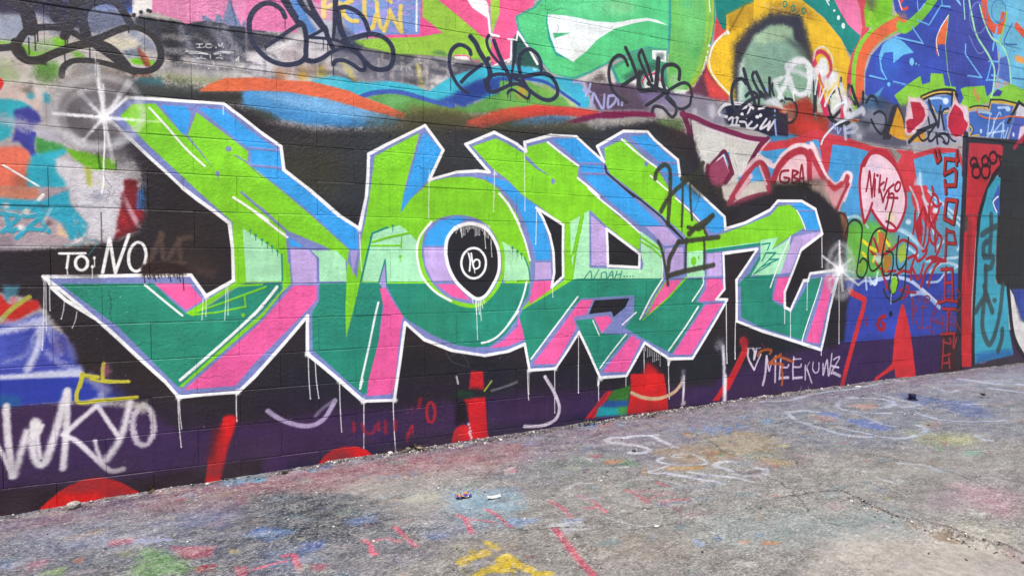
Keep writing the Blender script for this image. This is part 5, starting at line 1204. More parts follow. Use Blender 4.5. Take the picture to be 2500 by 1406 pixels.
P f4f2f0 100 0 1 1474,1483 0,-2 -1,-1 -1,-1 -2,0 -1,1 0,1 -1,2 1,2 0,1 1,1 2,0 1,-1 1,-1
C f4f2f0 96 1.2 1 3.9 3.9 1482,1516 0,-21 0,-21
P f4f2f0 100 0 1 1484,1476 0,-2 -1,-1 -1,-1 -1,0 -1,1 -1,1 0,2 0,2 1,1 1,1 1,0 1,-1 1,-1
C f4f2f0 96 1.2 1 3.9 3.9 1492,1516 0,-44 0,-45
P f4f2f0 100 0 1 1495,1429 -1,-2 0,-1 -1,-1 -2,0 -1,1 0,1 -1,2 1,2 0,1 1,1 2,0 1,-1 0,-1
C f4f2f0 96 1.2 1 3.9 3.9 1503,1515 0,-41 0,-41
P f4f2f0 100 0 1 1505,1435 0,-2 -1,-1 -1,-1 -1,0 -1,1 -1,1 0,2 0,2 1,1 1,1 1,0 1,-1 1,-1
C f4f2f0 96 1.2 1 3.9 3.9 1513,1515 0,-41 0,-40
P f4f2f0 100 0 1 1516,1435 0,-1 -1,-2 -1,-1 -1,0 -2,1 0,2 -1,1 1,2 0,2 2,1 1,0 1,-1 1,-2
C f4f2f0 96 1.2 1 3.9 3.9 1524,1514 0,-41 0,-40
P f4f2f0 100 0 1 1527,1435 -1,-2 -1,-2 -1,0 -1,-1 -1,1 -1,2 0,2 0,1 1,2 1,1 1,0 2,-1 0,-1
C f4f2f0 96 1.2 1 3.9 3.9 1535,1512 0,-20 -1,-21
P f4f2f0 100 0 1 1537,1473 0,-2 -1,-1 -1,-1 -1,0 -1,1 -1,1 0,2 0,2 1,1 1,1 1,0 1,-1 1,-1
C f4f2f0 96 1.2 1 3.9 3.9 1545,1510 0,-24 0,-24
P f4f2f0 100 0 1 1548,1464 0,-2 -1,-2 -1,0 -2,0 -1,0 0,2 -1,2 1,1 0,2 1,1 2,0 1,-1 1,-1
C f4f2f0 96 1.2 1 3.9 3.9 1556,1509 0,-35 0,-35
P f4f2f0 100 0 1 1559,1441 -1,-2 -1,-1 -1,-1 -1,0 -1,0 -1,2 0,2 0,2 1,1 1,1 1,0 1,-1 1,-1
C f4f2f0 96 1.2 1 3.9 3.9 1567,1506 -1,-38 0,-38
P f4f2f0 100 0 1 1569,1432 0,-2 -1,-2 -1,0 -1,-1 -1,1 -1,2 0,2 0,1 1,2 1,1 1,0 1,-1 1,-1
C f4f2f0 96 1.2 1 3.9 3.9 1577,1504 0,-42 0,-43
P f4f2f0 100 0 1 1580,1421 0,-2 -1,-1 -1,-1 -2,0 -1,1 0,1 -1,2 1,2 0,1 1,1 2,0 1,-1 1,-1
C f4f2f0 96 1.2 1 3.9 3.9 1588,1501 0,-43 0,-43
P f4f2f0 100 0 1 1591,1417 -1,-2 0,-2 -2,0 -1,0 -1,0 -1,2 0,2 0,2 1,1 1,1 1,0 2,-1 0,-1
C f4f2f0 96 1.2 1 3.9 3.9 1599,1499 0,-17 0,-17
P f4f2f0 100 0 1 1601,1467 0,-2 -1,-2 -1,-1 -1,0 -1,1 -1,2 0,1 0,2 1,2 1,1 1,0 1,-1 1,-2
C f4f2f0 96 1.2 1 4.7 4.7 1560,1467 3,-61 5,-62
P f4f2f0 100 0 1 1572,1347 -1,-3 -1,-1 -1,-1 -1,0 -2,1 -1,1 0,3 0,2 1,2 2,1 1,0 1,-1 1,-2
C f4f2f0 96 1.2 1 4.7 4.7 1606,1411 3,-62 5,-61
P f4f2f0 100 0 1 1618,1290 -1,-2 -1,-2 -1,-1 -1,0 -2,1 -1,2 0,2 0,2 1,2 2,1 1,0 1,-1 1,-2
C f4f2f0 96 1.2 1 4.6 4.6 1390,1491 3,-37 5,-37
P f4f2f0 100 0 1 1401,1419 0,-2 -1,-2 -1,-1 -2,0 -1,1 -1,2 0,2 0,2 1,2 1,1 2,0 1,-1 1,-2
C f4f2f0 96 1.2 1 4.7 4.7 1494,1005 2,-52 5,-53
P f4f2f0 100 0 1 1505,903 -1,-3 -1,-1 -1,-1 -1,0 -2,1 -1,2 0,2 0,2 1,2 2,1 1,0 1,-1 1,-2
C f4f2f0 96 1.2 1 4.7 4.7 1501,1005 2,-138 5,-137
P f4f2f0 100 0 1 1511,732 0,-3 -1,-1 -1,-1 -2,0 -1,1 -1,2 0,2 0,2 1,2 1,1 2,0 1,-1 1,-2
C f4f2f0 96 1.2 1 4.7 4.7 1514,1004 2,-52 6,-52
P f4f2f0 100 0 1 1525,902 0,-2 -1,-2 -2,-1 -1,0 -1,1 -1,2 -1,2 1,2 1,2 1,1 1,0 2,-1 1,-2
C f4f2f0 96 1.2 1 4.7 4.7 1527,1004 2,-74 6,-73
P f4f2f0 100 0 1 1538,859 0,-2 -1,-2 -1,-1 -2,0 -1,1 -1,2 -1,2 1,2 1,2 1,1 2,0 1,-1 1,-2
C f4f2f0 96 1.2 1 4.7 4.7 1468,1015 3,-19 5,-19
P f4f2f0 100 0 1 1480,979 -1,-2 -1,-2 -1,-1 -1,0 -2,1 -1,2 0,2 0,2 1,2 2,1 1,0 1,-1 1,-2
C f4f2f0 96 1.2 1 4.7 4.7 1549,1013 3,-19 5,-19
P f4f2f0 100 0 1 1561,977 -1,-2 0,-2 -2,-1 -1,0 -2,1 -1,2 0,2 0,2 1,2 2,1 1,0 2,-1 0,-2
C f4f2f0 96 1.2 1 4.7 4.7 1537,1008 2,-33 6,-33
P f4f2f0 100 0 1 1548,944 0,-2 -1,-2 -1,-1 -2,0 -1,1 -1,2 0,2 0,2 1,2 1,1 2,0 1,-1 1,-2
# third and fourth letters
P 82d12a 100 0 1 1470,2021 172,69 91,-31 112,-53 44,49 144,43 76,-37 182,-112 -7,-92 62,-26 257,-210 231,-142 1,-137 -311,167 -135,122 -138,-82 -27,-15 2,-399 -61,-34 -259,-150 -73,-35 57,64 288,132 2,406 -227,137 -105,58 -115,101 -107,65
L 7c86be 100 1.2 1 27.4 3 1876,1975 77,-63 97,-46
P 7c86be 100 0 1 2099,1826 -1,-9 -5,-7 -6,-4 -8,-1 -6,4 -5,6 -2,9 2,9 5,7 6,5 7,0 7,-4 5,-6
P 3a9fe6 100 0 1 1540,1827 107,-7 86,-18 115,-95 99,-58 71,-141 43,-138 4,-99 -121,-6 -13,83 -61,164 -75,142 -108,101
P bea6da 100 0 1 1943,1250 122,1 8,-115 -133,-8
P ec5f9f 100 0 1 1932,1118 141,3 -7,-61 -172,-109 24,113
P 82d12a 100 0 1 2178,1523 52,25 6,-247 18,-141 -11,-43 -149,-81 -260,-122 60,40 282,171
P 3a9fe6 100 0 1 2085,2119 177,24 220,-149 29,-91 189,-120 49,-28 289,-214 -197,-12 -239,152 -161,107 -130,106 -3,70 -109,80
L 7c86be 100 1.2 1 19.4 19.4 2304,1964 181,10
L 7c86be 100 1.2 1 19.5 19.5 2308,1894 206,9
P abe8b8 100 0 1 2224,1543 161,88 3,-416 470,-16 13,43 -27,80 -2,170 132,-78 67,-53 19,-234 -823,-2 17,55 -23,121
P 78c924 100 0 1 2311,1591 29,11 -86,-300 -23,-21
L 78c924 100 1.2 1 17.4 17.4 2335,1597 -64,-265 -30,-202
L 78c924 100 1.2 1 17.9 17.9 2843,1449 105,-57 107,-53
L 78c924 100 1.2 1 15.5 15.5 2843,1412 105,-47 94,-69
P 7c86be 100 0 1 2385,1634 21,-9 127,-104 19,-10 292,-189 24,-102 -10,-21 -470,13
P bea6da 100 0 1 2401,1594 126,-86 12,-279 -134,0
C 2a8a78 100 1.2 1 7.8 7.8 2337,1127 59,63 18,-64 54,72
C 2a8a78 100 1.2 1 7.9 7.9 2491,1138 4,36 35,5 6,-42 -31,-12
C 2a8a78 100 1.2 1 8 8 2545,1132 40,57 9,-57
C 2a8a78 100 1.2 1 8 8 2560,1156 34,2
C 2a8a78 100 1.2 1 8 8 2610,1135 19,54
C 2a8a78 100 1.2 1 8 8 2672,1189 -18,-55
C 2a8a78 100 1.2 1 8 8 2619,1160 45,6
P 2a8a78 100 0 1 2701,1149 -1,-3 -2,-2 -2,-2 -3,0 -3,2 -1,2 -1,3 1,2 1,3 3,1 3,0 2,-1 2,-3
P 2a8a78 100 0 1 2726,1148 -1,-2 -1,-3 -3,-1 -3,0 -2,1 -2,3 -1,2 1,3 2,2 2,2 3,0 3,-2 1,-2
P 2a8a78 100 0 1 2754,1148 -1,-3 -1,-2 -3,-1 -3,0 -2,1 -2,3 -1,2 1,3 2,2 2,1 3,0 3,-1 1,-2
P 2a8a78 100 0 1 2782,1148 0,-3 -2,-2 -3,-1 -3,0 -2,1 -2,2 -1,3 1,3 2,2 2,1 3,0 3,-1 2,-2
C 2d6b5c 60 1.2 1 4.6 4.6 2718,1083 18,26 20,-27
C 2d6b5c 60 1.2 1 4.7 4.7 2756,1104 19,-22
P 25262c 100 0 1 1953,1632 214,-112 1,-369 -93,-76 20,105 -7,149 -30,119 -56,117
P 25262c 100 0 1 2535,1500 300,-183 -3,-103 -285,13
P bea6da 100 0 1 2887,1525 193,5 117,-96 -27,-39 -95,-14 -21,13 -94,79
P bea6da 100 0 1 3079,1364 170,10 7,-190 -156,-21 -31,101
C 7c86be 100 1.2 1 12.3 12.3 3055,1377 198,6
P 82d12a 100 0 1 2510,2092 89,43 91,38 304,-199 140,-176 247,-215 93,-63 14,-82 -209,12 -12,20 -250,165 -306,189 -147,82 -43,73
P 7c86be 100 0 1 2909,2005 -2,-9 -5,-8 -8,-5 -8,0 -8,3 -5,7 -2,10 1,9 6,8 7,5 9,0 7,-3 6,-7
P 3a9fe6 100 0 1 2734,2195 161,29 164,-123 124,-67 21,-104 132,-96 330,-219 6,-97 -99,-29 -74,32 -77,79 -224,170 -145,166 -59,59 -9,47
L 7c86be 100 1.2 1 21.3 21.3 2997,2021 198,7
L 7c86be 100 1.2 1 17.8 17.8 3021,1944 183,-8
P 82d12a 100 0 1 3271,1457 217,-29 128,49 287,87 276,91 99,84 131,16 95,-50 89,-144 -119,-52 -260,-135 60,95 -99,-44 -205,-23 -481,-50 -200,-18
P abe8b8 100 0 1 3289,1336 163,16 22,-214 -180,-5
P abe8b8 100 0 1 3488,1360 419,52 285,28 0,-21 -285,-27 -419,-48
P 78c924 100 0 1 3386,1264 -3,-16 -8,-12 -11,-8 -13,0 -11,8 -8,12 -3,16 2,16 8,13 11,7 13,0 12,-7 8,-13
P 78c924 100 0 1 3419,1296 0,-5 -3,-4 -4,-2 -5,0 -4,2 -2,4 -2,5 1,5 3,4 4,2 5,0 4,-2 2,-4
C 78c924 100 1.2 1 3.8 3.8 3409,1296 2,-32
L 2a8a78 100 1.2 1 26.8 26.8 3495,1344 320,35 345,42 -194,-263 -123,-90
P bea6da 100 0 1 3495,1330 147,6 14,-191 -162,-4
P a6e6b2 100 0 1 3974,1149 93,117 125,150 6,-271
P abe8b8 100 0 1 4073,1444 207,27 -76,-109 221,109 -7,-82 -111,-233 -228,-2
L 2a8a78 100 1.2 1 12.5 12.5 4090,1408 96,14 -31,-60
L 2a8a78 100 1.2 1 12.5 12.5 4093,1266 47,72 113,1 -80,-60 114,6 -193,-66
L 2a8a78 100 1.2 1 9.6 9.6 4005,1160 190,131
L 2a8a78 100 1.2 1 9.7 9.7 4005,1158 191,85
P 2a8a72 100 0 1 2085,1040 168,89 41,6 760,-7 8,-13 -222,-293 23,6 169,125 111,78 141,88 179,12 1,-73 -74,-117 76,-22 -317,-383 -277,134 -171,89 85,97 3,140 -473,-11 -230,-200 -183,-236 -9,-2 -33,175 -41,154 25,45
P ec5f9f 100 0 1 2314,976 107,3 -59,-107 -106,-17 9,-41 14,-36 -167,-255 -187,12 170,185
P 2a8a72 100 0 1 2273,829 149,12 68,-114 256,-25 -273,-259 -74,138 -90,180
P ec5f9f 100 0 1 2428,849 128,8 35,-40 -93,-90
P ec5f9f 100 0 1 2766,699 87,-50 -130,-228 -213,15
P ec5f9f 100 0 1 3498,1124 152,-2 27,-80 -92,-85 -6,-17 -169,1 82,103
P ec5f9f 100 0 1 3483,912 181,9 -322,-405 -185,11
P ec5f9f 100 0 1 3085,1105 151,15 -48,-65 -155,-129 -119,-78 78,134
L 78c924 100 1.2 1 19.5 7.3 3284,1131 -157,-141 -259,-178
L 78c924 100 1.2 1 10.8 10.8 3085,1105 -93,-113 -91,-138
P 25262c 100 0 1 2433,973 311,9 -38,-68 -106,-71 -19,43 -195,-13
L 7c86be 100 1.2 1 9 9 2789,997 -331,-9 -144,-4
L 2f3138 100 1.2 1 14.8 14.8 2518,1965 13,-50 93,-62 152,-103
L 2f3138 100 1.2 1 15.4 15.4 2686,1812 167,-92 186,-116 61,-57
L 2f3138 100 1.2 1 31.9 17.2 3093,1557 83,-63 76,-59
P bea6da 100 0 1 4470,1481 168,28 167,22 -5,-28 -262,-125 -106,-208 -125,-14 111,233
P 3a9fe6 100 0 1 4435,1765 127,10 150,-61 87,-168 -171,-2 -44,68 -80,95
L 7c86be 100 1.2 1 13.2 13.2 4516,1707 222,6
P ec5f9f 100 0 1 4278,1123 155,11 -64,-134 -6,-111 -134,51
P ec5f9f 100 0 1 4869,1137 140,15 -89,-238 -116,-385 -167,24 174,389
P 2a8a72 100 0 1 3861,1080 45,46 173,20 178,6 -42,-173 6,-54 142,-58 82,-58 196,249 33,49 142,17 9,-37 -216,-513 -21,-5 -500,136 -222,94
# white outline of the piece
L f6f5f4 100 1.2 1 18.3 17.5 -496,2123 90,4 92,4 93,2 96,6 98,2
L f6f5f4 100 1.2 1 19.4 16.7 -27,2141 100,-71 100,-77
L f6f5f4 100 1.2 1 19.6 17.3 173,1993 102,-67
L f6f5f4 100 1.2 1 18.5 19.7 275,1926 14,-135
L f6f5f4 100 1.2 1 21.7 18.1 289,1791 132,-101
L f6f5f4 100 1.2 1 21.5 23.7 421,1690 91,-77 91,-80
L f6f5f4 100 1.2 1 21.8 20.8 603,1533 123,-77
L f6f5f4 100 1.2 1 23.9 18.8 726,1456 44,206
L f6f5f4 100 1.2 1 20.9 19.5 770,1662 10,129 5,128
L f6f5f4 100 1.2 1 20.6 17.5 785,1919 118,70 121,69 125,71
L f6f5f4 100 1.2 1 20.4 21 1149,2129 121,-148
L f6f5f4 100 1.2 1 19.7 20.5 1270,1981 -96,-199
L f6f5f4 100 1.2 1 18.5 17.6 1174,1782 188,62
L f6f5f4 100 1.2 1 19.6 22 1362,1844 148,17
L f6f5f4 100 1.2 1 20.9 20 1510,1861 86,-3
L f6f5f4 100 1.2 1 21.4 20.8 1596,1858 -170,173
L f6f5f4 100 1.2 1 20.3 23 1426,2031 207,97
L f6f5f4 100 1.2 1 22.6 20 1633,2128 162,-61
L f6f5f4 100 1.2 1 22.4 22.3 1795,2067 75,-48
L f6f5f4 100 1.2 1 23.9 23.7 1870,2019 -10,61
L f6f5f4 100 1.2 1 21.6 25.8 1860,2080 209,66
L f6f5f4 100 1.2 1 18.2 19.3 2069,2146 204,9
L f6f5f4 100 1.2 1 18.9 20.3 2273,2155 116,-83 121,-82
L f6f5f4 100 1.2 1 18.7 21.7 2510,1990 -61,109
L f6f5f4 100 1.2 1 22 21.3 2449,2099 229,131
L f6f5f4 100 1.2 1 23.1 20.3 2678,2230 221,16
L f6f5f4 100 1.2 1 22.8 22.5 2899,2246 65,-56
L f6f5f4 100 1.2 1 22.7 22 2964,2190 226,-137
L f6f5f4 100 1.2 1 24.3 25.7 3190,2053 22,-123
L f6f5f4 100 1.2 1 23 24.2 3212,1930 224,-143
L f6f5f4 100 1.2 1 21.7 25.2 3436,1787 238,-162
L f6f5f4 100 1.2 1 24.9 27.7 3674,1625 11,-97
L f6f5f4 100 1.2 1 26.1 22.9 3685,1528 217,57
L f6f5f4 100 1.2 1 24.7 26.5 3902,1585 276,115
L f6f5f4 100 1.2 1 23.3 25.5 4178,1700 89,81
L f6f5f4 100 1.2 1 24.6 23.3 4267,1781 285,12
L f6f5f4 100 1.2 1 24.7 29.2 4552,1793 175,-65
L f6f5f4 100 1.2 1 25.5 25.4 4727,1728 94,-216
L f6f5f4 100 1.2 1 26.6 30.3 4821,1512 -264,-145
L f6f5f4 100 1.2 1 26.3 26.9 4557,1367 -92,-186 -98,-182
L f6f5f4 100 1.2 1 28.3 28.8 4367,999 3,-132
L f6f5f4 100 1.2 1 28.3 24.6 4370,867 70,-27
L f6f5f4 100 1.2 1 26.3 25.6 4440,840 154,256
L f6f5f4 100 1.2 1 29.1 30.8 4594,1096 56,0
L f6f5f4 100 1.2 1 25.3 24.5 4650,1096 24,61
L f6f5f4 100 1.2 1 26.3 25.6 4674,1157 385,36
L f6f5f4 100 1.2 1 28.7 26.2 5059,1193 -65,-185 -65,-183
L f6f5f4 100 1.2 1 27.4 26.8 4929,825 -43,-179 -54,-177
L f6f5f4 100 1.2 1 27.7 31.1 4832,469 -240,68
L f6f5f4 100 1.2 1 26.3 27.2 4592,537 -248,70 -239,65
L f6f5f4 100 1.2 1 25.9 21.7 4105,672 -287,95
L f6f5f4 100 1.2 1 26 27.4 3818,767 0,170 -6,171
L f6f5f4 100 1.2 1 24.4 24.2 3812,1108 115,128 113,132
L f6f5f4 100 1.2 1 22.7 25.7 4040,1368 -374,-41
L f6f5f4 100 1.2 1 22.1 21 3666,1327 18,-292
L f6f5f4 100 1.2 1 22.7 21.6 3684,1035 -86,-82
L f6f5f4 100 1.2 1 23.4 20.9 3598,953 118,-3
L f6f5f4 100 1.2 1 21.9 22.8 3716,950 -117,-160 -121,-155 -120,-151
L f6f5f4 100 1.2 1 20.8 25.5 3358,484 -233,11
L f6f5f4 100 1.2 1 22.7 19.9 3125,495 -237,139
L f6f5f4 100 1.2 1 21 20.8 2888,634 -82,-123 -83,-119
L f6f5f4 100 1.2 1 19.5 23.3 2723,392 -238,3
L f6f5f4 100 1.2 1 20.4 20.4 2485,395 -89,176 -93,172
L f6f5f4 100 1.2 1 18.4 19 2303,743 -97,-130 -99,-124
L f6f5f4 100 1.2 1 18.5 21.3 2107,489 -207,3
L f6f5f4 100 1.2 1 20.9 19.2 1900,492 -39,187
L f6f5f4 100 1.2 1 24.1 22.3 1861,679 -129,-44
L f6f5f4 100 1.2 1 20.1 21.9 1732,635 -174,-18
L f6f5f4 100 1.2 1 19 21.2 1558,617 -229,47
L f6f5f4 100 1.2 1 22.3 22.5 1329,664 -193,83
L f6f5f4 100 1.2 1 20.6 18.4 1136,747 -127,115
L f6f5f4 100 1.2 1 20.6 19.7 1009,862 -19,-133 -19,-133 -21,-132
L f6f5f4 100 1.2 1 20.5 18.5 950,464 -14,-96
L f6f5f4 100 1.2 1 18.1 20.9 936,368 -200,13
L f6f5f4 100 1.2 1 23.7 23.9 736,381 -143,143
L f6f5f4 100 1.2 1 22.4 22.5 593,524 -92,88 -92,85
L f6f5f4 100 1.2 1 20.7 19.8 409,697 0,115 3,115
L f6f5f4 100 1.2 1 19.2 21.3 412,927 -76,-91 -76,-88 -76,-85 -75,-85
L f6f5f4 100 1.2 1 21.3 19.2 109,578 -84,-79
L f6f5f4 100 1.2 1 20.6 18.1 25,499 -103,1 -101,-1 -99,-4
L f6f5f4 100 1.2 1 17.2 16.8 -278,495 -66,95
L f6f5f4 100 1.2 1 19.1 19.4 -344,590 -73,82 -70,81 -68,81 -69,78
L f6f5f4 100 1.2 1 15.3 17.5 -624,912 -65,67 -64,67 -63,65 -63,62
L f6f5f4 100 1.2 1 18.4 19.8 -879,1173 78,-1 80,1 81,0 83,1 85,2 86,-3 88,3 91,-1
L f6f5f4 100 1.2 1 18.3 18.1 -207,1175 74,-118
L f6f5f4 100 1.2 1 20.7 20.3 -133,1057 142,86
L f6f5f4 100 1.2 1 18 17.1 9,1143 -2,183
L f6f5f4 100 1.2 1 17.9 21.5 7,1326 -14,144
L f6f5f4 100 1.2 1 20 21.5 -7,1470 -78,65 -78,59 -74,62
L f6f5f4 100 1.2 1 16 20.2 -237,1656 -74,76 -74,72 -71,73 -71,70 -68,71
L f6f5f4 100 1.2 1 17.8 17.4 -595,2018 99,105
L f6f5f4 100 1.2 1 20.1 20.1 1953,1632 214,-112
L f6f5f4 100 1.2 1 20.4 20.4 2167,1520 -2,-184 3,-185
L f6f5f4 100 1.2 1 20.3 20.3 2168,1151 -93,-76
L f6f5f4 100 1.2 1 20.2 20.2 2075,1075 20,105
L f6f5f4 100 1.2 1 20.2 20.2 2095,1180 -7,149
L f6f5f4 100 1.2 1 20.2 20.2 2088,1329 -30,119
L f6f5f4 100 1.2 1 20 20 2058,1448 -56,117
L f6f5f4 100 1.2 1 19.9 19.9 2002,1565 -49,67
L f6f5f4 100 1.2 1 21.9 21.9 2535,1500 148,-90 152,-93
L f6f5f4 100 1.2 1 22.4 22.4 2835,1317 -3,-103
L f6f5f4 100 1.2 1 22 22 2832,1214 -285,13
L f6f5f4 100 1.2 1 21.5 21.5 2547,1227 -3,137 -9,136
P f6f5f4 100 5.7 1 -856,1163 -2,-7 -3,-5 -5,-3 -6,0 -5,3 -3,5 -1,7 1,6 4,6 5,2 5,0 5,-3 4,-5
P f6f5f4 100 6.4 1 -263,494 -2,-7 -4,-6 -6,-2 -6,0 -6,4 -4,6 -1,7 2,7 4,6 5,2 7,0 6,-4 4,-6
P f6f5f4 100 6.8 1 36,498 -1,-7 -5,-6 -6,-3 -7,1 -6,4 -4,6 -2,8 2,7 4,5 7,3 6,0 7,-4 4,-7
P f6f5f4 100 7.2 1 426,696 -1,-8 -5,-6 -7,-3 -8,1 -6,4 -5,6 -2,8 2,8 5,6 7,3 7,-1 7,-4 5,-6
P f6f5f4 100 7.4 1 608,517 -1,-7 -5,-5 -6,-3 -7,1 -6,4 -4,6 -2,7 2,7 4,5 6,3 7,-1 7,-3 4,-6
P f6f5f4 100 7.6 1 755,379 -2,-8 -5,-6 -8,-3 -8,1 -7,4 -5,7 -2,8 2,8 5,6 8,3 8,0 7,-5 5,-7
P f6f5f4 100 7.9 1 956,366 -2,-7 -5,-6 -6,-2 -8,0 -7,4 -4,6 -2,8 2,7 4,6 7,2 8,0 7,-4 4,-7
P f6f5f4 100 7.6 1 738,1451 -1,-5 -4,-5 -5,-2 -5,0 -5,2 -3,4 -1,5 1,6 3,4 5,2 6,1 4,-3 4,-4
P f6f5f4 100 6.6 1 -120,1057 -2,-7 -3,-5 -6,-3 -6,0 -5,3 -3,6 -2,6 2,6 4,6 5,2 6,0 5,-3 4,-5
P f6f5f4 100 9.1 1 1918,490 -2,-7 -5,-5 -7,-3 -8,1 -7,4 -5,6 -2,7 2,7 5,5 7,3 8,-1 7,-4 5,-6
P f6f5f4 100 9.4 1 2123,488 -2,-7 -4,-4 -7,-2 -7,0 -6,3 -5,6 -1,6 1,6 5,4 6,3 7,-1 7,-3 4,-5
P f6f5f4 100 9.9 1 2508,387 -3,-9 -6,-6 -9,-3 -10,1 -10,4 -6,8 -2,8 2,9 6,6 9,3 11,-1 9,-4 6,-7
P f6f5f4 100 10.8 1 3147,487 -2,-8 -6,-5 -9,-3 -10,0 -9,4 -6,7 -2,8 2,8 6,6 9,3 10,-1 9,-4 6,-7
P f6f5f4 100 8.1 1 1185,1777 -1,-5 -3,-3 -4,-3 -5,0 -5,2 -3,3 -1,5 1,4 3,4 5,3 5,0 4,-2 3,-3
P f6f5f4 100 8.7 1 1650,1853 -1,-5 -3,-4 -5,-2 -5,0 -5,1 -4,4 -1,5 1,5 4,4 5,2 5,0 5,-1 3,-4
P f6f5f4 100 6.1 1 -507,2102 0,-3 -2,-3 -2,-1 -3,0 -3,1 -1,2 -1,3 1,3 2,2 2,2 3,0 2,-1 2,-2
P f6f5f4 100 13.5 1 5081,1193 -2,-7 -6,-5 -9,-3 -9,0 -9,3 -6,5 -3,7 2,6 6,5 9,3 9,0 9,-3 6,-5
P f4f2f0 100 0 1 -873,1166 92,-110 96,-69 73,-80 25,-20 -99,71 -107,84 -58,66
# white highlights and drips
C f6f5f4 100 1.2 1 11.6 11.6 -390,2079 84,-98 86,-107 92,-90
C f6f5f4 100 1.2 1 14 14 16,1617 150,-102 34,-27
C f6f5f4 100 1.2 1 14.2 14.2 123,1542 89,-74 90,-72
C f6f5f4 100 1.2 1 11.5 11.5 -430,1124 87,-86 90,-87
C f6f5f4 100 1.2 1 16.7 16.7 -269,592 149,132 147,136 132,130
C f6f5f4 100 1.2 1 17.3 17.3 114,942 70,84 58,77
C f6f5f4 100 1.2 1 13.1 13.1 838,997 -18,-74 -45,-210 -54,-230
C f6f5f4 100 1.2 1 13.9 13.9 735,518 -16,-57
C f6f5f4 100 1.2 1 14.8 14.8 1188,1512 -75,-92 -24,-99 18,-117 41,-82 76,-75 96,-52
C f6f5f4 100 1.2 1 16.1 16.1 1669,1717 68,-74 84,-131
C f6f5f4 100 1.2 1 14.3 14.3 1733,1658 63,-113 65,-139 41,-141
C f6f5f4 100 1.2 1 15 15 1539,704 92,24 84,69 96,113
C f6f5f4 100 1.2 1 14.3 14.3 1733,820 74,100 43,96 27,97
C f6f5f4 100 1.2 1 16 16 2041,2095 129,-79 122,-71
C f6f5f4 100 1.2 1 16.5 16.5 2286,1859 95,-60 90,-63
C f6f5f4 100 1.2 1 14.7 14.7 2375,1791 90,-67 185,-117 186,-131
C f6f5f4 100 1.2 1 15.2 15.2 2665,2167 146,-93 177,-93
C f6f5f4 100 1.2 1 13.2 13.2 2923,1918 174,-108
C f6f5f4 100 1.2 1 13.7 13.7 3172,1756 126,-82 114,-88
C f6f5f4 100 1.2 1 12.8 12.8 2290,1002 -195,-221 -184,-210
C f6f5f4 100 1.2 1 14.3 14.3 3057,1127 -105,-134 -110,-174
C f6f5f4 100 1.2 1 12.7 12.7 3455,1130 1,-57 -106,-127
C f6f5f4 100 1.2 1 15 15 3411,899 -129,-158 -164,-180
C f6f5f4 100 1.2 1 10.5 10.5 2807,873 -128,-91
C f6f5f4 100 1.2 1 11.4 11.4 2718,711 -110,-110 -125,-134
C f6f5f4 100 1.2 1 10.1 10.1 2419,824 58,-112
C f6f5f4 100 1.2 1 14.1 14.1 4425,1480 -121,-213 -110,-225
C f6f5f4 100 1.2 1 13.3 13.3 4825,1118 -76,-187 -149,-332 -8,-64
C f6f5f4 100 1.2 1 13.1 13.1 4496,1709 61,-74 49,-86
C f6f5f4 100 1.2 1 8.5 8.5 3042,1339 14,-119 -5,-87
C f4f2f0 96 1.2 1 4.1 4.1 -876,1166 -6,-185 -10,-185
P f4f2f0 100 0 1 -890,798 0,-2 -1,-2 -1,-1 -1,0 -1,1 -1,2 0,2 0,2 1,2 1,1 1,0 1,-1 1,-2
C f4f2f0 96 1.2 1 3.6 3.6 -869,1159 -2,-130 -1,-129
P f4f2f0 100 0 1 -870,901 0,-2 -1,-1 -1,-1 -1,0 -1,1 0,2 -1,2 1,2 0,1 1,1 1,0 1,-1 1,-2
C f4f2f0 96 1.2 1 3.6 3.6 -853,1151 -2,-77 0,-78
P f4f2f0 100 0 1 -853,998 0,-2 -1,-1 -1,-1 -1,0 -1,1 -1,2 0,1 1,2 0,2 1,1 1,0 1,-1 1,-2
C f4f2f0 96 1.2 1 3.7 3.7 -793,1042 -5,-46 -10,-45
P f4f2f0 100 0 1 -806,953 0,-2 -1,-1 -1,-1 -1,0 -1,1 0,1 -1,2 1,2 0,2 1,1 1,0 1,-1 1,-2
C f4f2f0 96 1.2 1 3.7 3.7 -740,989 -7,-44 -15,-43
P f4f2f0 100 0 1 -760,904 0,-2 -1,-2 0,0 -2,0 0,1 -1,1 0,2 0,2 1,2 1,1 1,0 1,-1 0,-2
C f4f2f0 96 1.2 1 4.7 4.7 -283,487 3,-136 9,-137
P f4f2f0 100 0 1 -268,216 0,-3 -1,-1 -1,-1 -2,0 -1,1 -1,2 0,3 0,2 1,2 1,1 2,0 1,-2 1,-2
C f4f2f0 96 1.2 1 4.1 4.1 -276,478 2,-81 7,-81
P f4f2f0 100 0 1 -264,318 -1,-2 0,-2 -2,-1 -1,0 -1,1 -1,2 0,2 1,3 0,1 1,1 2,0 1,-1 0,-2
C f4f2f0 96 1.2 1 5.5 5.5 14,484 -1,-77 1,-78
P f4f2f0 100 0 1 18,332 0,-3 -1,-2 -2,-1 -1,0 -2,1 -1,3 0,3 0,3 1,2 2,1 1,0 2,-2 1,-2
C f4f2f0 96 1.2 1 5.3 5.3 413,691 2,-133 7,-135
P f4f2f0 100 0 1 426,425 0,-2 -1,-2 -2,-1 -1,0 -2,1 -1,2 0,3 0,3 1,2 2,1 1,0 2,-2 1,-2
C f4f2f0 96 1.2 1 5.3 5.3 453,646 5,-111 13,-112
P f4f2f0 100 0 1 475,425 0,-2 -2,-2 -1,-2 -2,1 -1,1 -1,2 0,3 0,2 1,3 2,1 1,-1 2,-1 1,-2
C f4f2f0 96 1.2 1 5.4 5.4 595,529 2,-163 8,-165
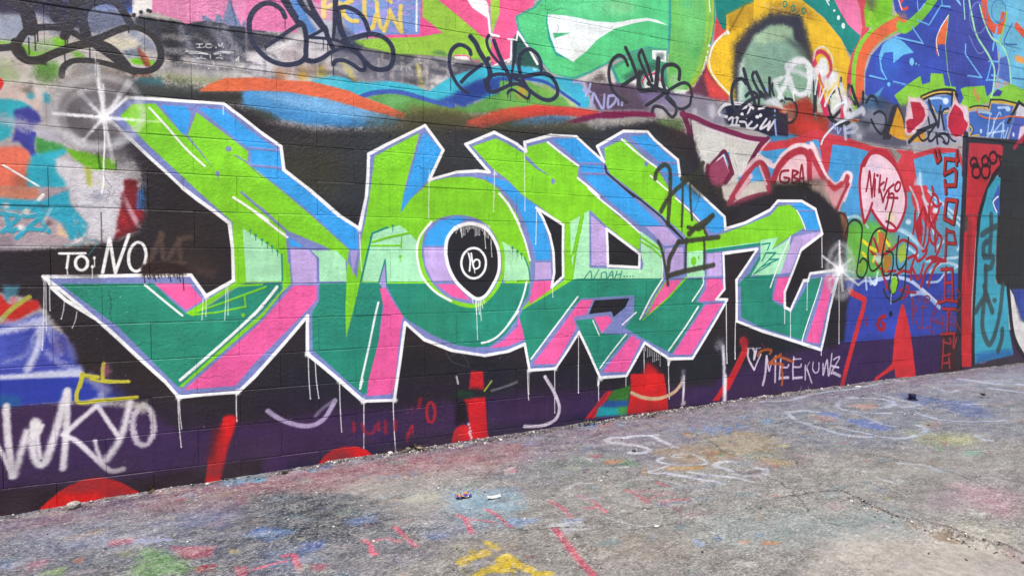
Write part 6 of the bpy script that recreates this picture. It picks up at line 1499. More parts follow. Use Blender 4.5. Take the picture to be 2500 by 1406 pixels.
P f4f2f0 100 0 1 609,204 0,-3 -1,-2 -2,-1 -2,0 -1,1 -1,3 0,2 0,3 1,2 2,1 1,0 2,-1 1,-3
C f4f2f0 96 1.2 1 6.3 6.3 742,376 -1,-157 -2,-157
P f4f2f0 100 0 1 744,64 -1,-3 -1,-2 -2,-1 -2,0 -1,2 -1,2 -1,4 1,3 1,2 2,1 2,0 1,-2 1,-2
C f4f2f0 96 1.2 1 6.5 6.5 928,359 4,-161 10,-162
P f4f2f0 100 0 1 947,39 -1,-3 -1,-3 -2,-1 -2,0 -2,2 -1,3 0,3 0,3 1,2 2,2 2,-1 2,-1 1,-3
C f4f2f0 96 1.2 1 5.8 5.8 1883,494 3,-106 6,-105
P f4f2f0 100 0 1 1897,285 -1,-3 -1,-2 -2,-1 -2,0 -1,2 -1,2 -1,3 1,2 1,3 1,1 2,-1 2,-1 1,-2
C f4f2f0 96 1.2 1 5 5 1894,493 0,-84 0,-85
P f4f2f0 100 0 1 1898,326 0,-2 -1,-2 -2,-1 -1,0 -2,2 -1,1 0,3 0,2 1,2 2,1 1,0 2,-1 1,-2
C f4f2f0 96 1.2 1 6 6 2101,478 1,-155 0,-155
P f4f2f0 100 0 1 2106,170 0,-2 -1,-2 -2,-1 -2,0 -2,1 -1,3 0,2 0,3 1,2 2,1 2,0 2,-1 1,-3
C f4f2f0 96 1.2 1 6.1 6.1 2297,731 1,-217 1,-217
P f4f2f0 100 0 1 2304,300 -1,-3 -1,-2 -2,-2 -2,1 -1,1 -2,2 0,3 0,3 1,2 2,1 2,0 2,-1 1,-3
C f4f2f0 96 1.2 1 7.2 7.2 2471,379 3,-123 6,-124
P f4f2f0 100 0 1 2485,135 0,-3 -2,-3 -2,-1 -2,0 -3,2 -1,3 -1,3 1,3 1,3 3,1 2,0 2,-2 2,-3
C f4f2f0 96 1.2 1 5.6 5.6 2717,402 0,-50 1,-50
P f4f2f0 100 0 1 2722,304 -1,-3 -1,-2 -1,-1 -2,1 -2,1 -1,2 -1,2 1,3 1,2 2,1 1,0 2,-2 1,-2
C f4f2f0 96 1.2 1 5.7 5.7 2882,607 3,-171 5,-171
P f4f2f0 100 0 1 2895,268 -1,-3 -1,-2 -2,-1 -1,0 -2,2 -1,2 -1,2 1,3 1,2 1,1 2,0 2,-2 1,-2
C f4f2f0 96 1.2 1 6.9 6.9 3118,472 3,-146 6,-147
P f4f2f0 100 0 1 3132,181 0,-3 -2,-2 -2,-1 -2,0 -2,2 -2,2 -1,3 1,3 1,3 3,1 2,0 2,-2 1,-3
C f4f2f0 96 1.2 1 8.4 8.4 3704,932 6,-255 9,-256
P f4f2f0 100 0 1 3725,424 0,-3 -2,-3 -3,-1 -3,0 -2,2 -2,3 -1,3 1,4 1,3 3,1 3,0 3,-2 2,-3
C f4f2f0 96 1.2 1 8.5 8.5 3806,760 1,-154 0,-155
P f4f2f0 100 0 1 3813,454 0,-4 -2,-3 -3,-1 -3,0 -2,2 -2,3 -1,4 0,3 2,3 3,2 3,-1 3,-1 2,-3
C f4f2f0 96 1.2 1 8.4 8.4 4814,1506 5,-147 7,-147
P f4f2f0 100 0 1 4833,1216 -1,-4 -2,-3 -3,-1 -3,0 -2,2 -2,2 -1,4 0,3 2,3 3,1 3,0 3,-1 2,-3
C f4f2f0 96 1.2 1 8 8 4368,854 2,-64 1,-64
P f4f2f0 100 0 1 4378,730 -1,-4 -2,-2 -2,-2 -3,0 -3,2 -2,3 0,3 0,3 2,3 3,1 2,0 3,-1 2,-3
C f4f2f0 96 1.2 1 8 8 4439,840 3,-119 3,-120
P f4f2f0 100 0 1 4451,604 0,-3 -2,-3 -2,-1 -3,0 -3,1 -2,3 -1,3 1,4 2,2 2,2 3,0 3,-2 2,-3
C f4f2f0 96 1.2 1 7.1 7.1 4640,1082 2,-124 1,-124
P f4f2f0 100 0 1 4648,837 0,-3 -2,-2 -2,-2 -3,1 -2,1 -2,2 0,3 0,3 2,2 2,2 3,0 2,-2 2,-2
C f4f2f0 96 1.2 1 8.6 8.6 5047,1116 9,-301 8,-302
P f4f2f0 100 0 1 5071,516 0,-4 -2,-2 -3,-2 -3,0 -3,2 -2,3 -1,4 1,3 1,3 3,1 3,0 3,-2 2,-3
C f4f2f0 96 1.2 1 8.4 8.4 4832,487 1,-33 1,-33
P f4f2f0 100 0 1 4841,424 -1,-3 -2,-3 -2,-2 -3,1 -3,1 -2,3 -1,4 1,3 1,3 3,1 3,0 3,-2 2,-3
C f4f2f0 96 1.2 1 4.4 4.4 1174,1846 -2,-156 -3,-155
P f4f2f0 100 0 1 1172,1537 0,-2 -1,-2 -1,-1 -1,0 -2,1 0,2 -1,2 1,2 0,1 2,1 1,1 1,-1 1,-2
C f4f2f0 96 1.2 1 4.8 4.8 1633,1875 -2,-139 -5,-140
P f4f2f0 100 0 1 1629,1599 0,-3 -1,-1 -1,-1 -2,0 -1,1 -1,1 0,2 0,3 1,2 1,1 2,0 1,-1 1,-2
C f4f2f0 96 1.2 1 5.5 5.5 726,1421 3,-112 7,-113
P f4f2f0 100 0 1 740,1199 0,-3 -1,-2 -2,-1 -1,0 -2,1 -1,2 0,3 0,2 1,3 2,1 1,0 2,-1 1,-3
C f4f2f0 96 1.2 1 3.6 3.6 -149,1042 -3,-59 -4,-59
P f4f2f0 100 0 1 -154,925 0,-1 -1,-2 -1,-1 -1,0 -1,1 -1,2 0,2 1,1 0,2 1,1 1,0 1,-1 1,-2
C f4f2f0 96 1.2 1 3.6 3.6 -133,1045 -1,-51 -2,-51
P f4f2f0 100 0 1 -134,945 0,-2 -1,-2 -1,-1 -1,0 -1,1 0,2 -1,2 1,2 0,1 1,1 1,0 1,-1 1,-2
C f4f2f0 96 1.2 1 4.3 4.3 -30,1107 -4,-94 -6,-94
P f4f2f0 100 0 1 -37,922 -1,-3 0,-1 -2,-1 -1,0 -1,1 -1,2 0,2 0,2 1,2 1,1 2,0 1,-1 0,-2
C f4f2f0 96 1.2 1 3.7 3.7 -21,1111 0,-82 -1,-82
P f4f2f0 100 0 1 -19,949 0,-2 -1,-2 -1,-1 -1,1 -1,0 -1,2 0,2 0,2 1,1 1,1 1,0 1,-1 1,-1
C f4f2f0 96 1.2 1 4.9 4.9 1860,2018 1,-205 2,-206
P f4f2f0 100 0 1 1866,1610 0,-2 -1,-2 -1,-1 -2,0 -1,1 -1,1 -1,3 1,2 0,2 2,1 2,0 1,-1 1,-2
C f4f2f0 96 1.2 1 5.8 5.8 1953,1613 -2,-117 -4,-118
P f4f2f0 100 0 1 1951,1381 0,-3 -1,-2 -2,-1 -2,0 -2,1 -1,2 0,3 0,2 1,3 2,1 2,0 1,-1 2,-3
C f4f2f0 96 1.2 1 4.5 4.5 2544,1220 1,-20 2,-21
P f4f2f0 100 0 1 2550,1181 0,-2 -1,-2 -1,-1 -2,0 -1,1 -1,2 -1,2 1,2 1,2 1,0 1,0 2,0 1,-2
C f4f2f0 96 1.2 1 4.7 4.7 2836,1215 1,-19 2,-19
P f4f2f0 100 0 1 2842,1180 0,-3 -1,-1 -1,-1 -2,0 -1,1 -1,2 -1,2 0,2 1,1 2,1 1,0 2,-1 1,-1
C f4f2f0 96 1.2 1 4.2 4.2 -29,2136 0,-27 0,-28
P f4f2f0 100 0 1 -26,2084 0,-2 -1,-2 -1,-1 -1,0 -1,1 -1,1 0,2 0,2 1,2 1,1 1,0 1,0 1,-2
C f4f2f0 96 1.2 1 5.1 5.1 2080,1081 2,-39 3,-39
P f4f2f0 100 0 1 2089,1006 -1,-3 -1,-2 -1,-1 -2,0 -1,2 -2,1 0,3 0,2 2,2 1,1 2,0 1,-1 1,-2
C f4f2f0 96 1.2 1 3.8 3.8 2896,606 1,-16 0,-17
P f4f2f0 100 0 1 2900,575 -1,-2 0,-1 -2,-1 -1,0 -1,1 -1,1 0,2 0,2 1,1 1,1 1,0 1,-1 1,-1
C f4f2f0 96 1.2 1 3.8 3.8 2914,596 0,-36 0,-37
P f4f2f0 100 0 1 2917,525 0,-2 -1,-1 -1,-1 -1,0 -1,1 -1,2 -1,1 1,2 0,1 2,1 1,0 1,-1 1,-1
C f4f2f0 96 1.2 1 3.8 3.8 2931,587 0,-30 1,-29
P f4f2f0 100 0 1 2934,529 0,-1 -1,-2 -1,0 -1,0 -1,1 -1,1 0,2 0,1 1,2 1,0 1,0 1,0 1,-2
C f4f2f0 96 1.2 1 3.8 3.8 2948,577 0,-22 1,-23
P f4f2f0 100 0 1 2952,534 -1,-2 0,-1 -2,-1 -1,0 -1,1 -1,1 0,2 0,2 1,1 1,1 1,0 1,-1 1,-2
C f4f2f0 96 1.2 1 3.8 3.8 2966,567 0,-42 1,-43
P f4f2f0 100 0 1 2969,484 0,-2 -1,-1 -1,-1 -1,0 -1,1 -1,1 0,2 0,2 1,1 1,1 1,0 1,-1 1,-2
C f4f2f0 96 1.2 1 3.8 3.8 2983,557 0,-35 1,-36
P f4f2f0 100 0 1 2987,488 -1,-2 0,-1 -1,-1 -2,0 -1,1 -1,2 0,1 0,2 1,1 1,1 1,0 2,-1 0,-1
C f4f2f0 96 1.2 1 3.9 3.9 3001,548 0,-29 0,-28
P f4f2f0 100 0 1 3004,492 0,-1 -1,-2 -1,0 -1,0 -2,0 0,2 -1,2 0,1 1,2 1,0 2,0 1,-1 1,-1
C f4f2f0 96 1.2 1 3.9 3.9 3018,538 0,-22 1,-21
P f4f2f0 100 0 1 3022,497 -1,-2 -1,-1 -1,-1 -1,0 -1,1 -1,1 0,2 0,2 1,1 1,1 1,0 1,-1 1,-2
C f4f2f0 96 1.2 1 3.9 3.9 3036,528 0,-42 1,-42
P f4f2f0 100 0 1 3040,446 -1,-2 0,-1 -2,-1 -1,0 -1,1 -1,2 0,1 0,2 1,1 1,1 1,0 1,-1 1,-1
P f6f5f4 100 4.5 1 2461,379 19,-1 0,-32 -19,-19
P f6f5f4 100 3.7 1 3112,478 21,-1 -6,-39 -21,7
# dedication beside the piece
P 2b2326 70 13 1 -1109,1286 298,24 170,2 -3,-148 -241,24 -226,-6
L f2f1ef 100 1.2 1 12.6 12.6 -809,1291 112,2
L f2f1ef 100 1.2 1 11.9 11.9 -769,1289 -10,-73
L f2f1ef 100 1.2 1 5.3 5.3 -778,1223 2,-40
L f2f1ef 100 1.2 1 15.8 15.8 -622,1192 35,180 22,-182 66,204
C f2f1ef 100 1.2 1 14.7 14.7 -688,1242 -1,-11 -3,-9 -5,-8 -7,-6 -7,-3 -8,0 -7,3 -7,6 -4,8 -3,9 -1,11 1,10 3,9 6,8 6,6 7,3 8,0 7,-3 7,-6 5,-8 3,-9 0,-10
C f2f1ef 100 1.2 1 15.4 15.4 -422,1271 -5,-22 -7,-20 -10,-16 -11,-10 -11,-5 -12,2 -10,7 -8,14 -5,17 -2,21 1,22 4,22 7,19 10,16 11,11 11,5 12,-2 10,-7 8,-13 5,-18 3,-21 -1,-22
P f2f1ef 100 0 1 -651,1269 -1,-4 -2,-3 -2,-2 -3,0 -2,2 -2,3 -1,4 1,4 2,3 2,2 3,0 3,-2 1,-3
C f2f1ef 100 1.2 1 4.7 4.7 -657,1267 0,-44
P f2f1ef 100 0 1 -660,1223 -1,-4 -2,-3 -3,-1 -3,0 -2,1 -2,3 -1,4 1,4 2,3 3,2 3,0 2,-2 2,-3
C f4f2f0 96 1.2 1 3.8 3.8 -668,1223 0,-31 -1,-31
P f4f2f0 100 0 1 -667,1163 0,-2 0,-2 -1,-1 -2,0 0,1 -1,2 0,2 0,2 1,1 1,1 1,0 1,-1 0,-1
C 2a9aa8 80 1.2 1 3.3 3.3 -793,1335 54,5 12,-11 38,34 37,-4 2,-25 -35,-52
C 57463f 75 10 2 28.5 28.5 -426,1200 48,122 35,77
C 57463f 75 10 2 22.9 22.9 -350,1406 11,-168
C 57463f 75 10.2 2 25.6 25.6 -325,1254 69,116 49,16
C 57463f 75 10.1 2 15 15 -399,1238 162,8
C 57463f 75 10.2 2 23.3 23.3 -262,1378 10,-186
P 2c2120 100 8.6 1.5 -452,1238 120,16 108,-31 -14,-51 -96,9 -112,-11
P 4a3a36 60 10.4 2 -182,1215 98,-8 -8,-48 -77,17
C 241c1c 100 1.2 1 4.2 4.2 -433,1179 4,-46
C 241c1c 100 1.2 1 4.2 4.2 -417,1179 5,-23
C 241c1c 100 1.2 1 4.3 4.3 -408,1179 5,-18
C 241c1c 100 1.2 1 4.3 4.3 -392,1179 5,-23
C 241c1c 100 1.2 1 4.3 4.3 -384,1179 5,-34
C 241c1c 100 1.2 1 4.3 4.3 -367,1179 5,-20
C 241c1c 100 1.2 1 4.3 4.3 -354,1178 5,-12
C 241c1c 100 1.2 1 4.3 4.3 -337,1178 5,-10
C 241c1c 100 1.2 1 4.3 4.3 -310,1178 5,-38
C 241c1c 100 1.2 1 4.3 4.3 -293,1178 5,-12
C 241c1c 100 1.2 1 4.4 4.4 -276,1178 5,-23
C 241c1c 100 1.2 1 4.4 4.4 -264,1178 4,-39
C 241c1c 100 1.2 1 4.4 4.4 -247,1178 4,-86
C 241c1c 100 1.2 1 4.3 4.3 -320,1178 5,-17
# paint along the foot of the wall
P d02220 100 3.4 1 -938,-54 20,30 30,32 49,40 49,30 62,20 62,3 44,-11 63,-32 58,-47 48,-41 -89,-30 -127,2 -87,3 -98,-13 -60,-16
L cf2226 100 13.6 1 75.8 75.8 -25,334 -54,-172 -35,-158
P d02225 100 4.5 1 -137,137 80,22 -21,-168 -75,15
C 6a1e22 70 30.1 1 45.2 45.2 -84,283 -38,-148
P d02226 100 3.4 1 459,15 38,47 50,33 67,13 86,-8 60,-32 37,-40 -89,-11 -128,-7
P bf2329 100 5.9 1 1457,519 91,-7 8,-133 -114,13
P ca2229 100 2.9 1 1406,333 158,7 10,-176 13,-116 -136,3 -5,117 -15,87
P cc2428 100 3.8 1 1316,45 15,65 25,35 40,17 45,-13 20,-99
P d8cfe0 80 3.9 2 1450,158 -1,-5 -2,-4 -4,-1 -4,0 -4,3 -2,4 -1,5 1,5 2,4 4,1 4,0 4,-3 2,-4
P d8cfe0 80 3.9 2 1460,133 -1,-5 -2,-4 -4,-1 -4,0 -4,3 -2,4 -1,5 1,5 2,4 4,1 4,0 4,-3 2,-4
P d8cfe0 80 3.9 2 1465,109 -1,-5 -2,-4 -4,-2 -4,1 -4,2 -2,5 -1,5 1,5 2,3 4,2 4,0 4,-3 2,-4
P d8cfe0 80 3.9 2 1460,85 -1,-5 -2,-3 -4,-2 -4,0 -4,3 -2,4 -1,5 1,5 2,4 4,2 4,-1 4,-2 2,-5
P d8cfe0 80 3.9 2 1470,65 -1,-5 -2,-4 -4,-1 -4,0 -4,3 -2,4 -1,5 1,5 2,4 4,1 4,0 4,-3 2,-4
P d8cfe0 80 3.9 2 1455,100 -1,-5 -2,-3 -4,-2 -4,0 -4,3 -2,4 -1,5 1,5 2,4 4,2 4,-1 4,-2 2,-5
C 26282a 80 19.7 1 59.2 59.2 1327,350 140,26 81,-17 114,19 138,57
C 22402e 80 19.3 1 48.3 48.3 1387,373 60,-15
C 9fae3c 100 3 1 11.9 11.9 1558,377 52,63
P 1f1a22 100 15.4 1 1347,329 79,-16 10,-134 -90,-19
C b9b2b8 100 1.2 1 13.4 13.4 1357,488 10,-47
C b02430 85 5.6 1 20.5 20.5 1206,263 -1,-18 -4,-16 -5,-14 -7,-9 -8,-4 -8,1 -8,6 -7,10 -5,15 -3,17 -1,18 1,18 3,17 6,13 7,9 7,5 9,-1 7,-6 7,-11 5,-14 4,-17 1,-19
C 8a2030 80 9.2 1 25.8 25.8 1107,361 -10,-55
C 6a2030 60 7.3 1 12.8 12.8 1050,311 0,-37
C 9c2030 75 6.9 1 22.4 22.4 678,250 1,-53
C 9c2030 75 7.1 1 23.1 23.1 877,238 1,-72
C 9c2030 75 7.2 1 23.3 23.3 940,231 1,-54
C 9c2030 75 7.1 1 22.9 22.9 832,234 2,-45
C 962034 75 6.1 1 19.2 19.2 727,236 26,-56 43,-5 18,43
P b02434 100 5.5 1 1008,133 42,68 7,-10 -36,-96 -4,-23
C b02434 100 1.2 1 7.3 7.3 1054,192 3,-65
C b3a4c6 88 6.6 1 27.9 27.9 182,374 77,-62 102,-45 81,-4 66,40 59,98
C 7f7692 70 6.7 1 20.1 20.1 450,317 50,47 63,37
C 8f8c98 60 6 1 16.1 16.1 1610,373 105,20 85,23
P c92730 100 1.7 1 2542,288 56,-1 -153,-189 -93,-1
C 6a2030 50 4.5 1 15.7 15.7 2548,277 -146,-180
P 36702e 100 6.9 1.6 2598,289 164,29 -24,-132 -202,19
P 225494 100 11.5 1 2554,219 190,-18 -12,-68 -257,35
P 20909a 100 6.9 1 2475,179 257,-36 -6,-47 -281,7
P 3f8a4a 100 11.6 1 2636,158 102,1 -12,-63 -77,7
P b42228 100 24 1 2840,285 26,106 51,94 54,-36 95,-95 28,-90
P c82428 100 3.6 1 2759,404 314,-23 21,-112 27,-178 -200,1 -193,5 35,156
C c9a98a 100 6 1 29 29 2769,258 111,-47 147,-19 150,37 90,87
C d4cad8 100 4.2 1 25.4 25.4 2022,438 74,-117 44,-115 -32,-83 -102,-33 -144,8
C 8f8c98 60 6.4 1 12.7 12.7 2039,427 45,-74
C d8d2dc 100 6.2 1 22.5 22.5 3271,344 -3,-123 -6,-95
P d8d2dc 100 7.5 1 3241,133 49,18 0,-34 -42,-7
L b92a30 100 1.2 1 67 67 3891,598 32,-72 -195,-304
P 9a2830 100 18.9 1 3953,583 -4,-20 -13,-16 -18,-8 -21,1 -19,10 -13,18 -5,20 4,20 13,16 18,8 21,-1 19,-10 13,-17
P c2272d 100 2 1 3727,310 84,-7 -172,-184 -74,1 59,59
C dfdae4 90 13.1 1 31.5 31.5 3677,563 21,-338
P a9a6b4 60 31.4 2 3698,573 -5,-19 -14,-16 -20,-8 -23,2 -20,10 -14,17 -6,20 5,20 14,15 20,8 23,-1 20,-10 15,-17
C e8e4ea 100 13.2 1 39.5 39.5 3701,312 -1,-193
C 9a90a8 60 1.2 1 13.1 13.1 3682,290 2,-163
C 8f8a98 60 17.5 2 37.4 37.4 3266,384 -6,-107
C 6a2430 100 1.2 1 13.8 13.8 4107,563 33,-37
# small name near the ground on the right
C d6c8da 90 3.1 1.6 20.4 20.4 3956,526 -10,-53 27,-59 49,-66
C d6c8da 90 3.1 1.6 15.5 15.5 4022,343 35,65 41,65
C d6c8da 90 3.1 1.6 22.6 22.6 4007,527 18,-23 -5,-67
C d6c8da 90 3.1 1.6 17.5 17.5 4049,516 -23,-70
C b9aec0 90 3.1 1.6 9.2 9.2 3942,533 65,-1
C b9aec0 90 3.1 1.6 8.3 8.3 4036,528 60,-1
C d6c8da 90 3.1 1.6 24 24 4127,209 23,80 12,157
C d6c8da 90 3.1 1.6 17.8 17.8 4165,455 27,-124
C d6c8da 90 3.2 1.6 14.7 14.7 4198,322 29,75 45,52
C d6c8da 90 3.2 1.6 18 18 4269,444 -1,-223
C d6c8da 90 3.2 1.6 17 17 4332,422 -5,-77 -10,-101
C b9aec0 90 3.2 1.6 9.6 9.6 4332,422 63,-4 51,-26
C d6c8da 90 3.2 1.6 16.1 16.1 4327,349 82,-10 19,22
C d6c8da 90 3.2 1.6 24.6 24.6 4323,253 101,-3
C d6c8da 90 3.3 1.6 17.3 17.3 4490,426 -10,-92 2,-102
C d6c8da 90 3.3 1.6 12 12 4491,407 90,-3
C d6c8da 90 3.3 1.6 16.4 16.4 4492,338 78,-6 12,23
C d6c8da 90 3.3 1.6 22.9 22.9 4488,241 104,-4
C d6c8da 90 3.3 1.6 16.5 16.5 4635,342 -3,-126
C d6c8da 90 3.3 1.6 17.8 17.8 4655,312 63,-132
C b9aec0 90 3.3 1.6 10 10 4649,322 38,45
C d6c8da 90 3.4 1.6 13.4 13.4 4734,364 -6,-57 28,-39 40,6 13,37 -2,43
C d6c8da 90 3.4 1.6 17.1 17.1 4862,341 2,-101 38,113 14,8 17,-135 25,94 14,105
C d6c8da 90 3.5 1.6 15 15 4998,370 41,17 35,-7 -101,-119 1,-19
C d6c8da 90 3.5 1.6 28.9 28.9 4995,250 91,-36
C d6c8da 90 3.5 1.6 20.7 20.7 4972,314 91,-20
C b5582a 88 5.2 1 24 24 4062,462 29,34 72,14 56,-8 -18,-31
C b5582a 88 5.3 1 24.4 24.4 4331,459 -116,-57 -12,-13 149,-19 -12,-45 14,-37 -4,-97
C b5582a 88 5.3 1 24.5 24.5 4251,432 74,4 153,-51
C 8a7f98 70 6.6 1 16.5 16.5 4584,154 -6,-28
C 8a7f98 70 6.7 1 16.6 16.6 4679,146 -6,-28
# large white name at lower left
C d6d0d4 86 7.6 1 33.3 33.3 -1047,520 2,-150 14,-209
C e6e1e2 60 7.6 1 16.7 16.7 -1047,520 2,-150 14,-209
C d6d0d4 86 6.6 1 20.1 20.1 -1109,364 32,-61 44,-142
C e6e1e2 60 6.6 1 10 10 -1109,364 32,-61 44,-142
C d6d0d4 86 13.4 1 31.6 31.6 -1024,160 31,118 29,105
C e6e1e2 60 13.4 1 15.8 15.8 -1024,160 31,118 29,105
C d6d0d4 86 11.7 1 38.5 38.5 -931,430 -13,-71 3,-88 19,-61 27,4 38,113 39,142 26,101
C e6e1e2 60 11.7 1 19.2 19.2 -931,430 -13,-71 3,-88 19,-61 27,4 38,113 39,142 26,101
C d6d0d4 86 7.8 1 20.7 20.7 -902,405 -20,-63 10,-104
C e6e1e2 60 7.8 1 10.4 10.4 -902,405 -20,-63 10,-104
C d6d0d4 86 8.9 1 32.8 32.8 -790,577 -9,-191 -19,-215
C e6e1e2 60 8.9 1 16.4 16.4 -790,577 -9,-191 -19,-215
C d6d0d4 86 8 1 26.8 26.8 -664,484 -82,-74 -63,-63
C e6e1e2 60 8 1 13.4 13.4 -664,484 -82,-74 -63,-63
C d6d0d4 86 7.1 1 28.2 28.2 -812,347 63,-48 79,-100 61,-69 58,0
C e6e1e2 60 7.1 1 14.1 14.1 -812,347 63,-48 79,-100 61,-69 58,0
C d6d0d4 86 7.2 1 24.1 24.1 -658,483 48,-95 43,-81
C e6e1e2 60 7.2 1 12.1 12.1 -658,483 48,-95 43,-81
C d6d0d4 86 9.2 1 19.6 19.6 -675,297 12,-61 20,-63
C e6e1e2 60 9.2 1 9.8 9.8 -675,297 12,-61 20,-63
C d6d0d4 86 14.5 1 34.4 34.4 -512,488 -21,-100 -34,-103 -60,-95
C e6e1e2 60 14.5 1 17.2 17.2 -512,488 -21,-100 -34,-103 -60,-95
P e0dcdc 100 6.5 1 -949,432 47,2 -1,-65 -36,-25
C d6d0d4 80 9.9 2.2 29.7 29.7 -402,350 -2,-30 -7,-27 -10,-23 -12,-15 -14,-7 -14,2 -14,10 -11,18 -9,24 -5,29 -2,30 3,30 6,27 10,22 12,16 14,7 14,-1 14,-10 11,-18 9,-24 6,-29 1,-31
P b9b2ac 70 8.5 2.2 -505,484 79,8 -15,-76 -39,12
C b4b2cc 70 13.6 1 34 34 -664,514 25,-17 -5,45
# yellow scrawl
C b9b23a 100 2.7 1 19 19 -723,638 -28,-87 14,-44 92,5 166,2
C b9b23a 100 2.7 2 13.7 13.7 -686,628 68,-21 102,-2
C b9b23a 100 2.7 1 20.2 20.2 -736,591 13,66 6,-5 62,-15
C b9b23a 100 3.4 2 17.8 17.8 -628,710 -5,-67 15,-28 102,-12
P b46a8a 60 13.7 2 -598,670 -2,-16 -5,-13 -8,-7 -9,1 -7,8 -5,13 -2,17 3,16 5,12 8,7 8,0 8,-8 5,-14
# black looped tags
C 38353a 100 1.2 1 33.6 33.6 -1062,2299 33,8 62,23 47,76 81,34 88,-1 102,-52 85,-53 68,-49 71,-13 59,22 34,57 -9,74 -41,53 -71,23 -71,-26 -82,-53 -49,-22
C 3a3634 100 1.2 1 40.1 40.1 -964,2347 2,-48 39,-36 57,11 65,41 85,48 73,25
P 353131 100 1.9 1 -966,2354 33,-30 16,-39 57,-13 24,24 -7,-50 -75,11 -44,35
C 37333c 100 2.5 1 63.6 63.6 -939,2572 27,-85 10,-68
C 35323f 100 3.8 1 50.5 50.5 -1011,2573 71,-56 33,-36
C 33303e 100 5.2 1 45.5 45.5 -894,2552 100,46 -8,-93 52,-48
C 38343c 100 1.2 1 40.9 40.9 -717,2611 -15,-123 -31,-83
C 36343c 100 1.2 1 46.6 46.6 -693,2616 7,-106 19,-97
C 3a3840 100 2.6 1 26.2 26.2 -856,2433 106,38 31,55
C 3a3b48 100 1.2 1 39.4 39.4 -684,2489 14,74 56,45 56,14 43,-26 43,-80
C 3a3738 100 1.2 1 28.2 28.2 -780,2201 10,48 40,35 60,12 74,-3 87,-17 51,-16
C 39363a 100 2 1 50.5 50.5 -625,2391 68,-27 61,-72
C 2c2a2c 100 1.2 1 5.1 5.1 -912,2376 0,-84
C 2c2a2c 100 1.2 1 5.1 5.1 -886,2401 0,-87
C 2c2a2c 100 1.2 1 5.1 5.1 -875,2413 0,-52
C 2c2a2c 100 1.2 1 5.3 5.3 -760,2409 0,-70
C 2c2a2c 100 1.2 1 5.3 5.3 -751,2407 0,-60
C 2c2a2c 100 1.2 1 5.4 5.4 -656,2364 1,-61
C 2c2a2c 100 1.2 1 5.3 5.3 -764,2317 1,-46
C 2c2a2c 100 1.2 1 5.5 5.5 -480,2500 1,-33
C 30344a 100 1.2 1 28.5 28.5 305,2679 -19,38 -44,24 -48,-6 -49,-41 -29,-61 -1,-71 23,-67 42,-50 58,-33 73,-8 70,22 36,36 3,43 3,68 -14,71 -25,17
C 30344a 100 1.2 1 22.4 22.4 200,2494 74,62 100,83
C 30344a 100 1.2 1 30.9 30.9 291,2785 44,-70 49,-69
C 30344a 100 1.2 1 36 36 306,2793 19,-43 39,-61
C 30344a 100 1.2 1 32.6 32.6 376,2805 39,-55 51,-44 50,-55 21,-18
C 30344a 100 1.2 1 29.5 29.5 436,2811 25,-58 45,-72 26,-38
P 8a8f9a 100 1.6 2 411,2780 15,14 25,-59 -15,8
C 30344a 100 1.2 1 17.9 17.9 423,2573 62,41 47,34
C 30344a 100 1.2 1 18.1 18.1 434,2580 82,7 73,1 74,-11
C 30344a 100 1.2 1 28.8 28.8 532,2653 15,-56 26,-54
C 30344a 100 1.2 1 30.8 19.1 422,2447 41,-2 52,26 52,44 74,38
C 30344a 100 1.2 1 33.3 16.1 594,2844 -4,-96 -6,-97 -6,-54
C 30344a 100 1.2 1 21.6 21.6 601,2760 5,-68 25,-71 43,-31
C 30344a 100 1.2 1 18.4 18.4 617,2752 10,-78 31,-71
C 30344a 100 1.2 1 28.5 28.5 612,2778 48,16 64,-18 43,-42 22,-56
C 30344a 100 1.2 1 30.1 30.1 636,2589 76,33 87,33 73,-3 56,-41 16,-64 -17,-70 -57,-29 -56,4 -44,32 -48,48 -48,36
C 30344a 100 1.2 1 25.1 25.1 577,2442 16,23 48,9 58,-21 38,-22 28,9 -5,43 -38,43 -49,26
P 30344a 85 14.2 1.4 755,2569 -7,-15 -20,-14 -28,-11 -32,-4 -27,2 -19,9 -7,13 7,15 19,14 28,10 31,5 28,-2 20,-9
P 46505e 70 14.2 1 723,2608 -4,-10 -9,-9 -13,-6 -14,-2 -13,2 -9,6 -3,9 3,10 9,9 13,6 14,2 13,-2 9,-6
C 23252f 100 1.2 1 4.1 4.1 306,2674 0,-64
C 23252f 100 1.2 1 4 4 196,2493 1,-23
C 23252f 100 1.2 1 4.2 4.2 521,2583 0,-58
C 23252f 100 1.2 1 4.3 4.3 546,2571 0,-59
C 23252f 100 1.2 1 4.3 4.3 567,2499 0,-51
C 23252f 100 1.2 1 4.3 4.3 578,2437 0,-59
C 23252f 100 1.2 1 4.4 4.4 782,2655 1,-33
C 23252f 100 1.2 1 4.1 4.1 252,2732 0,-15
C 30344a 100 1.2 1 28.3 22.2 1462,2628 -10,27 -37,19 -41,-1 -41,-35 -18,-50 2,-67 25,-64 46,-57 52,-28
C 30344a 100 1.2 1 23.5 23.5 1396,2437 55,58 90,75
C 30344a 100 1.2 1 36.2 36.2 1462,2739 37,-38 26,-50 43,-58 27,-45 5,-49
C 30344a 100 1.2 1 21 21 1592,2769 -16,-37 14,-52 37,-49 49,-43 22,-27
C 30344a 100 1.2 1 28.6 28.6 1628,2740 32,-75 44,-83 39,-65 11,-54
C 30344a 100 1.2 1 28.4 23.2 1590,2616 -17,-32 33,-55 -17,-51 -16,-41 11,-29 38,-10 60,27 61,32 55,17 46,-10
C 30344a 100 1.2 1 23.4 23.4 1584,2487 43,25 55,12 61,-2 61,-17 45,-20
C 30344a 100 1.2 1 36.4 36.4 1568,2466 21,-47
C 30344a 100 1.2 1 32.1 13.9 1784,2748 -2,-75 -12,-82 -14,-82
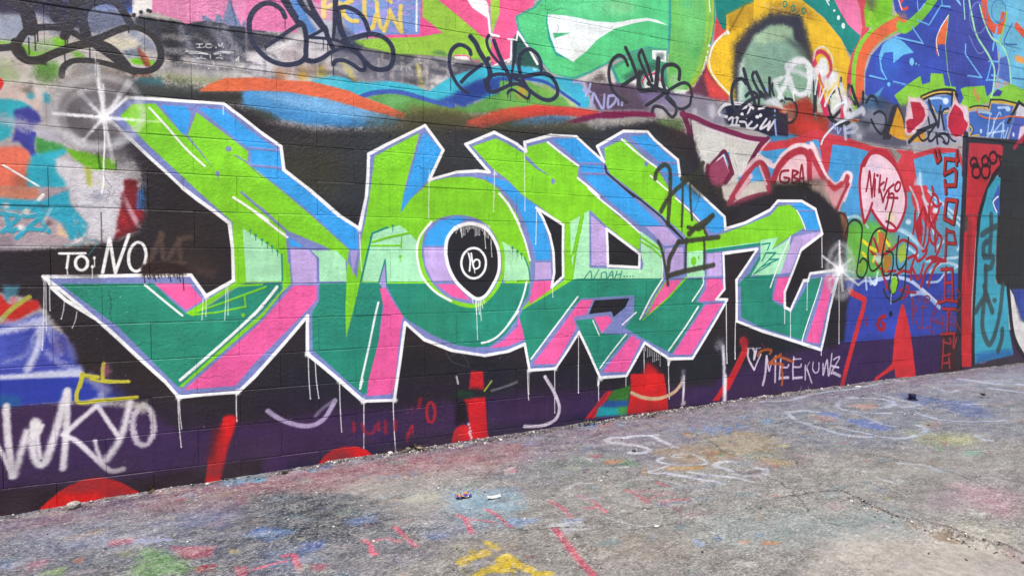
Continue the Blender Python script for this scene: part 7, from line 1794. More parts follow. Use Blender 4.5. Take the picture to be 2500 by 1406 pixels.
C 30344a 100 1.2 1 27.2 27.2 1987,2594 -6,56 -29,47 -52,23 -51,-18 -28,-44 -6,-71 29,-77 39,-56
C 30344a 100 1.2 1 28.6 28.6 1770,2531 85,0 80,23 81,16 59,-21 42,-63 -6,-57 -53,-37 -65,3 -64,28 -57,34 -51,20
C 30344a 100 1.2 1 18.3 18.3 1731,2401 12,21 27,8 40,-15 51,-25 28,-2 6,47 -46,50
C 25273a 100 1.2 1 4.1 4.1 1461,2613 1,-27
C 25273a 100 1.2 1 4 4 1322,2474 0,-101
C 25273a 100 1.2 1 4.4 4.4 1981,2588 2,-36
C 25273a 100 1.2 1 4.2 4.2 1698,2512 1,-65
C 25273a 100 1.2 1 4.2 4.2 1597,2385 1,-34
C 25273a 100 1.2 1 4.3 4.3 1731,2401 2,-30
C 25273a 100 1.2 1 4.3 4.3 1751,2418 1,-60
C 25273a 100 1.2 1 4.4 4.4 1882,2382 2,-28
C 25273a 100 1.2 1 4.4 4.4 1896,2389 1,-31
C 25273a 100 1.2 1 4.3 4.3 1759,2509 1,-95
C 33353f 100 1.2 1.4 27.3 27.3 2710,2719 -31,52 -56,8 -61,-59 -18,-94 32,-98 68,-54 62,-24
C 33353f 100 1.2 1.4 27.8 27.8 2662,2564 182,121
C 33353f 100 1.2 1.4 30.1 30.1 2691,2845 50,-80 52,-108 39,-99
C 33353f 100 1.2 1.4 25.8 25.8 2836,2852 -25,-47 33,-79 78,-126
C 33353f 100 1.2 1.4 28.3 28.3 2843,2841 52,-108 40,-100
C 33353f 100 1.2 1.4 35.2 35.2 2818,2681 -11,-105 38,-27 104,23
C 33353f 100 1.2 1.4 42.9 42.9 2992,2804 -11,-123 -12,-107
C 33353f 100 1.2 1.4 31.5 31.5 3191,2676 3,75 -61,30 -87,-28 -19,-87 28,-82 40,-59
C 33353f 100 1.2 1.4 26.8 26.8 2885,2443 91,58 132,89 122,63 69,-18 22,-74
C 33353f 100 1.2 1.4 24.6 24.6 3314,2549 -13,-56 -69,-40 -68,9 -95,60
C 33353f 100 1.2 1.4 26.6 26.6 2940,2402 23,42 80,-5 54,-43 41,-15 33,45 -21,62 -55,37
C 33353f 100 1.2 1.4 28.7 28.7 2896,2608 105,-30 94,-10
P 5a4e5a 60 34.5 1 2794,2502 -8,-20 -25,-17 -35,-12 -39,-4 -35,4 -24,12 -9,17 8,18 24,18 35,12 39,4 36,-4 24,-11
C 33353f 100 1.2 1 31.7 31.7 3882,2727 -46,34 -75,-37 -32,-83 12,-89 54,-79
C 33353f 100 1.2 1 37.6 37.6 3857,2838 40,-98 56,-96 41,-88
C 33353f 100 1.2 1 29.9 29.9 3965,2829 -10,-47 68,-96 80,-60
C 33353f 100 1.2 1 35.6 35.6 3996,2833 89,-128 83,-107
C 33353f 100 1.2 1 32.4 32.4 3766,2453 119,114 154,75 128,3
C 33353f 100 1.2 1 29.7 29.7 3884,2625 61,41 79,-26 1,-81
C 33353f 100 1.2 1 29.5 29.5 3795,2478 46,-29 77,19 92,67
C 2f313a 100 1.4 1 33.1 33.1 4145,2803 6,-87 2,-70
C 2f313a 100 1.4 1 23.6 23.6 4255,2787 -49,0 -31,-56 26,-74
C 2f313a 100 1.4 1 34.4 34.4 4049,2675 64,-45 48,-6
C 2f313a 100 1.4 1 24.1 24.1 4259,2611 73,38 82,3 52,-48 10,-71 -57,-66 -83,-14 -67,41 -90,38
C 2f313a 100 1.4 1 14.1 14.1 4331,2672 -7,-54
C 2f313a 100 1.4 1 23.8 23.8 4149,2459 55,26 74,-20 58,-12
C 2f313a 100 1.5 1 36.7 36.7 4672,2923 3,-103
C 2f313a 100 1.5 1 38.2 38.2 4683,2821 4,-127 -1,-134
C 2f313a 100 1.5 1 30.5 30.5 5020,2912 -8,-51
C 2f313a 100 1.5 1 30.2 30.2 4933,2789 -44,-42 -34,-71 38,-101 46,-14 134,120
C 2f313a 100 1.5 1 29 29 4986,2814 40,-95 28,-28
C 2f313a 100 1.5 1 34.1 34.1 5123,2862 -7,-83 96,-77
C 2f313a 100 1.6 1 39 39 5161,2854 39,-78 60,-88
C 2f313a 100 1.6 1 31.6 31.6 5318,2822 -2,-96
C 2f313a 100 1.6 1 28.8 28.8 5364,2731 46,63 68,1 51,-59
C 2f313a 100 1.6 1 25.9 25.9 5474,2640 77,33 81,-31 13,-90 -47,-83 -81,32 -81,83
C 2f313a 100 1.5 1 42.6 42.6 4876,2554 110,-51 129,-1
C 2f313a 100 1.5 1 35.5 35.5 5077,2524 65,6
C 2f313a 100 1.6 1 31 31 5148,2644 19,-23
P 33415a 75 32.4 1 5669,2751 -10,-24 -27,-21 -39,-14 -44,-5 -40,6 -28,15 -10,22 9,23 26,21 39,14 44,5 41,-6 28,-15
P 33353f 70 23.8 1 5438,2546 -6,-15 -16,-13 -23,-8 -25,-2 -24,4 -16,9 -6,14 5,14 16,13 23,8 25,3 24,-4 16,-10
C 302f38 100 1.8 1 40.5 40.5 6280,2851 36,-72 70,-89 48,-78
C 302f38 100 1.8 1 32 32 6470,2816 -18,-91 -8,-98
C 302f38 100 1.8 1 30.4 30.4 6484,2755 27,-94 25,-67
C 302f38 100 1.8 1 23.3 23.3 6595,2809 -78,-22 -21,-51
C 302f38 100 1.7 1 24.5 24.5 6275,2686 25,-73
C 302f38 100 1.7 1 38.4 38.4 6119,2536 139,46 152,56
C 302f38 100 1.7 1 22.6 22.6 6131,2503 66,-49 86,35 -2,61
C 302f38 100 1.8 1 26.7 26.7 6389,2622 -85,-91 -9,-62 55,-2 87,62 112,24 70,-36 -20,-58 -69,9
C 302f38 100 1.8 1 21.5 21.5 6438,2516 67,-2 71,-56
C 302f38 100 1.8 1 21.8 21.8 6595,2557 83,-56 58,-9
C 302f38 100 1.8 1 30.2 30.2 6414,2541 26,-94
C 302f38 100 1.7 1 42.9 42.9 5995,2424 103,76 138,67
# dark two-character tag over the piece
C 3b3d31 92 7.3 1.5 35.5 35.5 2973,1894 12,51 44,46 45,17 36,-34 10,-78 -3,-116 -8,-102 -8,-130
C 3b3d31 92 7.4 1.5 37.8 37.8 3443,2048 -56,-78 -93,-64 -101,-71 -72,-62 -53,-67 -35,-59
C 3b3d31 92 7.4 1.5 23.1 23.1 3239,1844 2,-102 -3,-117 -4,-88
C 3b3d31 92 7.5 1.5 23.3 23.3 3313,1870 7,-139 16,-140
C 3b3d31 92 7.5 1.5 50 50 3238,1910 93,13 75,33
C 3b3d31 92 7.6 1.5 45.6 45.6 3546,1632 -77,-52 -95,-47 -65,-53
C 3b3d31 92 7.6 1.5 33.7 33.7 3299,1531 113,-12 76,55
C 3b3d31 92 7.6 1.5 38.8 38.8 3617,1460 -127,-14 -152,-17 -130,-17
C 3b3d31 92 7.3 1.5 25.8 25.8 3009,1416 36,-72 28,-101 24,-102 10,-66
C 3b3d31 92 7.3 1.5 37.5 37.5 3208,1419 -45,-66 -45,-73 -12,-88
C 3b3d31 92 7.5 1.5 21.6 21.6 3286,1443 -8,-111 -2,-140
C 3b3d31 92 7.6 1.5 22.1 22.1 3461,1453 7,-119 -3,-136
C 3b3d31 92 7.5 1.5 41.7 41.7 3106,1148 123,29 150,25 183,30
C 3b3d31 92 7.6 1.5 25.5 25.5 3450,1543 40,-74
C 3b3d31 100 2.5 1 8.2 8.2 3233,1581 6,-88
C 3b3d31 100 1.2 1 3.4 3.4 3408,1816 -8,-67 -51,-98
P 37352d 70 42.1 1 3523,1867 -11,-37 -32,-30 -46,-18 -51,-2 -45,13 -32,27 -11,34 10,36 31,30 45,18 51,3 46,-13 33,-26
C 3b3d31 100 10.3 1 25.7 25.7 3546,1628 -29,-39
# white star flares and scrawls
P 4a4448 80 47.6 1 -792,2161 133,45 162,20 63,-52 -65,-66 -90,-69 74,-110 75,-98 -91,-66 -99,66 -121,49 -46,67
P 77747c 60 40.3 1 -588,2098 -8,-29 -21,-25 -30,-16 -32,-3 -29,9 -20,21 -6,27 7,29 21,24 29,16 33,4 29,-9 21,-20
P a8a098 60 33.1 1 -815,2186 156,48 -1,-86 -146,-60
C d5d4da 40 17.6 1.8 36.6 36.6 -420,2057 -9,-54 -26,-50 -39,-44 -49,-32 -55,-19 -57,-5 -53,10 -45,24 -35,36 -22,44 -6,49 9,51 23,49 36,42 47,33 54,21 56,8 55,-8 48,-23 37,-35 24,-45 7,-52
C d5d4da 25 12.2 1.8 24.4 24.4 -469,2030 -7,-41 -20,-38 -30,-33 -38,-25 -43,-15 -44,-3 -42,7 -36,18 -27,27 -17,34 -5,38 7,39 18,37 29,32 37,25 41,16 44,5 43,-6 37,-17 29,-27 19,-34 5,-39
C dcdbe0 45 16.2 1 36.5 36.5 -762,1907 83,-50 112,5 83,55
C e6f0e0 35 12.6 1 35 35 -445,2099 22,-65 -34,-78
P d2d1d6 45 47.4 1 -558,2021 -6,-30 -16,-24 -23,-15 -25,-2 -22,10 -15,22 -4,28 6,28 15,25 23,15 25,2 22,-10 15,-21
P f2f1f3 45 3.4 1.8 -604,2006 11,3 -22,284 -24,-7
P f2f1f3 38 3.4 1.8 -603,2011 9,-7 134,203 -29,21
P f2f1f3 30 3.4 1.8 -603,2003 8,10 -104,134 -20,-24
P f2f1f3 58 3.3 1.8 -599,2001 1,13 -223,1 -2,-16
P f2f1f3 50 3.5 1.8 -598,2014 -1,-13 267,2 1,12
P f2f1f3 52 3.4 1.8 -595,2004 -8,8 -98,-130 9,-10
P f2f1f3 36 3.4 1.8 -593,2010 -11,-4 32,-242 20,6
P f2f1f3 70 3.4 1.8 -607,2005 16,5 -25,202 -15,-4
P f2f1f3 60 3.4 1.8 -605,2013 13,-10 75,119 -14,10
P f2f1f3 55 3.4 1.8 -604,2000 11,15 -64,64 -10,-14
P f2f1f3 70 3.3 1.8 -599,1998 1,19 -161,-4 -2,-14
P f2f1f3 65 3.4 1.8 -598,2017 -2,-19 137,3 1,14
P f2f1f3 60 3.4 1.8 -593,2002 -12,12 -59,-82 10,-10
P f2f1f3 55 3.4 1.8 -591,2010 -16,-5 23,-150 15,5
C d8d6d8 60 2.7 1 6.7 6.7 -632,2328 2,-39
P f2f1f3 95 3.4 1.8 -605,2016 13,-16 104,119 -6,9
P f2f1f3 70 3.4 1.8 -609,2006 20,3 -6,176 -12,-2
P fbfbfb 100 17.7 1 -567,2011 -4,-15 -9,-12 -12,-8 -14,-1 -13,5 -8,11 -3,14 4,14 8,13 13,7 14,2 12,-5 9,-11
C f0eeec 100 1.2 1 7.5 7.5 -601,1980 3,-88 -8,-132 -1,-88 -10,-63
P 9a9aa0 35 107.8 1.6 5267,1192 -17,-107 -56,-85 -82,-45 -91,2 -82,48 -58,84 -22,104 16,104 54,84 79,47 91,1 84,-45 60,-85
C c9c9cf 50 24.7 1 52.4 52.4 5248,1179 -5,-69 -19,-64 -32,-52 -42,-37 -48,-19 -51,2 -48,20 -43,38 -34,52 -22,63 -9,68 5,67 19,62 31,52 40,37 48,20 50,1 49,-19 44,-37 35,-52 23,-63 9,-70
C c9c9cf 30 18.5 1 30.9 30.9 5201,1166 -3,-54 -12,-50 -20,-41 -26,-30 -30,-15 -32,1 -31,16 -27,30 -22,41 -15,50 -6,54 3,53 12,49 20,42 25,29 30,16 32,0 31,-15 28,-30 22,-41 15,-50 6,-55
P f2f1f3 85 7.7 1.8 5043,1190 34,0 -23,270 -22,0
P f2f1f3 80 7.6 1.8 5050,1181 20,18 -244,126 -13,-12
P f2f1f3 80 7.8 1.8 5070,1199 -21,-18 254,-138 14,12
P f2f1f3 55 7.8 1.8 5048,1198 24,-16 146,106 -22,15
P f2f1f3 60 7.6 1.8 5072,1182 -24,16 -143,-99 21,-14
P f2f1f3 60 7.7 1.8 5076,1192 -33,-3 41,-203 37,3
P f2f1f3 70 7.7 1.8 5076,1186 -32,8 -98,-208 18,-5
P f2f1f3 50 7.8 1.8 5063,1201 -6,-22 191,-18 2,10
P f3f3f5 85 61.6 1 5172,1192 -10,-33 -31,-27 -44,-14 -50,0 -45,15 -31,27 -12,33 10,33 30,26 44,15 49,0 46,-14 32,-27
P ffffff 100 15.4 1 5108,1193 -4,-16 -13,-12 -19,-7 -22,0 -19,7 -14,12 -5,16 4,15 13,13 19,7 22,0 19,-7 14,-13
P e1e6ea 80 7 1.6 4182,2784 145,71 24,50 34,-55 27,-91 28,-116 -18,39 -95,149 -56,-42 -32,-27 101,-142 -74,45 -50,53
C dfe3ea 100 2.9 1 25.9 25.9 4360,2859 43,-78 43,-60 77,-9 67,44 24,75 -11,71
C dfe3ea 100 1.2 1 10 10 4421,2736 17,-94
C dfe3ea 100 1.2 1 14.6 14.6 4630,2869 -13,-165
C dfe3ea 100 1.2 1 17.7 17.7 4717,2880 -27,-149
C dfe3ea 75 18.8 1 43.3 43.3 4342,2904 142,-5 103,-23 104,1
P eef0f2 90 45.2 1 5002,2916 -9,-31 -27,-27 -40,-18 -44,-5 -39,8 -28,20 -11,28 9,30 27,27 39,18 43,6 41,-8 28,-20
P eef0f2 90 14.9 1 4848,2921 -5,-11 -14,-11 -22,-7 -23,-3 -21,2 -15,7 -6,10 5,11 15,10 21,8 23,3 22,-2 15,-7
P cf3058 100 2.2 1 4722,2850 50,-61 46,-80 58,-148 -71,-8 -75,164
P e4b72e 100 3 1 4771,2801 97,61 28,-58 -41,-153 -37,45
C dfe3ea 100 2.2 1 19.3 19.3 4816,2807 -43,-85 -41,-84
C dfe3ea 100 2.3 1 19.5 19.5 4941,2815 -79,-89 -46,-85
C dfe3ea 100 3 1 30.4 30.4 4958,2836 49,-125
C dfe3ea 100 1.2 1 12 12 4871,2727 28,-34
P d3dad0 100 3 1 4898,2748 62,32 57,-74 -9,-26 -70,-95 -45,8
P c2bfae 100 4.4 1 4720,2746 38,-87 37,-76 -70,-7 -11,78
P cf3058 100 0 1 4992,2784 43,-64 -28,10
P cf3058 100 2.3 1 5022,2688 47,-39 -2,-88 -50,-11
C dfe3ea 100 2.3 1 19.8 19.8 4911,2595 53,55 99,55
C dfe3ea 90 9.2 1 46.1 46.1 5022,2856 20,-60 49,-101 -17,-58 20,-48 27,9
P e6e8ec 80 23.2 1 5184,2705 -6,-17 -18,-15 -26,-10 -29,-3 -26,4 -18,11 -7,16 6,17 17,15 26,10 29,3 26,-4 19,-11
C d6dae4 85 15.7 1 62.7 62.7 5122,2585 102,36 84,40 20,-23
C d4d9e2 100 3 1 21.1 21.1 5123,2560 -137,-57 -107,-78 -69,-68 -27,-52
C b9bfd0 85 9.2 1 38.5 38.5 5078,2486 22,-105
C b9bfd0 85 9.3 1 38.9 38.9 5097,2469 111,49 39,-29
C b9bfd0 85 9.3 1 31.1 31.1 5117,2433 112,23
P c9ced8 80 18.9 1 5326,2413 -5,-11 -13,-10 -19,-7 -21,-2 -19,4 -14,8 -5,10 5,12 13,10 19,6 21,2 19,-3 13,-8
P b4bac8 70 18.8 1 5275,2505 -4,-12 -13,-10 -19,-6 -21,-2 -19,3 -13,7 -5,11 4,11 13,10 18,7 21,2 19,-3 14,-8
P c98a5a 100 2.3 1 5155,2557 118,14 1,-22 -109,-16
C c03a50 100 1.2 1 10.9 10.9 5198,2558 56,-4
C 8fa6d4 100 1.2 1 18.2 18.2 4941,2499 19,-48
C 8fa6d4 100 1.2 1 18.3 18.3 4987,2466 11,-50 35,47
P 7a5044 80 10 1 4350,2550 108,35 2,-84 -83,-20
P d89a78 85 11.3 2 4375,2552 -4,-8 -11,-7 -17,-5 -18,-2 -17,2 -11,5 -4,7 4,8 11,7 16,5 19,2 16,-1 12,-5
C 7c625e 70 2.9 1 10.2 10.2 4595,2551 -7,-62
C 7c625e 70 2.9 1 10.3 10.3 4681,2559 -7,-61
C 7c625e 70 3 1 10.3 10.3 4725,2564 -7,-62
P a8a2b4 70 5.9 1 4716,2557 -1,-8 -5,-7 -7,-4 -8,-1 -7,3 -5,6 -2,7 2,8 5,7 6,4 8,1 7,-3 5,-5
C cf3a60 100 3 1 38.7 38.7 4674,2981 3,85 77,45 90,-34 41,-81 -19,-76 -61,-35
P edf0f2 100 8.9 1 4723,2987 33,78 70,-3 30,-94 -61,-63 -70,9
C e6e6ea 80 7.4 1 20.8 20.8 4669,3028 24,88 96,38 90,-48 38,-81
C cf3a60 80 3 1 35.5 35.5 4687,3019 37,-93 74,-113
C dfe4e6 75 18.3 1 42.2 42.2 4334,2779 -48,-53 -15,-66
P d4d9de 85 9.8 1 4095,2605 111,53 82,-44 34,-55 -49,6 -114,24
C dfe6e4 80 9.8 1 27.9 27.9 4284,2826 -81,-34
P 7f9ae0 80 4.1 1 4131,2708 -1,-8 -4,-6 -6,-4 -6,-1 -6,3 -4,5 -2,8 2,7 4,7 5,4 7,1 5,-3 4,-6
# thick white tag beside the pale figure
C e4e7ec 84 13 1.6 37.4 37.4 4321,2733 47,148 64,91 100,38 87,-37 20,-106 -14,-123
C e4e7ec 84 12.9 1.6 62.9 62.9 4350,2926 99,60 101,14
C e4e7ec 84 13 1.6 43.3 43.3 4394,2836 35,-90 77,-39 76,26 32,83 -11,95
C e4e7ec 84 12.7 1.6 36.6 36.6 4258,2655 71,126 39,100
C e4e7ec 84 13.2 1.6 73.5 73.5 4602,2959 70,-39 52,31 51,55
C e4e7ec 84 13.5 1.6 75.1 75.1 4796,2887 55,-67 51,80 36,29
P eceef2 65 34.4 1 4550,2988 -8,-14 -23,-13 -34,-10 -37,-5 -34,1 -23,7 -9,11 8,14 23,13 33,10 38,5 33,-1 24,-7
P f0f1f4 70 35.7 1 4858,2968 -6,-22 -18,-19 -25,-13 -28,-3 -26,6 -18,14 -6,21 5,21 17,20 25,12 29,4 25,-6 19,-14
P eceef2 65 39.3 1 4975,2897 -5,-22 -15,-20 -21,-12 -24,-3 -22,7 -15,16 -6,20 5,22 14,19 21,12 24,3 22,-6 16,-16
P d4dae2 70 27.7 1 4242,2618 -8,-14 -22,-13 -32,-10 -36,-3 -32,2 -22,8 -8,12 7,14 22,13 32,10 36,4 32,-3 23,-8
P dde0e8 60 46.1 1 5145,2754 -6,-39 -20,-33 -29,-20 -33,-3 -30,14 -21,28 -8,37 6,38 19,33 29,20 33,4 30,-13 21,-29
C dfe3ea 85 2.9 1 12.8 12.8 4411,2791 25,-140
C dfe3ea 85 2.9 1 13.1 13.1 4606,2815 11,-108
C dfe3ea 85 2.9 1 13.2 13.2 4682,2872 12,-120
C dfe3ea 85 3 1 13.3 13.3 4762,2809 -22,-149
C dfe3ea 85 3 1 13.5 13.5 4851,2795 -40,-152
# fine white marker lines
C f0eeec 92 1.2 1 4.4 4.4 -158,2453 31,5
C f0eeec 92 1.2 1 4.4 4.4 -142,2456 -3,-19
C f0eeec 92 1.2 1 4.4 4.4 -158,2434 31,5
C f0eeec 92 1.2 1 4.5 4.5 -85,2463 -21,-2 -6,-14 13,-6 15,6
C f0eeec 92 1.2 1 4.5 4.5 -46,2472 2,-13 12,4 4,14
C f0eeec 92 1.2 1 4.4 4.4 -210,2406 48,6 59,-4
C f0eeec 92 1.2 1 4.4 4.4 -197,2398 48,6 49,1
C f0eeec 92 1.2 1 4.5 4.5 -73,2412 37,18 65,4
C f0eeec 92 1.2 1 4.5 4.5 -68,2409 46,16 29,0
C f0eeec 92 1.2 1 4.4 4.4 -159,2375 24,5 22,-1
C f0eeec 92 1.2 1 4.5 4.5 -61,2389 14,5 21,-3
C f0eeec 92 1.2 1 4.5 4.5 -91,2406 2,-21
C f0eeec 92 1.2 1 4.5 4.5 -79,2371 7,-11 -3,-10
C f0eeec 92 1.2 1 4.6 4.6 42,2387 14,27 -3,-29
P f0eeec 100 0 1 -117,2443 0,-2 -1,-2 -2,-1 -1,0 -1,1 -1,1 -1,2 1,1 1,2 1,1 2,0 1,-1 1,-1
P f0eeec 100 0 1 -57,2450 0,-2 -1,-1 -2,-1 -1,-1 -2,1 -1,1 0,2 0,1 1,2 2,1 1,0 2,0 1,-2
P f0eeec 100 0 1 -19,2457 -1,-2 -1,-1 -1,-1 -2,-1 -1,1 -1,1 0,2 0,1 1,2 2,1 1,0 2,0 0,-2
P f0eeec 100 0 1 -132,2391 0,-2 -1,-2 -1,-1 -2,0 -1,1 -1,1 0,2 0,1 1,2 1,1 2,0 1,-1 1,-1
P f0eeec 100 0 1 -34,2410 -1,-2 -1,-2 -1,-1 -2,0 -1,1 -1,1 0,2 0,1 1,2 2,1 1,0 2,-1 1,-1
P f0eeec 100 0 1 -96,2329 0,-2 -1,-2 -1,-1 -2,0 -1,1 -1,1 -1,2 1,1 1,2 1,1 2,0 1,-1 1,-1
P f0eeec 100 0 1 -51,2333 0,-2 -1,-1 -2,-1 -1,-1 -2,1 -1,1 0,2 0,2 1,1 2,1 1,0 2,0 1,-2
C 6a6a72 60 1.2 1 3.8 3.8 1280,667 48,-78 119,-41
C 6a6a72 60 1.2 1 3.8 3.8 1309,628 79,14 59,-80
"""
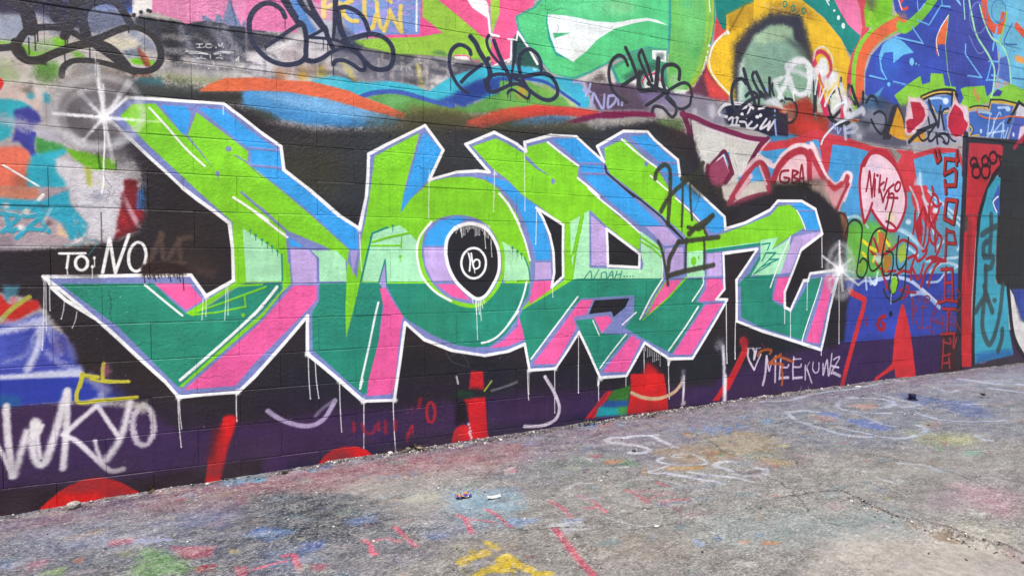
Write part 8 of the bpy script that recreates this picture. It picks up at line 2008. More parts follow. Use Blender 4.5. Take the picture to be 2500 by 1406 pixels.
GROUND_PAINT = """
# ground tint
P 85827f 78 141.8 1.2 -1928,547 1558,-441 1444,44 2428,-35 6181,202 2350,-744 -9079,-2619 -4295,2223
P 63626c 80 111 1.2 -1606,140 1078,-335 791,-58 409,-230 40,-710 -296,-560 -1614,854
P 75747c 75 178.2 1.2 758,-57 1471,9 2039,12 4934,144 -4234,-1842 -1771,427 -1474,389 -911,97
P 8f8b85 70 117.1 1.2 1852,-1130 1556,-289 957,-578 -1244,-542 -948,404 -653,512
P 87817b 70 85 1.2 712,-1193 879,-324 612,-593 -426,-345 -1361,702
P 7a7f98 70 86.2 1.4 -510,-664 -5,-64 -33,-36 -56,-4 -71,26 -78,55 -74,76 -59,87 -36,87 -5,73 29,46 59,10 80,-30 87,-63 78,-86 56,-93
P 6f6080 70 94.6 1.4 64,-584 -14,-55 -36,-31 -52,-5 -61,22 -62,46 -54,63 -39,74 -18,73 8,62 34,39 55,9 68,-24 67,-52 57,-71 36,-78
P 3d4656 70 86 1.4 556,-961 -37,-94 -61,-58 -77,-16 -83,25 -79,62 -65,94 -44,115 -12,123 22,112 59,81 86,31 100,-26 93,-81 68,-117 34,-130
P 4a5f8c 70 71.9 1.4 316,-1238 -17,-51 -31,-31 -41,-10 -46,14 -45,35 -37,51 -24,62 -8,64 12,56 30,39 44,14 51,-15 49,-40 39,-58 21,-67
P 8f8580 70 105.2 1.4 1133,-668 -41,-58 -65,-30 -81,1 -85,32 -78,58 -61,77 -35,86 -2,83 33,67 65,39 87,3 95,-34 86,-67 62,-86 28,-91
P 77798c 70 80 1.4 1055,-1281 -36,-54 -51,-33 -59,-7 -59,18 -51,41 -37,58 -17,70 7,70 30,62 52,41 64,13 67,-19 56,-48 37,-67 11,-75
P 6c7064 70 106.5 1.4 1939,-961 -59,-54 -80,-26 -91,3 -88,33 -75,56 -52,74 -20,82 15,78 52,62 81,35 99,1 100,-35 82,-65 50,-82 12,-86
P 6b6472 70 129.4 1.4 2542,-672 -84,-68 -108,-34 -117,5 -111,40 -91,70 -59,93 -17,103 28,99 75,80 110,46 131,3 127,-44 100,-82 56,-106 4,-109
P 5f6c88 70 141.7 1.4 3139,-670 -83,-60 -100,-31 -102,0 -92,31 -69,57 -37,75 1,86 41,82 78,68 103,40 113,5 104,-32 74,-65 34,-85 -12,-90
P 6a7488 70 164.3 1.4 4216,-733 -100,-52 -118,-25 -117,6 -102,35 -73,58 -35,75 10,82 55,76 96,60 122,32 129,-1 114,-37 79,-66 30,-83 -22,-85
P 667390 70 182.5 1.4 5433,-1061 -172,-64 -187,-27 -177,12 -145,47 -96,76 -34,96 34,105 103,98 162,77 200,41 204,-4 172,-50 106,-89 22,-111 -62,-112
P 8f9096 70 97.6 1.4 2609,-1534 -91,-52 -114,-21 -121,12 -112,42 -91,66 -57,82 -14,89 34,83 81,63 117,33 137,-7 130,-46 101,-78 53,-94 -1,-94
P 93887c 70 70 1.4 1742,-1871 -52,-35 -71,-14 -79,9 -78,29 -66,45 -45,57 -17,61 14,55 46,42 71,20 87,-6 87,-32 72,-52 44,-63 10,-63
P 96948a 70 101.7 1.4 3391,-1875 -111,-45 -128,-16 -126,12 -110,39 -79,59 -39,74 9,78 58,73 103,55 135,27 144,-8 128,-42 88,-70 31,-84 -26,-84
P 9a8c98 70 101.3 1.4 3732,-2118 -111,-41 -113,-21 -101,1 -76,21 -42,40 -3,52 39,59 79,58 108,48 124,29 117,5 90,-23 45,-46 -8,-61 -56,-64
P 8b9494 70 77.7 1.4 2323,-1951 -67,-36 -82,-16 -86,7 -79,28 -60,45 -36,56 -3,60 30,57 61,43 85,22 95,-4 89,-30 67,-51 32,-63 -6,-64
P 6a6f58 70 76.5 1.4 -261,-967 -8,-54 -32,-31 -50,-4 -62,22 -65,46 -60,64 -47,74 -26,73 1,62 28,39 53,8 69,-24 73,-53 63,-72 44,-78
P 6c6a70 70 70.7 1.4 738,-1423 -30,-45 -51,-22 -65,2 -69,26 -65,46 -53,60 -32,67 -6,64 23,51 50,29 70,1 77,-27 72,-53 54,-67 27,-70
C 2c262a 60 33.7 2.5 58.9 58.9 -1073,-46 626,-54 616,110 858,-35 861,-46 1498,53 1752,-146
C 3a3436 70 40.9 2.5 81.8 81.8 1698,-76 901,54 750,-38
C 3a3230 70 34.8 2.5 60.8 60.8 913,-54 380,-4 285,-16
P 8a6a70 85 97.5 2.4 -1070,-59 621,-28 618,113 858,-51 852,-64 -124,-249 -848,-131 -664,-38 -754,188 -493,20
P 94666a 80 83.8 2.4 -151,-157 1167,91 1469,-125 126,-305 -1267,-139 -1101,128
P 55586a 80 98.7 2.4 -1036,-183 525,-136 586,-528 104,-489 -1055,567
P 8f93a4 70 77.6 2.4 -910,-303 601,-285 54,-259 -590,280
P 333a48 92 114.3 2.4 52,-239 692,-514 -133,-476 -507,230
P 2b313e 80 105.8 2.4 204,-486 415,-259 -64,-315 -340,185
P 4a5468 60 69.4 2.4 747,-1064 143,-177 -209,-69 -151,124
P a6a09a 70 116.7 2.4 436,-279 829,-233 -103,-560 -473,91
P 747080 80 155.7 2.4 1652,-179 1491,-116 721,-106 -904,-691 -1521,118
P 6f7684 80 145.4 2.4 3969,-139 3996,76 -3230,-1554 -1255,250 -247,533
P 9aa6b6 60 99.9 3.2 5272,-66 2370,-152 -814,-392 -1571,151
P 8a8782 70 163.4 2.4 1756,-861 1508,-392 815,-680 -972,-468 -961,449 -946,498
P 7f9fb0 70 54.2 2.4 1014,-741 286,-223 -51,-212 -316,63
P b3aba1 92 42.1 0.96 2487,-1988 355,-231 12,-304 -202,-97 -729,372
P 8d9a98 60 90.7 2.4 1951,-1657 657,-238 -154,-216 -427,51 -270,181
P 87989a 60 72.5 2.4 2320,-1996 372,57 214,-56 -183,-209 -192,53
P b48a96 65 65.1 2.4 3349,-1921 237,-249 -384,-185 -78,89
P a58a9a 50 64.8 2.4 3091,-1976 249,-67 -281,-139 -100,105
P c4bfae 70 55 2.4 2965,-2234 142,-167 -214,-103 -212,190
P 9aa070 60 57.3 2.4 4130,-1195 372,-303 -335,-133 -241,173
P 6f7a6e 60 80.2 2.4 1614,-623 553,-39 -4,-262 -571,4
P a0845f 70 56.9 2.4 2345,-760 381,-12 109,-343 -428,-21
P a08f66 60 67.5 2.4 2852,-628 476,-257 -461,-417 -182,267
C 463a50 55 97.9 2 115.7 115.7 -1073,-46 626,-54 616,110 858,-35 861,-46 1498,53 1752,-146 2827,101
C 5e4a6c 55 215.7 2 258.9 258.9 -1061,-90 620,-70 605,72 836,-34 836,-54 1450,44 1724,-124 2726,83
C 9a5a66 55 166.1 2 188.7 188.7 -308,-167 576,-17 699,-61 637,-105
# ground colour spots
P b05068 80 8.7 3.2 -525,-604 100,-16 1,-56 -80,-2
P a9b0d4 85 10.2 3.2 -422,-645 162,-74 -1,-61 -130,56
P ae3f58 85 9.5 3.2 -288,-781 205,-126 -20,-90 -106,17
P b8404e 85 5.8 3.2 -163,-1058 94,-24 -19,-67 -62,33
P a85a70 75 11.3 3.2 -804,-683 87,-21 -18,-70 -51,-24
P c4643a 85 6.5 3.2 -637,-734 43,-16 -2,-47 -27,14
P 6a9a54 80 22.9 3.2 -397,-766 126,-83 119,-228 -47,-57 -205,110 33,132
P 7a9a5a 75 10.8 3.2 -736,-812 95,0 8,-88 -94,51
P 8a9a60 60 13 3.2 -480,-763 72,3 11,-91 -66,36
P 5f74a4 75 13.1 3.2 -954,-588 105,-71 2,-80 -76,41
P b89a3c 80 4.7 3.2 -27,-967 38,-21 -6,-39 -32,24
P 4a6ca4 80 11.7 3.2 30,-846 96,30 -5,-111 -80,44
P 5a94b0 75 14.1 3.2 -90,57 257,-13 -9,-179 -231,33
P c6a8a0 80 9 3.2 -409,-5 174,-52 -18,-36 -141,12
P 8a4a60 60 14.2 3.2 11,-375 54,13 -16,-117 -39,22
P 8a8a90 60 37.4 3.2 -619,-298 165,-92 107,-233 -115,31
P 5a6890 60 27.8 3.2 -283,-411 292,-144 -61,-163 -214,84
P b23a4a 70 6.4 3.2 -285,-208 38,22 -10,-59
P b8506a 85 3.5 3.2 -11,-1140 57,-31 -7,-90 -40,21
P b8506a 80 3.6 3.2 66,-1194 42,-10 -2,-37
C 4a4a5e 60 15.5 2 25.1 25.1 -950,-385 63,-184 -20,-85
C 4a4a5e 50 15.2 2 20.9 20.9 -780,-463 82,-167 86,-131
P 3a5f9c 80 11.6 3.2 77,-789 145,-113 44,-56 -138,-19 -55,61
P 4a64a0 75 10.8 3.2 257,-1047 108,-43 -22,-77 -91,7
P 4a6aa4 75 13.8 3.2 465,-915 164,19 -33,-125 -106,23
P b9b6a0 80 6.4 3.2 226,-1000 64,-18 -27,-32
P 5a78b0 80 9.8 3.2 477,-20 88,-21 -34,-67 -82,-9
P 3a8ab0 80 7.2 3.2 389,-83 71,-12 -38,-47
P 3a90b0 85 9.3 3.2 100,-25 67,-38 -27,-87 -43,25
P 3f86b8 85 6.9 3.2 1362,-10 105,13 -69,-104
P 4a8ab4 80 6.6 3.2 1161,-35 49,6 -43,-76
P a04a60 75 6.9 3.2 273,-1279 72,-38 -30,-60 -39,33
P 33393f 70 10.1 3.2 328,-892 49,-10 -16,-76 -34,19
P a4505f 75 5 3.2 538,-1015 31,-9 -21,-39
P b8708a 65 6.8 3.2 707,-1029 57,-40 -34,-25
P 5f6fa0 65 12.4 3.2 759,-1225 128,-52 -66,-58 -70,38
P 84a2b4 55 26.4 3.2 1032,-876 317,-86 -192,-412 -211,114 34,211
P 7f9cb4 50 19.5 3.2 1084,-795 293,-114 -81,-174
P d0b8be 80 6.6 3.2 1417,-632 91,4 -59,-127 -55,31
P c04060 80 4.4 3.2 1450,-677 38,6 -24,-53
P b9b4b0 70 13.3 3.2 628,-1021 232,-91 -56,-72 -181,81
P b9b8a6 75 13.5 3.2 798,-726 188,-59 -60,-117 -131,52
P a9a49c 60 24.9 3.2 538,-469 281,13 36,-166 -243,-86
P 6a6aa0 70 18.9 3.2 1667,-147 173,13 -44,-191 -132,40
P a0686a 75 13.2 3.2 1641,-203 118,-32 -92,-86 -63,36
P 5a78a8 80 12.3 3.2 2323,48 179,-101 -135,-98 -122,68
P 9a5a60 80 9.2 3.2 2398,-83 158,0 -82,-85 -107,17
P a8485c 75 9.6 3.2 1970,-649 90,-49 -72,-50
P c0774a 85 6.9 3.2 2010,-790 146,-36 -80,-57 -93,37
P 55785a 70 11.4 3.2 2149,-807 27,-130 -72,-17 -98,54
P 7aa060 80 5.5 3.2 1762,-821 49,-27 -44,-42
P b98a4c 85 4.3 3.2 2132,-996 -41,-108 -34,-7
P b9935c 80 8.8 3.2 2259,-1038 209,-112 -75,-39 -172,92
P a86a5a 70 9.7 3.2 2623,-942 104,-57 -94,-41
P 5f8a64 70 7.2 3.2 2637,-1012 93,-19 -79,-48
P b47850 80 7 3.2 2814,-520 49,-85 -64,-59 -38,39
P a08c66 75 11.2 3.2 3101,-695 122,-105 -95,-42 -104,56
P 8fb0c0 65 18.3 3.2 1303,-959 67,-80 -79,-178 -91,30
P 7f9cc4 75 11.4 3.2 1174,-1246 137,-109 -113,-24 -68,36
P 6f86bc 75 6.5 3.2 1373,-1405 118,-28 -132,-48
P c9c8cc 70 9.4 3.2 1306,-1420 154,-14 -38,-113 -165,10
P c04a60 85 2.4 3.2 1137,-1296 10,-72 -23,12
P 8ea4c4 75 5.8 3.2 1789,-1817 8,-77 -46,-18 8,52
P 4a74b4 80 3 3.2 1883,-1851 16,-24 -34,-12
P 5a88c4 80 3.8 3.2 2066,-1909 21,-26 -31,-6
P c98a66 75 4.4 3.2 1943,-1927 51,-20 -34,-18 -26,21
P d07a44 80 3.6 3.2 2036,-1976 16,-22 -36,-11
P c9c4b8 65 9.2 3.2 1818,-2053 64,-46 -53,-23 -39,33
P d0d0d4 80 5.9 3.2 1928,-686 59,-32 -49,-47
P 3f5aa4 85 13.3 3.2 4043,-587 128,-92 -118,-126 -80,65
P 4460a8 80 15.4 3.2 4044,-823 174,-113 -74,-214 -148,-2 -34,117
P 3f568f 75 19 3.2 5181,-390 147,-76 -32,-319 145,-129 -369,-371 -160,81 92,268 -6,190
P ab8176 75 14.7 3.2 4489,-510 220,-59 -26,-123 -248,-1
P a88078 70 12.9 3.2 3917,-617 144,-100 -103,-127 -153,16
P a28a80 70 12.6 3.2 4497,-1081 148,-76 -200,-109 -100,52
P 9a8680 60 17.9 3.2 5797,-466 155,-77 -224,-58
P a2a472 80 14 3.2 4173,-1357 185,-167 -97,-37 -176,108
P 3f78a8 80 12.5 3.2 3548,-536 40,-67 -107,-73 -51,27
P a8ac5a 80 6.5 3.2 3136,-1040 76,-40 -62,-34
P 7fae96 70 15.2 3.2 4004,-1640 146,-44 -145,-62 -71,51
P 6f9a6a 60 12.9 3.2 3914,-1531 88,-13 -128,-60
P b8504a 60 6.7 3.2 2822,-1284 23,-40 -70,-43
P aa9060 70 11.5 3.2 2857,-1189 139,-160 -129,-14 -105,83
P cf4a3a 85 2.8 3.2 2465,-1614 9,-36 -26,-6
P c9825a 80 4.4 3.2 2029,-1972 82,-35 -41,-15 -71,22
P a8b054 75 3.7 3.2 2915,-1901 24,-12 -39,-20
P b05a60 75 5.4 3.2 4077,-1484 38,-19 -61,-19
P 84715c 75 4.6 2.4 2779,-2205 60,-50 -29,-57 -39,-15 -44,40 3,52
P 9a8672 60 4.8 2.4 2752,-2095 47,-44 -19,-48 -63,32
P 8f7874 60 4.3 2.4 2871,-2428 9,-54 -19,-37 -46,-22 7,73
C 4a3c34 75 2.6 2 7.3 7.3 2768,-2031 4,-51 38,-51 20,-59 17,-92 -15,-57 20,-36 25,-48 6,-83
# ground lettering
C cf4f6e 85 5.6 2.6 17.1 17.1 64,-1218 63,10 62,0
C cf4f6e 85 5.6 2.6 27.8 27.8 182,-1157 33,-4 8,-65 7,-75
C cf4f6e 85 5.8 2.6 23.8 23.8 509,-1168 19,-55 -7,-95 17,-2
C cf4f6e 85 6 2.6 18.4 18.4 538,-1206 61,-2 51,-58
C cf4f6e 85 6 2.6 27.4 27.4 665,-1117 16,-113 22,-101
C cf4f6e 85 6.4 2.6 23.6 23.6 967,-1116 16,-62 -14,-95 -9,-59
C cf4f6e 85 6.4 2.6 17.2 17.2 974,-1183 67,-44 58,-65
C cf4f6e 85 6.5 2.6 21.4 21.4 1113,-1121 22,-86 -1,-87 9,-72
P d2b414 95 4.6 3 811,-1539 43,27 36,-3 57,18 27,-28 -21,-36 -57,-4 -55,-16 -38,10
P d2b414 95 4.8 3 976,-1425 27,-30 20,-82 -32,-7 -17,33
P d2b414 95 4.4 3 828,-1672 51,34 62,4 49,13 33,20 -6,-47 -31,-35 9,-47 -52,19 -35,27 -42,-15
P d2b414 95 4.7 3 890,-1515 -6,34 43,-5
P d2b414 75 2.2 2 978,-1686 -1,-2 -2,-1 -2,0 -2,1 -2,2 0,2 0,3 1,1 2,1 2,0 3,-1 1,-2 1,-2
P d2b414 75 2.2 2 815,-1627 -2,-2 -2,0 -3,0 -3,2 -2,2 -2,2 0,3 2,1 2,1 3,-1 3,-1 2,-3 2,-2
P d2b414 75 2.1 2 980,-1744 -1,-1 -1,-1 -2,0 -1,1 -1,1 0,1 1,2 1,1 1,1 1,0 1,-1 1,-1 0,-1
P d2b414 75 2.3 2 865,-1560 -2,-2 -2,-2 -2,0 -2,1 -2,2 0,3 1,3 1,3 2,1 3,1 2,-1 1,-3 0,-3
P d2b414 75 2.4 2 911,-1435 -1,-2 -2,-1 -2,0 -3,1 -1,2 -1,3 0,2 2,2 1,0 3,0 2,-1 2,-2 0,-2
P d2b414 75 2.2 2 933,-1658 -2,-3 -3,-1 -3,-1 -3,2 -2,3 -1,4 1,3 2,3 3,2 3,0 3,-1 2,-3 1,-4
P d2b414 75 2.2 2 960,-1696 -1,-2 -2,-1 -2,1 -3,1 -1,2 -1,2 0,2 2,2 2,0 2,0 2,-1 2,-2 1,-2
P d2b414 75 2.4 2 928,-1461 -1,-2 -2,0 -3,0 -3,2 -2,2 -2,2 0,2 2,2 2,0 3,0 3,-2 2,-2 1,-2
P d2b414 75 2.1 2 821,-1665 -2,-2 -1,-2 -2,-1 -1,1 -1,2 0,3 1,3 1,2 2,2 1,1 2,-1 1,-2 0,-3
P d2b414 75 2.3 2 933,-1540 -2,-3 -2,-3 -2,-1 -1,1 -1,2 0,4 1,3 2,4 2,2 2,1 2,-1 0,-2 0,-3
P d2b414 75 2.3 2 954,-1570 -1,-1 -2,-1 -3,0 -2,2 -2,2 -1,2 0,2 1,2 2,1 3,-1 3,-1 2,-2 1,-3
P d2b414 75 2.3 2 915,-1591 -2,-2 -3,-1 -3,0 -4,2 -2,3 -2,3 1,3 1,2 3,1 4,-1 3,-2 3,-2 1,-3
P d2b414 75 2.2 2 908,-1619 -1,-1 -2,0 -3,0 -3,2 -2,2 -1,2 0,2 1,1 2,1 3,-1 3,-1 2,-2 1,-3
P d2b414 75 2.2 2 857,-1600 -2,-3 -2,-2 -3,0 -3,1 -2,3 -1,4 1,3 2,3 2,2 3,0 3,-1 2,-3 1,-4
P d2b414 75 2.2 2 821,-1587 -2,-3 -2,-2 -3,0 -3,1 -2,3 0,4 0,4 2,3 3,2 3,0 2,-1 2,-3 1,-4
P d2b414 75 2.5 2 1099,-1502 -1,-2 -3,-1 -3,1 -3,2 -3,2 -1,3 0,2 2,2 2,0 4,0 3,-2 2,-3 1,-2
P d2b414 75 2.3 2 900,-1558 -2,-2 -2,-1 -2,0 -2,1 -2,2 0,3 0,2 1,3 3,1 2,0 2,-1 2,-2 0,-3
P d2b414 75 2.2 2 905,-1663 -2,-1 -2,-1 -4,1 -3,2 -3,2 -1,3 0,2 1,2 3,0 3,0 4,-2 3,-3 1,-2
P d2b414 75 2.2 2 840,-1584 -1,-2 -2,0 -2,0 -2,1 -1,2 -1,2 1,2 1,1 1,1 2,0 2,-1 2,-2 0,-2
P d2b414 75 2.2 2 939,-1674 -1,-2 -3,-1 -2,0 -3,1 -1,2 -1,3 1,3 1,2 2,1 3,0 2,-1 2,-3 1,-2
P d2b414 75 2.2 2 1002,-1677 -2,-3 -3,-1 -4,0 -3,1 -2,3 0,4 1,3 2,3 3,2 3,0 3,-2 2,-2 1,-4
P d2b414 75 2.2 2 835,-1590 -1,-2 -2,-1 -3,0 -3,1 -2,2 -1,3 1,3 1,2 2,1 3,0 3,-1 2,-3 1,-2
P d2b414 75 2.4 2 1076,-1536 -2,-4 -2,-3 -2,-1 -1,1 0,2 0,4 2,4 2,4 2,2 2,2 1,-1 1,-2 -1,-4
P d2b414 75 2.1 2 978,-1743 -2,-1 -2,0 -3,1 -4,2 -2,2 -2,2 0,2 2,1 2,0 3,-1 4,-2 2,-2 2,-2
P d2b414 75 2.2 2 939,-1691 -2,-3 -2,-2 -2,-1 -1,1 -1,2 0,3 1,4 2,3 2,3 2,0 2,0 1,-3 -1,-3
P d2b414 75 2.1 2 861,-1675 -2,-1 -2,-1 -3,1 -3,1 -3,3 -1,2 0,2 1,2 3,0 3,-1 3,-1 2,-3 2,-2
P d2b414 75 2.4 2 1020,-1528 -2,-3 -2,-2 -2,0 -2,1 -1,2 0,3 1,3 2,3 2,2 2,0 2,-1 1,-2 0,-3
P d2b414 75 2.2 2 944,-1651 -1,-1 -3,-1 -4,1 -3,2 -3,2 -1,3 0,2 1,1 3,1 3,-1 4,-2 2,-2 2,-3
P d2b414 75 2.4 2 880,-1429 -1,-1 -3,-1 -2,0 -3,2 -2,2 -1,3 0,2 1,2 2,0 3,0 3,-1 2,-3 1,-2
P d2b414 75 2.3 2 960,-1545 -2,-2 -2,0 -4,0 -3,2 -3,2 -1,3 0,3 2,2 3,0 3,0 3,-2 3,-3 1,-3
P d2b414 75 2.4 2 960,-1526 -2,-3 -2,-2 -1,-1 -2,1 0,2 0,3 1,3 2,3 1,2 2,1 1,-1 1,-2 0,-3
P d2b414 75 2.4 2 857,-1410 -2,-3 -2,-2 -3,0 -2,1 -2,3 0,3 1,4 1,3 3,2 2,0 2,-1 2,-2 0,-4
P d2b414 75 2.4 2 861,-1447 -2,-4 -2,-3 -2,0 -2,1 -2,2 0,4 1,4 2,4 2,2 3,1 2,-1 1,-3 0,-3
P d2b414 75 2.2 2 933,-1624 -1,-1 -3,-1 -3,1 -3,1 -3,3 -1,2 0,3 2,1 2,1 4,-1 3,-1 2,-3 1,-2
P d2b414 75 2.2 2 929,-1607 -2,-3 -3,-2 -4,0 -3,2 -2,3 -1,4 1,4 2,3 3,1 3,0 4,-1 2,-3 1,-4
P d2b414 75 2.2 2 916,-1651 -2,-3 -3,-2 -4,0 -2,2 -2,3 -1,3 0,4 2,3 3,1 4,0 2,-1 2,-3 1,-4
P d2b414 75 2.1 2 845,-1684 -2,-2 -3,-2 -3,0 -3,2 -3,3 -1,4 0,3 2,3 4,2 3,0 3,-2 3,-3 1,-4
P d2b414 75 2.4 2 1020,-1489 -2,-4 -3,-2 -3,0 -3,1 -2,3 0,4 1,4 2,4 3,2 3,0 3,-1 2,-3 0,-4
P d2b414 75 2.3 2 971,-1578 -1,-2 -3,0 -3,1 -3,1 -2,2 -1,3 0,2 1,1 2,0 3,-1 3,-1 3,-2 1,-3
P d2b414 75 2.3 2 874,-1513 -2,-2 -1,-1 -2,0 -2,0 -1,2 0,3 0,2 1,3 2,1 2,0 2,-1 1,-1 0,-3
C d2b414 92 5.9 2 44.6 44.6 973,-1612 39,6 7,-68 32,-67
C d2b414 92 5.6 2 35.2 35.2 1054,-1779 50,-20
C c24a62 85 5.5 2.2 35.9 35.9 1301,-1482 -14,-101 -20,-130 -22,-184
C bf4e66 75 7.8 2.3 25.2 25.2 1435,-1178 11,-94 -10,-114
C bf4e66 75 8 2.3 25.9 25.9 1601,-1185 18,-92 -4,-132
C bf4e66 75 7.8 2.3 21.4 21.4 1538,-1331 80,-24
C bf4e66 75 8.3 2.3 22.7 22.7 1851,-1233 6,-89 -5,-99
C bf4e66 75 8.5 2.3 19 19 1896,-1280 76,-51
C bf4e66 75 8.8 2.3 26.5 26.5 2058,-1232 7,-61
C bf4e66 75 8 2.3 36 36 1912,-1453 71,-18 60,-22
C bf4e66 75 7.8 2.3 25.2 25.2 1906,-1460 18,-104
C bf4e66 75 8.2 2.3 14.4 14.4 1879,-1396 113,22 25,-34
C ccd0da 84 10.1 2.4 44.5 44.5 2390,-477 -64,53 -88,-41 41,-93 83,-97 11,-88 -72,-25 -60,33
C ccd0da 84 10.9 2.4 40.9 40.9 2425,-460 94,-14 102,-26
C ccd0da 84 10.4 2.4 42.5 42.5 2578,-487 -17,-156 -7,-140
C ccd0da 84 9.1 2.4 22.9 22.9 2465,-949 -51,28 57,30 81,-44 -13,-113 -49,-73 -89,34 -91,63 -25,84 69,36
C ccd0da 84 8.5 2.4 18.6 18.6 2302,-1034 -101,-26 -87,-26 92,-55
C ccd0da 84 8 2.4 37.9 37.9 2196,-1141 68,-105 92,-156
C ccd0da 84 8.1 2.4 30.6 30.6 2323,-1178 50,-78 89,-96 37,-103
C ccd0da 84 8.6 2.4 40.7 40.7 2657,-1196 -53,56 -94,-33 22,-65 -12,-96
C ccd0da 84 8.3 2.4 39.3 39.3 2544,-1371 86,-46 75,61 -16,34
C ccd0da 84 7.7 2.4 12.1 12.1 1576,-1085 98,37 66,-35
C ccd0da 84 7.2 2.4 11.3 11.3 1626,-1240 59,-11
C ccd0da 84 7.9 2.4 9.9 9.9 1902,-1147 89,10 73,-51
C ccd0da 84 7.7 2.4 12.1 12.1 2104,-1209 38,-114 -64,-10
C ccd0da 84 7.4 2.4 9.3 9.3 2142,-1367 23,-99
C ccd0da 84 6.3 2.4 7.9 7.9 1562,-1418 49,-114 72,-113
C ccd0da 84 8.7 2.4 16.3 16.3 2020,-935 56,-4
C 4a78b8 75 8.2 2 26.1 26.1 2943,-469 -46,-96 50,-27 115,100
C 4a78b8 75 8.1 2 25.9 25.9 2984,-593 91,31 38,-41 -145,-21
C 4a78b8 75 7.8 2 25 25 2957,-637 2,-77
C 4a78b8 75 8 2 25.6 25.6 3031,-715 159,112 -118,-96
C 4a78b8 75 8.3 2 26.7 26.7 3278,-567 -47,-99
C 4a78b8 75 8.3 2 26.7 26.7 3302,-622 7,-45
C 4a8ab8 70 8.8 2 24.5 24.5 3512,-562 31,-61
C 4a8ab8 70 9 2 25.2 25.2 3421,-422 72,-38
C b9c4d6 80 18.5 2.4 42.5 42.5 3962,-146 239,-70 428,80 530,-8 719,86
C b9c4d6 80 17 2.4 44 44 4712,-367 143,-74 63,-151 -122,-105 -166,-20
C b9c4d6 80 15.9 2.4 32 32 4560,-406 -192,-122 -46,-131 106,-131 204,-81
C b9c4d6 80 15.2 2.4 56.7 56.7 3851,-509 154,-8 56,-80
C b9c4d6 80 13.3 2.4 42.2 42.2 3816,-539 -102,-176 -18,-200 0,-192 113,-97
C b9c4d6 80 13 2.4 33.7 33.7 3829,-985 24,-168 68,-145 173,-18 197,50 93,114
C b9c4d6 80 17.2 2.4 34.6 34.6 5049,-355 -42,-224 -28,-212 -194,20
C b9c4d6 80 14.8 2.4 29.8 29.8 4724,-918 -65,-202 110,-145 245,-102
C b9c4d6 80 16 2.4 23 23 4814,-786 92,-125 98,-25 -49,-149
C b9c4d6 80 19.9 2.4 28.6 28.6 5793,-322 -40,-123 -77,-163 179,10
C b9c4d6 80 21.9 2.4 94.3 94.3 6402,-315 8,-235 201,-169
C b9c4d6 80 17 2.4 39 39 5298,-952 135,-68
C b9c4d6 80 20.1 2.4 57.9 57.9 6196,-662 57,-229
C b9c4d6 80 12.6 2.4 28.9 28.9 4434,-1491 -63,-75 13,-41
C b9c4d6 80 14.2 2.4 20.4 20.4 4301,-698 -138,-381 50,-26
C 4a4e58 60 6.1 1.6 12.2 12.2 4448,-516 102,2 114,-87 -37,-141 -192,49 -51,104 59,76
C 4a4e58 60 5.3 1.6 10.6 10.6 3882,-622 5,-140 6,-175
C 4a4e58 60 5.3 1.6 10.6 10.6 4282,-713 -99,-249 -105,-232
C 4a4e58 60 5.1 1.6 10.2 10.2 4614,-1185 -82,-85 -293,-46 -96,69
C 4a4e58 60 5.8 1.6 11.5 11.5 4356,-727 176,-102 128,-129
C b9c0cc 60 15.1 2.4 37.9 37.9 3473,-1627 90,-100 -52,-77
C c0c4c8 60 13.8 2.4 23.1 23.1 3139,-1709 2,-106 74,19
C b4b4b8 60 14.7 2.4 19.6 19.6 3114,-1546 92,-100
C c9c9c0 60 11.6 2.4 29 29 3110,-2191 -44,-48 66,1
C c9c8bc 60 10.8 2.4 26.9 26.9 2887,-2246 56,-92
"""
rng = np.random.default_rng(11)
random.seed(5)

def resize(a, h, w):
    ys = np.linspace(0, a.shape[0] - 1.001, h); xs = np.linspace(0, a.shape[1] - 1.001, w)
    yi = ys.astype(int); xi = xs.astype(int)
    fy = (ys - yi).astype(np.float32)[:, None]; fx = (xs - xi).astype(np.float32)[None, :]
    fy = fy * fy * (3 - 2 * fy); fx = fx * fx * (3 - 2 * fx)
    r0 = a[yi]; r1 = a[yi + 1]
    t0 = r0[:, xi] * (1 - fx) + r0[:, xi + 1] * fx
    t1 = r1[:, xi] * (1 - fx) + r1[:, xi + 1] * fx
    return t0 * (1 - fy) + t1 * fy

def noise(h, w, cell, cellx=None):
    cellx = cellx or cell
    return resize(rng.random((int(h / cell) + 3, int(w / cellx) + 3), dtype=np.float32), h, w)

def catmull(p, closed, n=6):
    p = np.asarray(p, float); m = len(p)
    if m < 3: return p
    out = []
    rngk = range(m if closed else m - 1)
    for i in rngk:
        if closed:
            a, b, c, d = p[(i - 1) % m], p[i], p[(i + 1) % m], p[(i + 2) % m]
        else:
            a, b, c, d = p[max(i - 1, 0)], p[i], p[i + 1], p[min(i + 2, m - 1)]
        for k in range(n):
            t = k / n
            out.append(.5 * ((2 * b) + (c - a) * t + (2 * a - 5 * b + 4 * c - d) * t * t + (3 * b - a - 3 * c + d) * t ** 3))
    if not closed: out.append(p[-1])
    return np.array(out)

def box1(a, r, axis):
    n = 2 * r + 1
    pad = [(0, 0), (0, 0)]; pad[axis] = (r + 1, r)
    c = np.cumsum(np.pad(a, pad, mode='edge'), axis=axis, dtype=np.float32)
    if axis == 0: return (c[n:] - c[:-n]) / n
    return (c[:, n:] - c[:, :-n]) / n

def blur(a, r):
    r = max(1, int(round(r)))
    for _ in range(2):
        a = box1(box1(a, r, 0), r, 1)
    return a

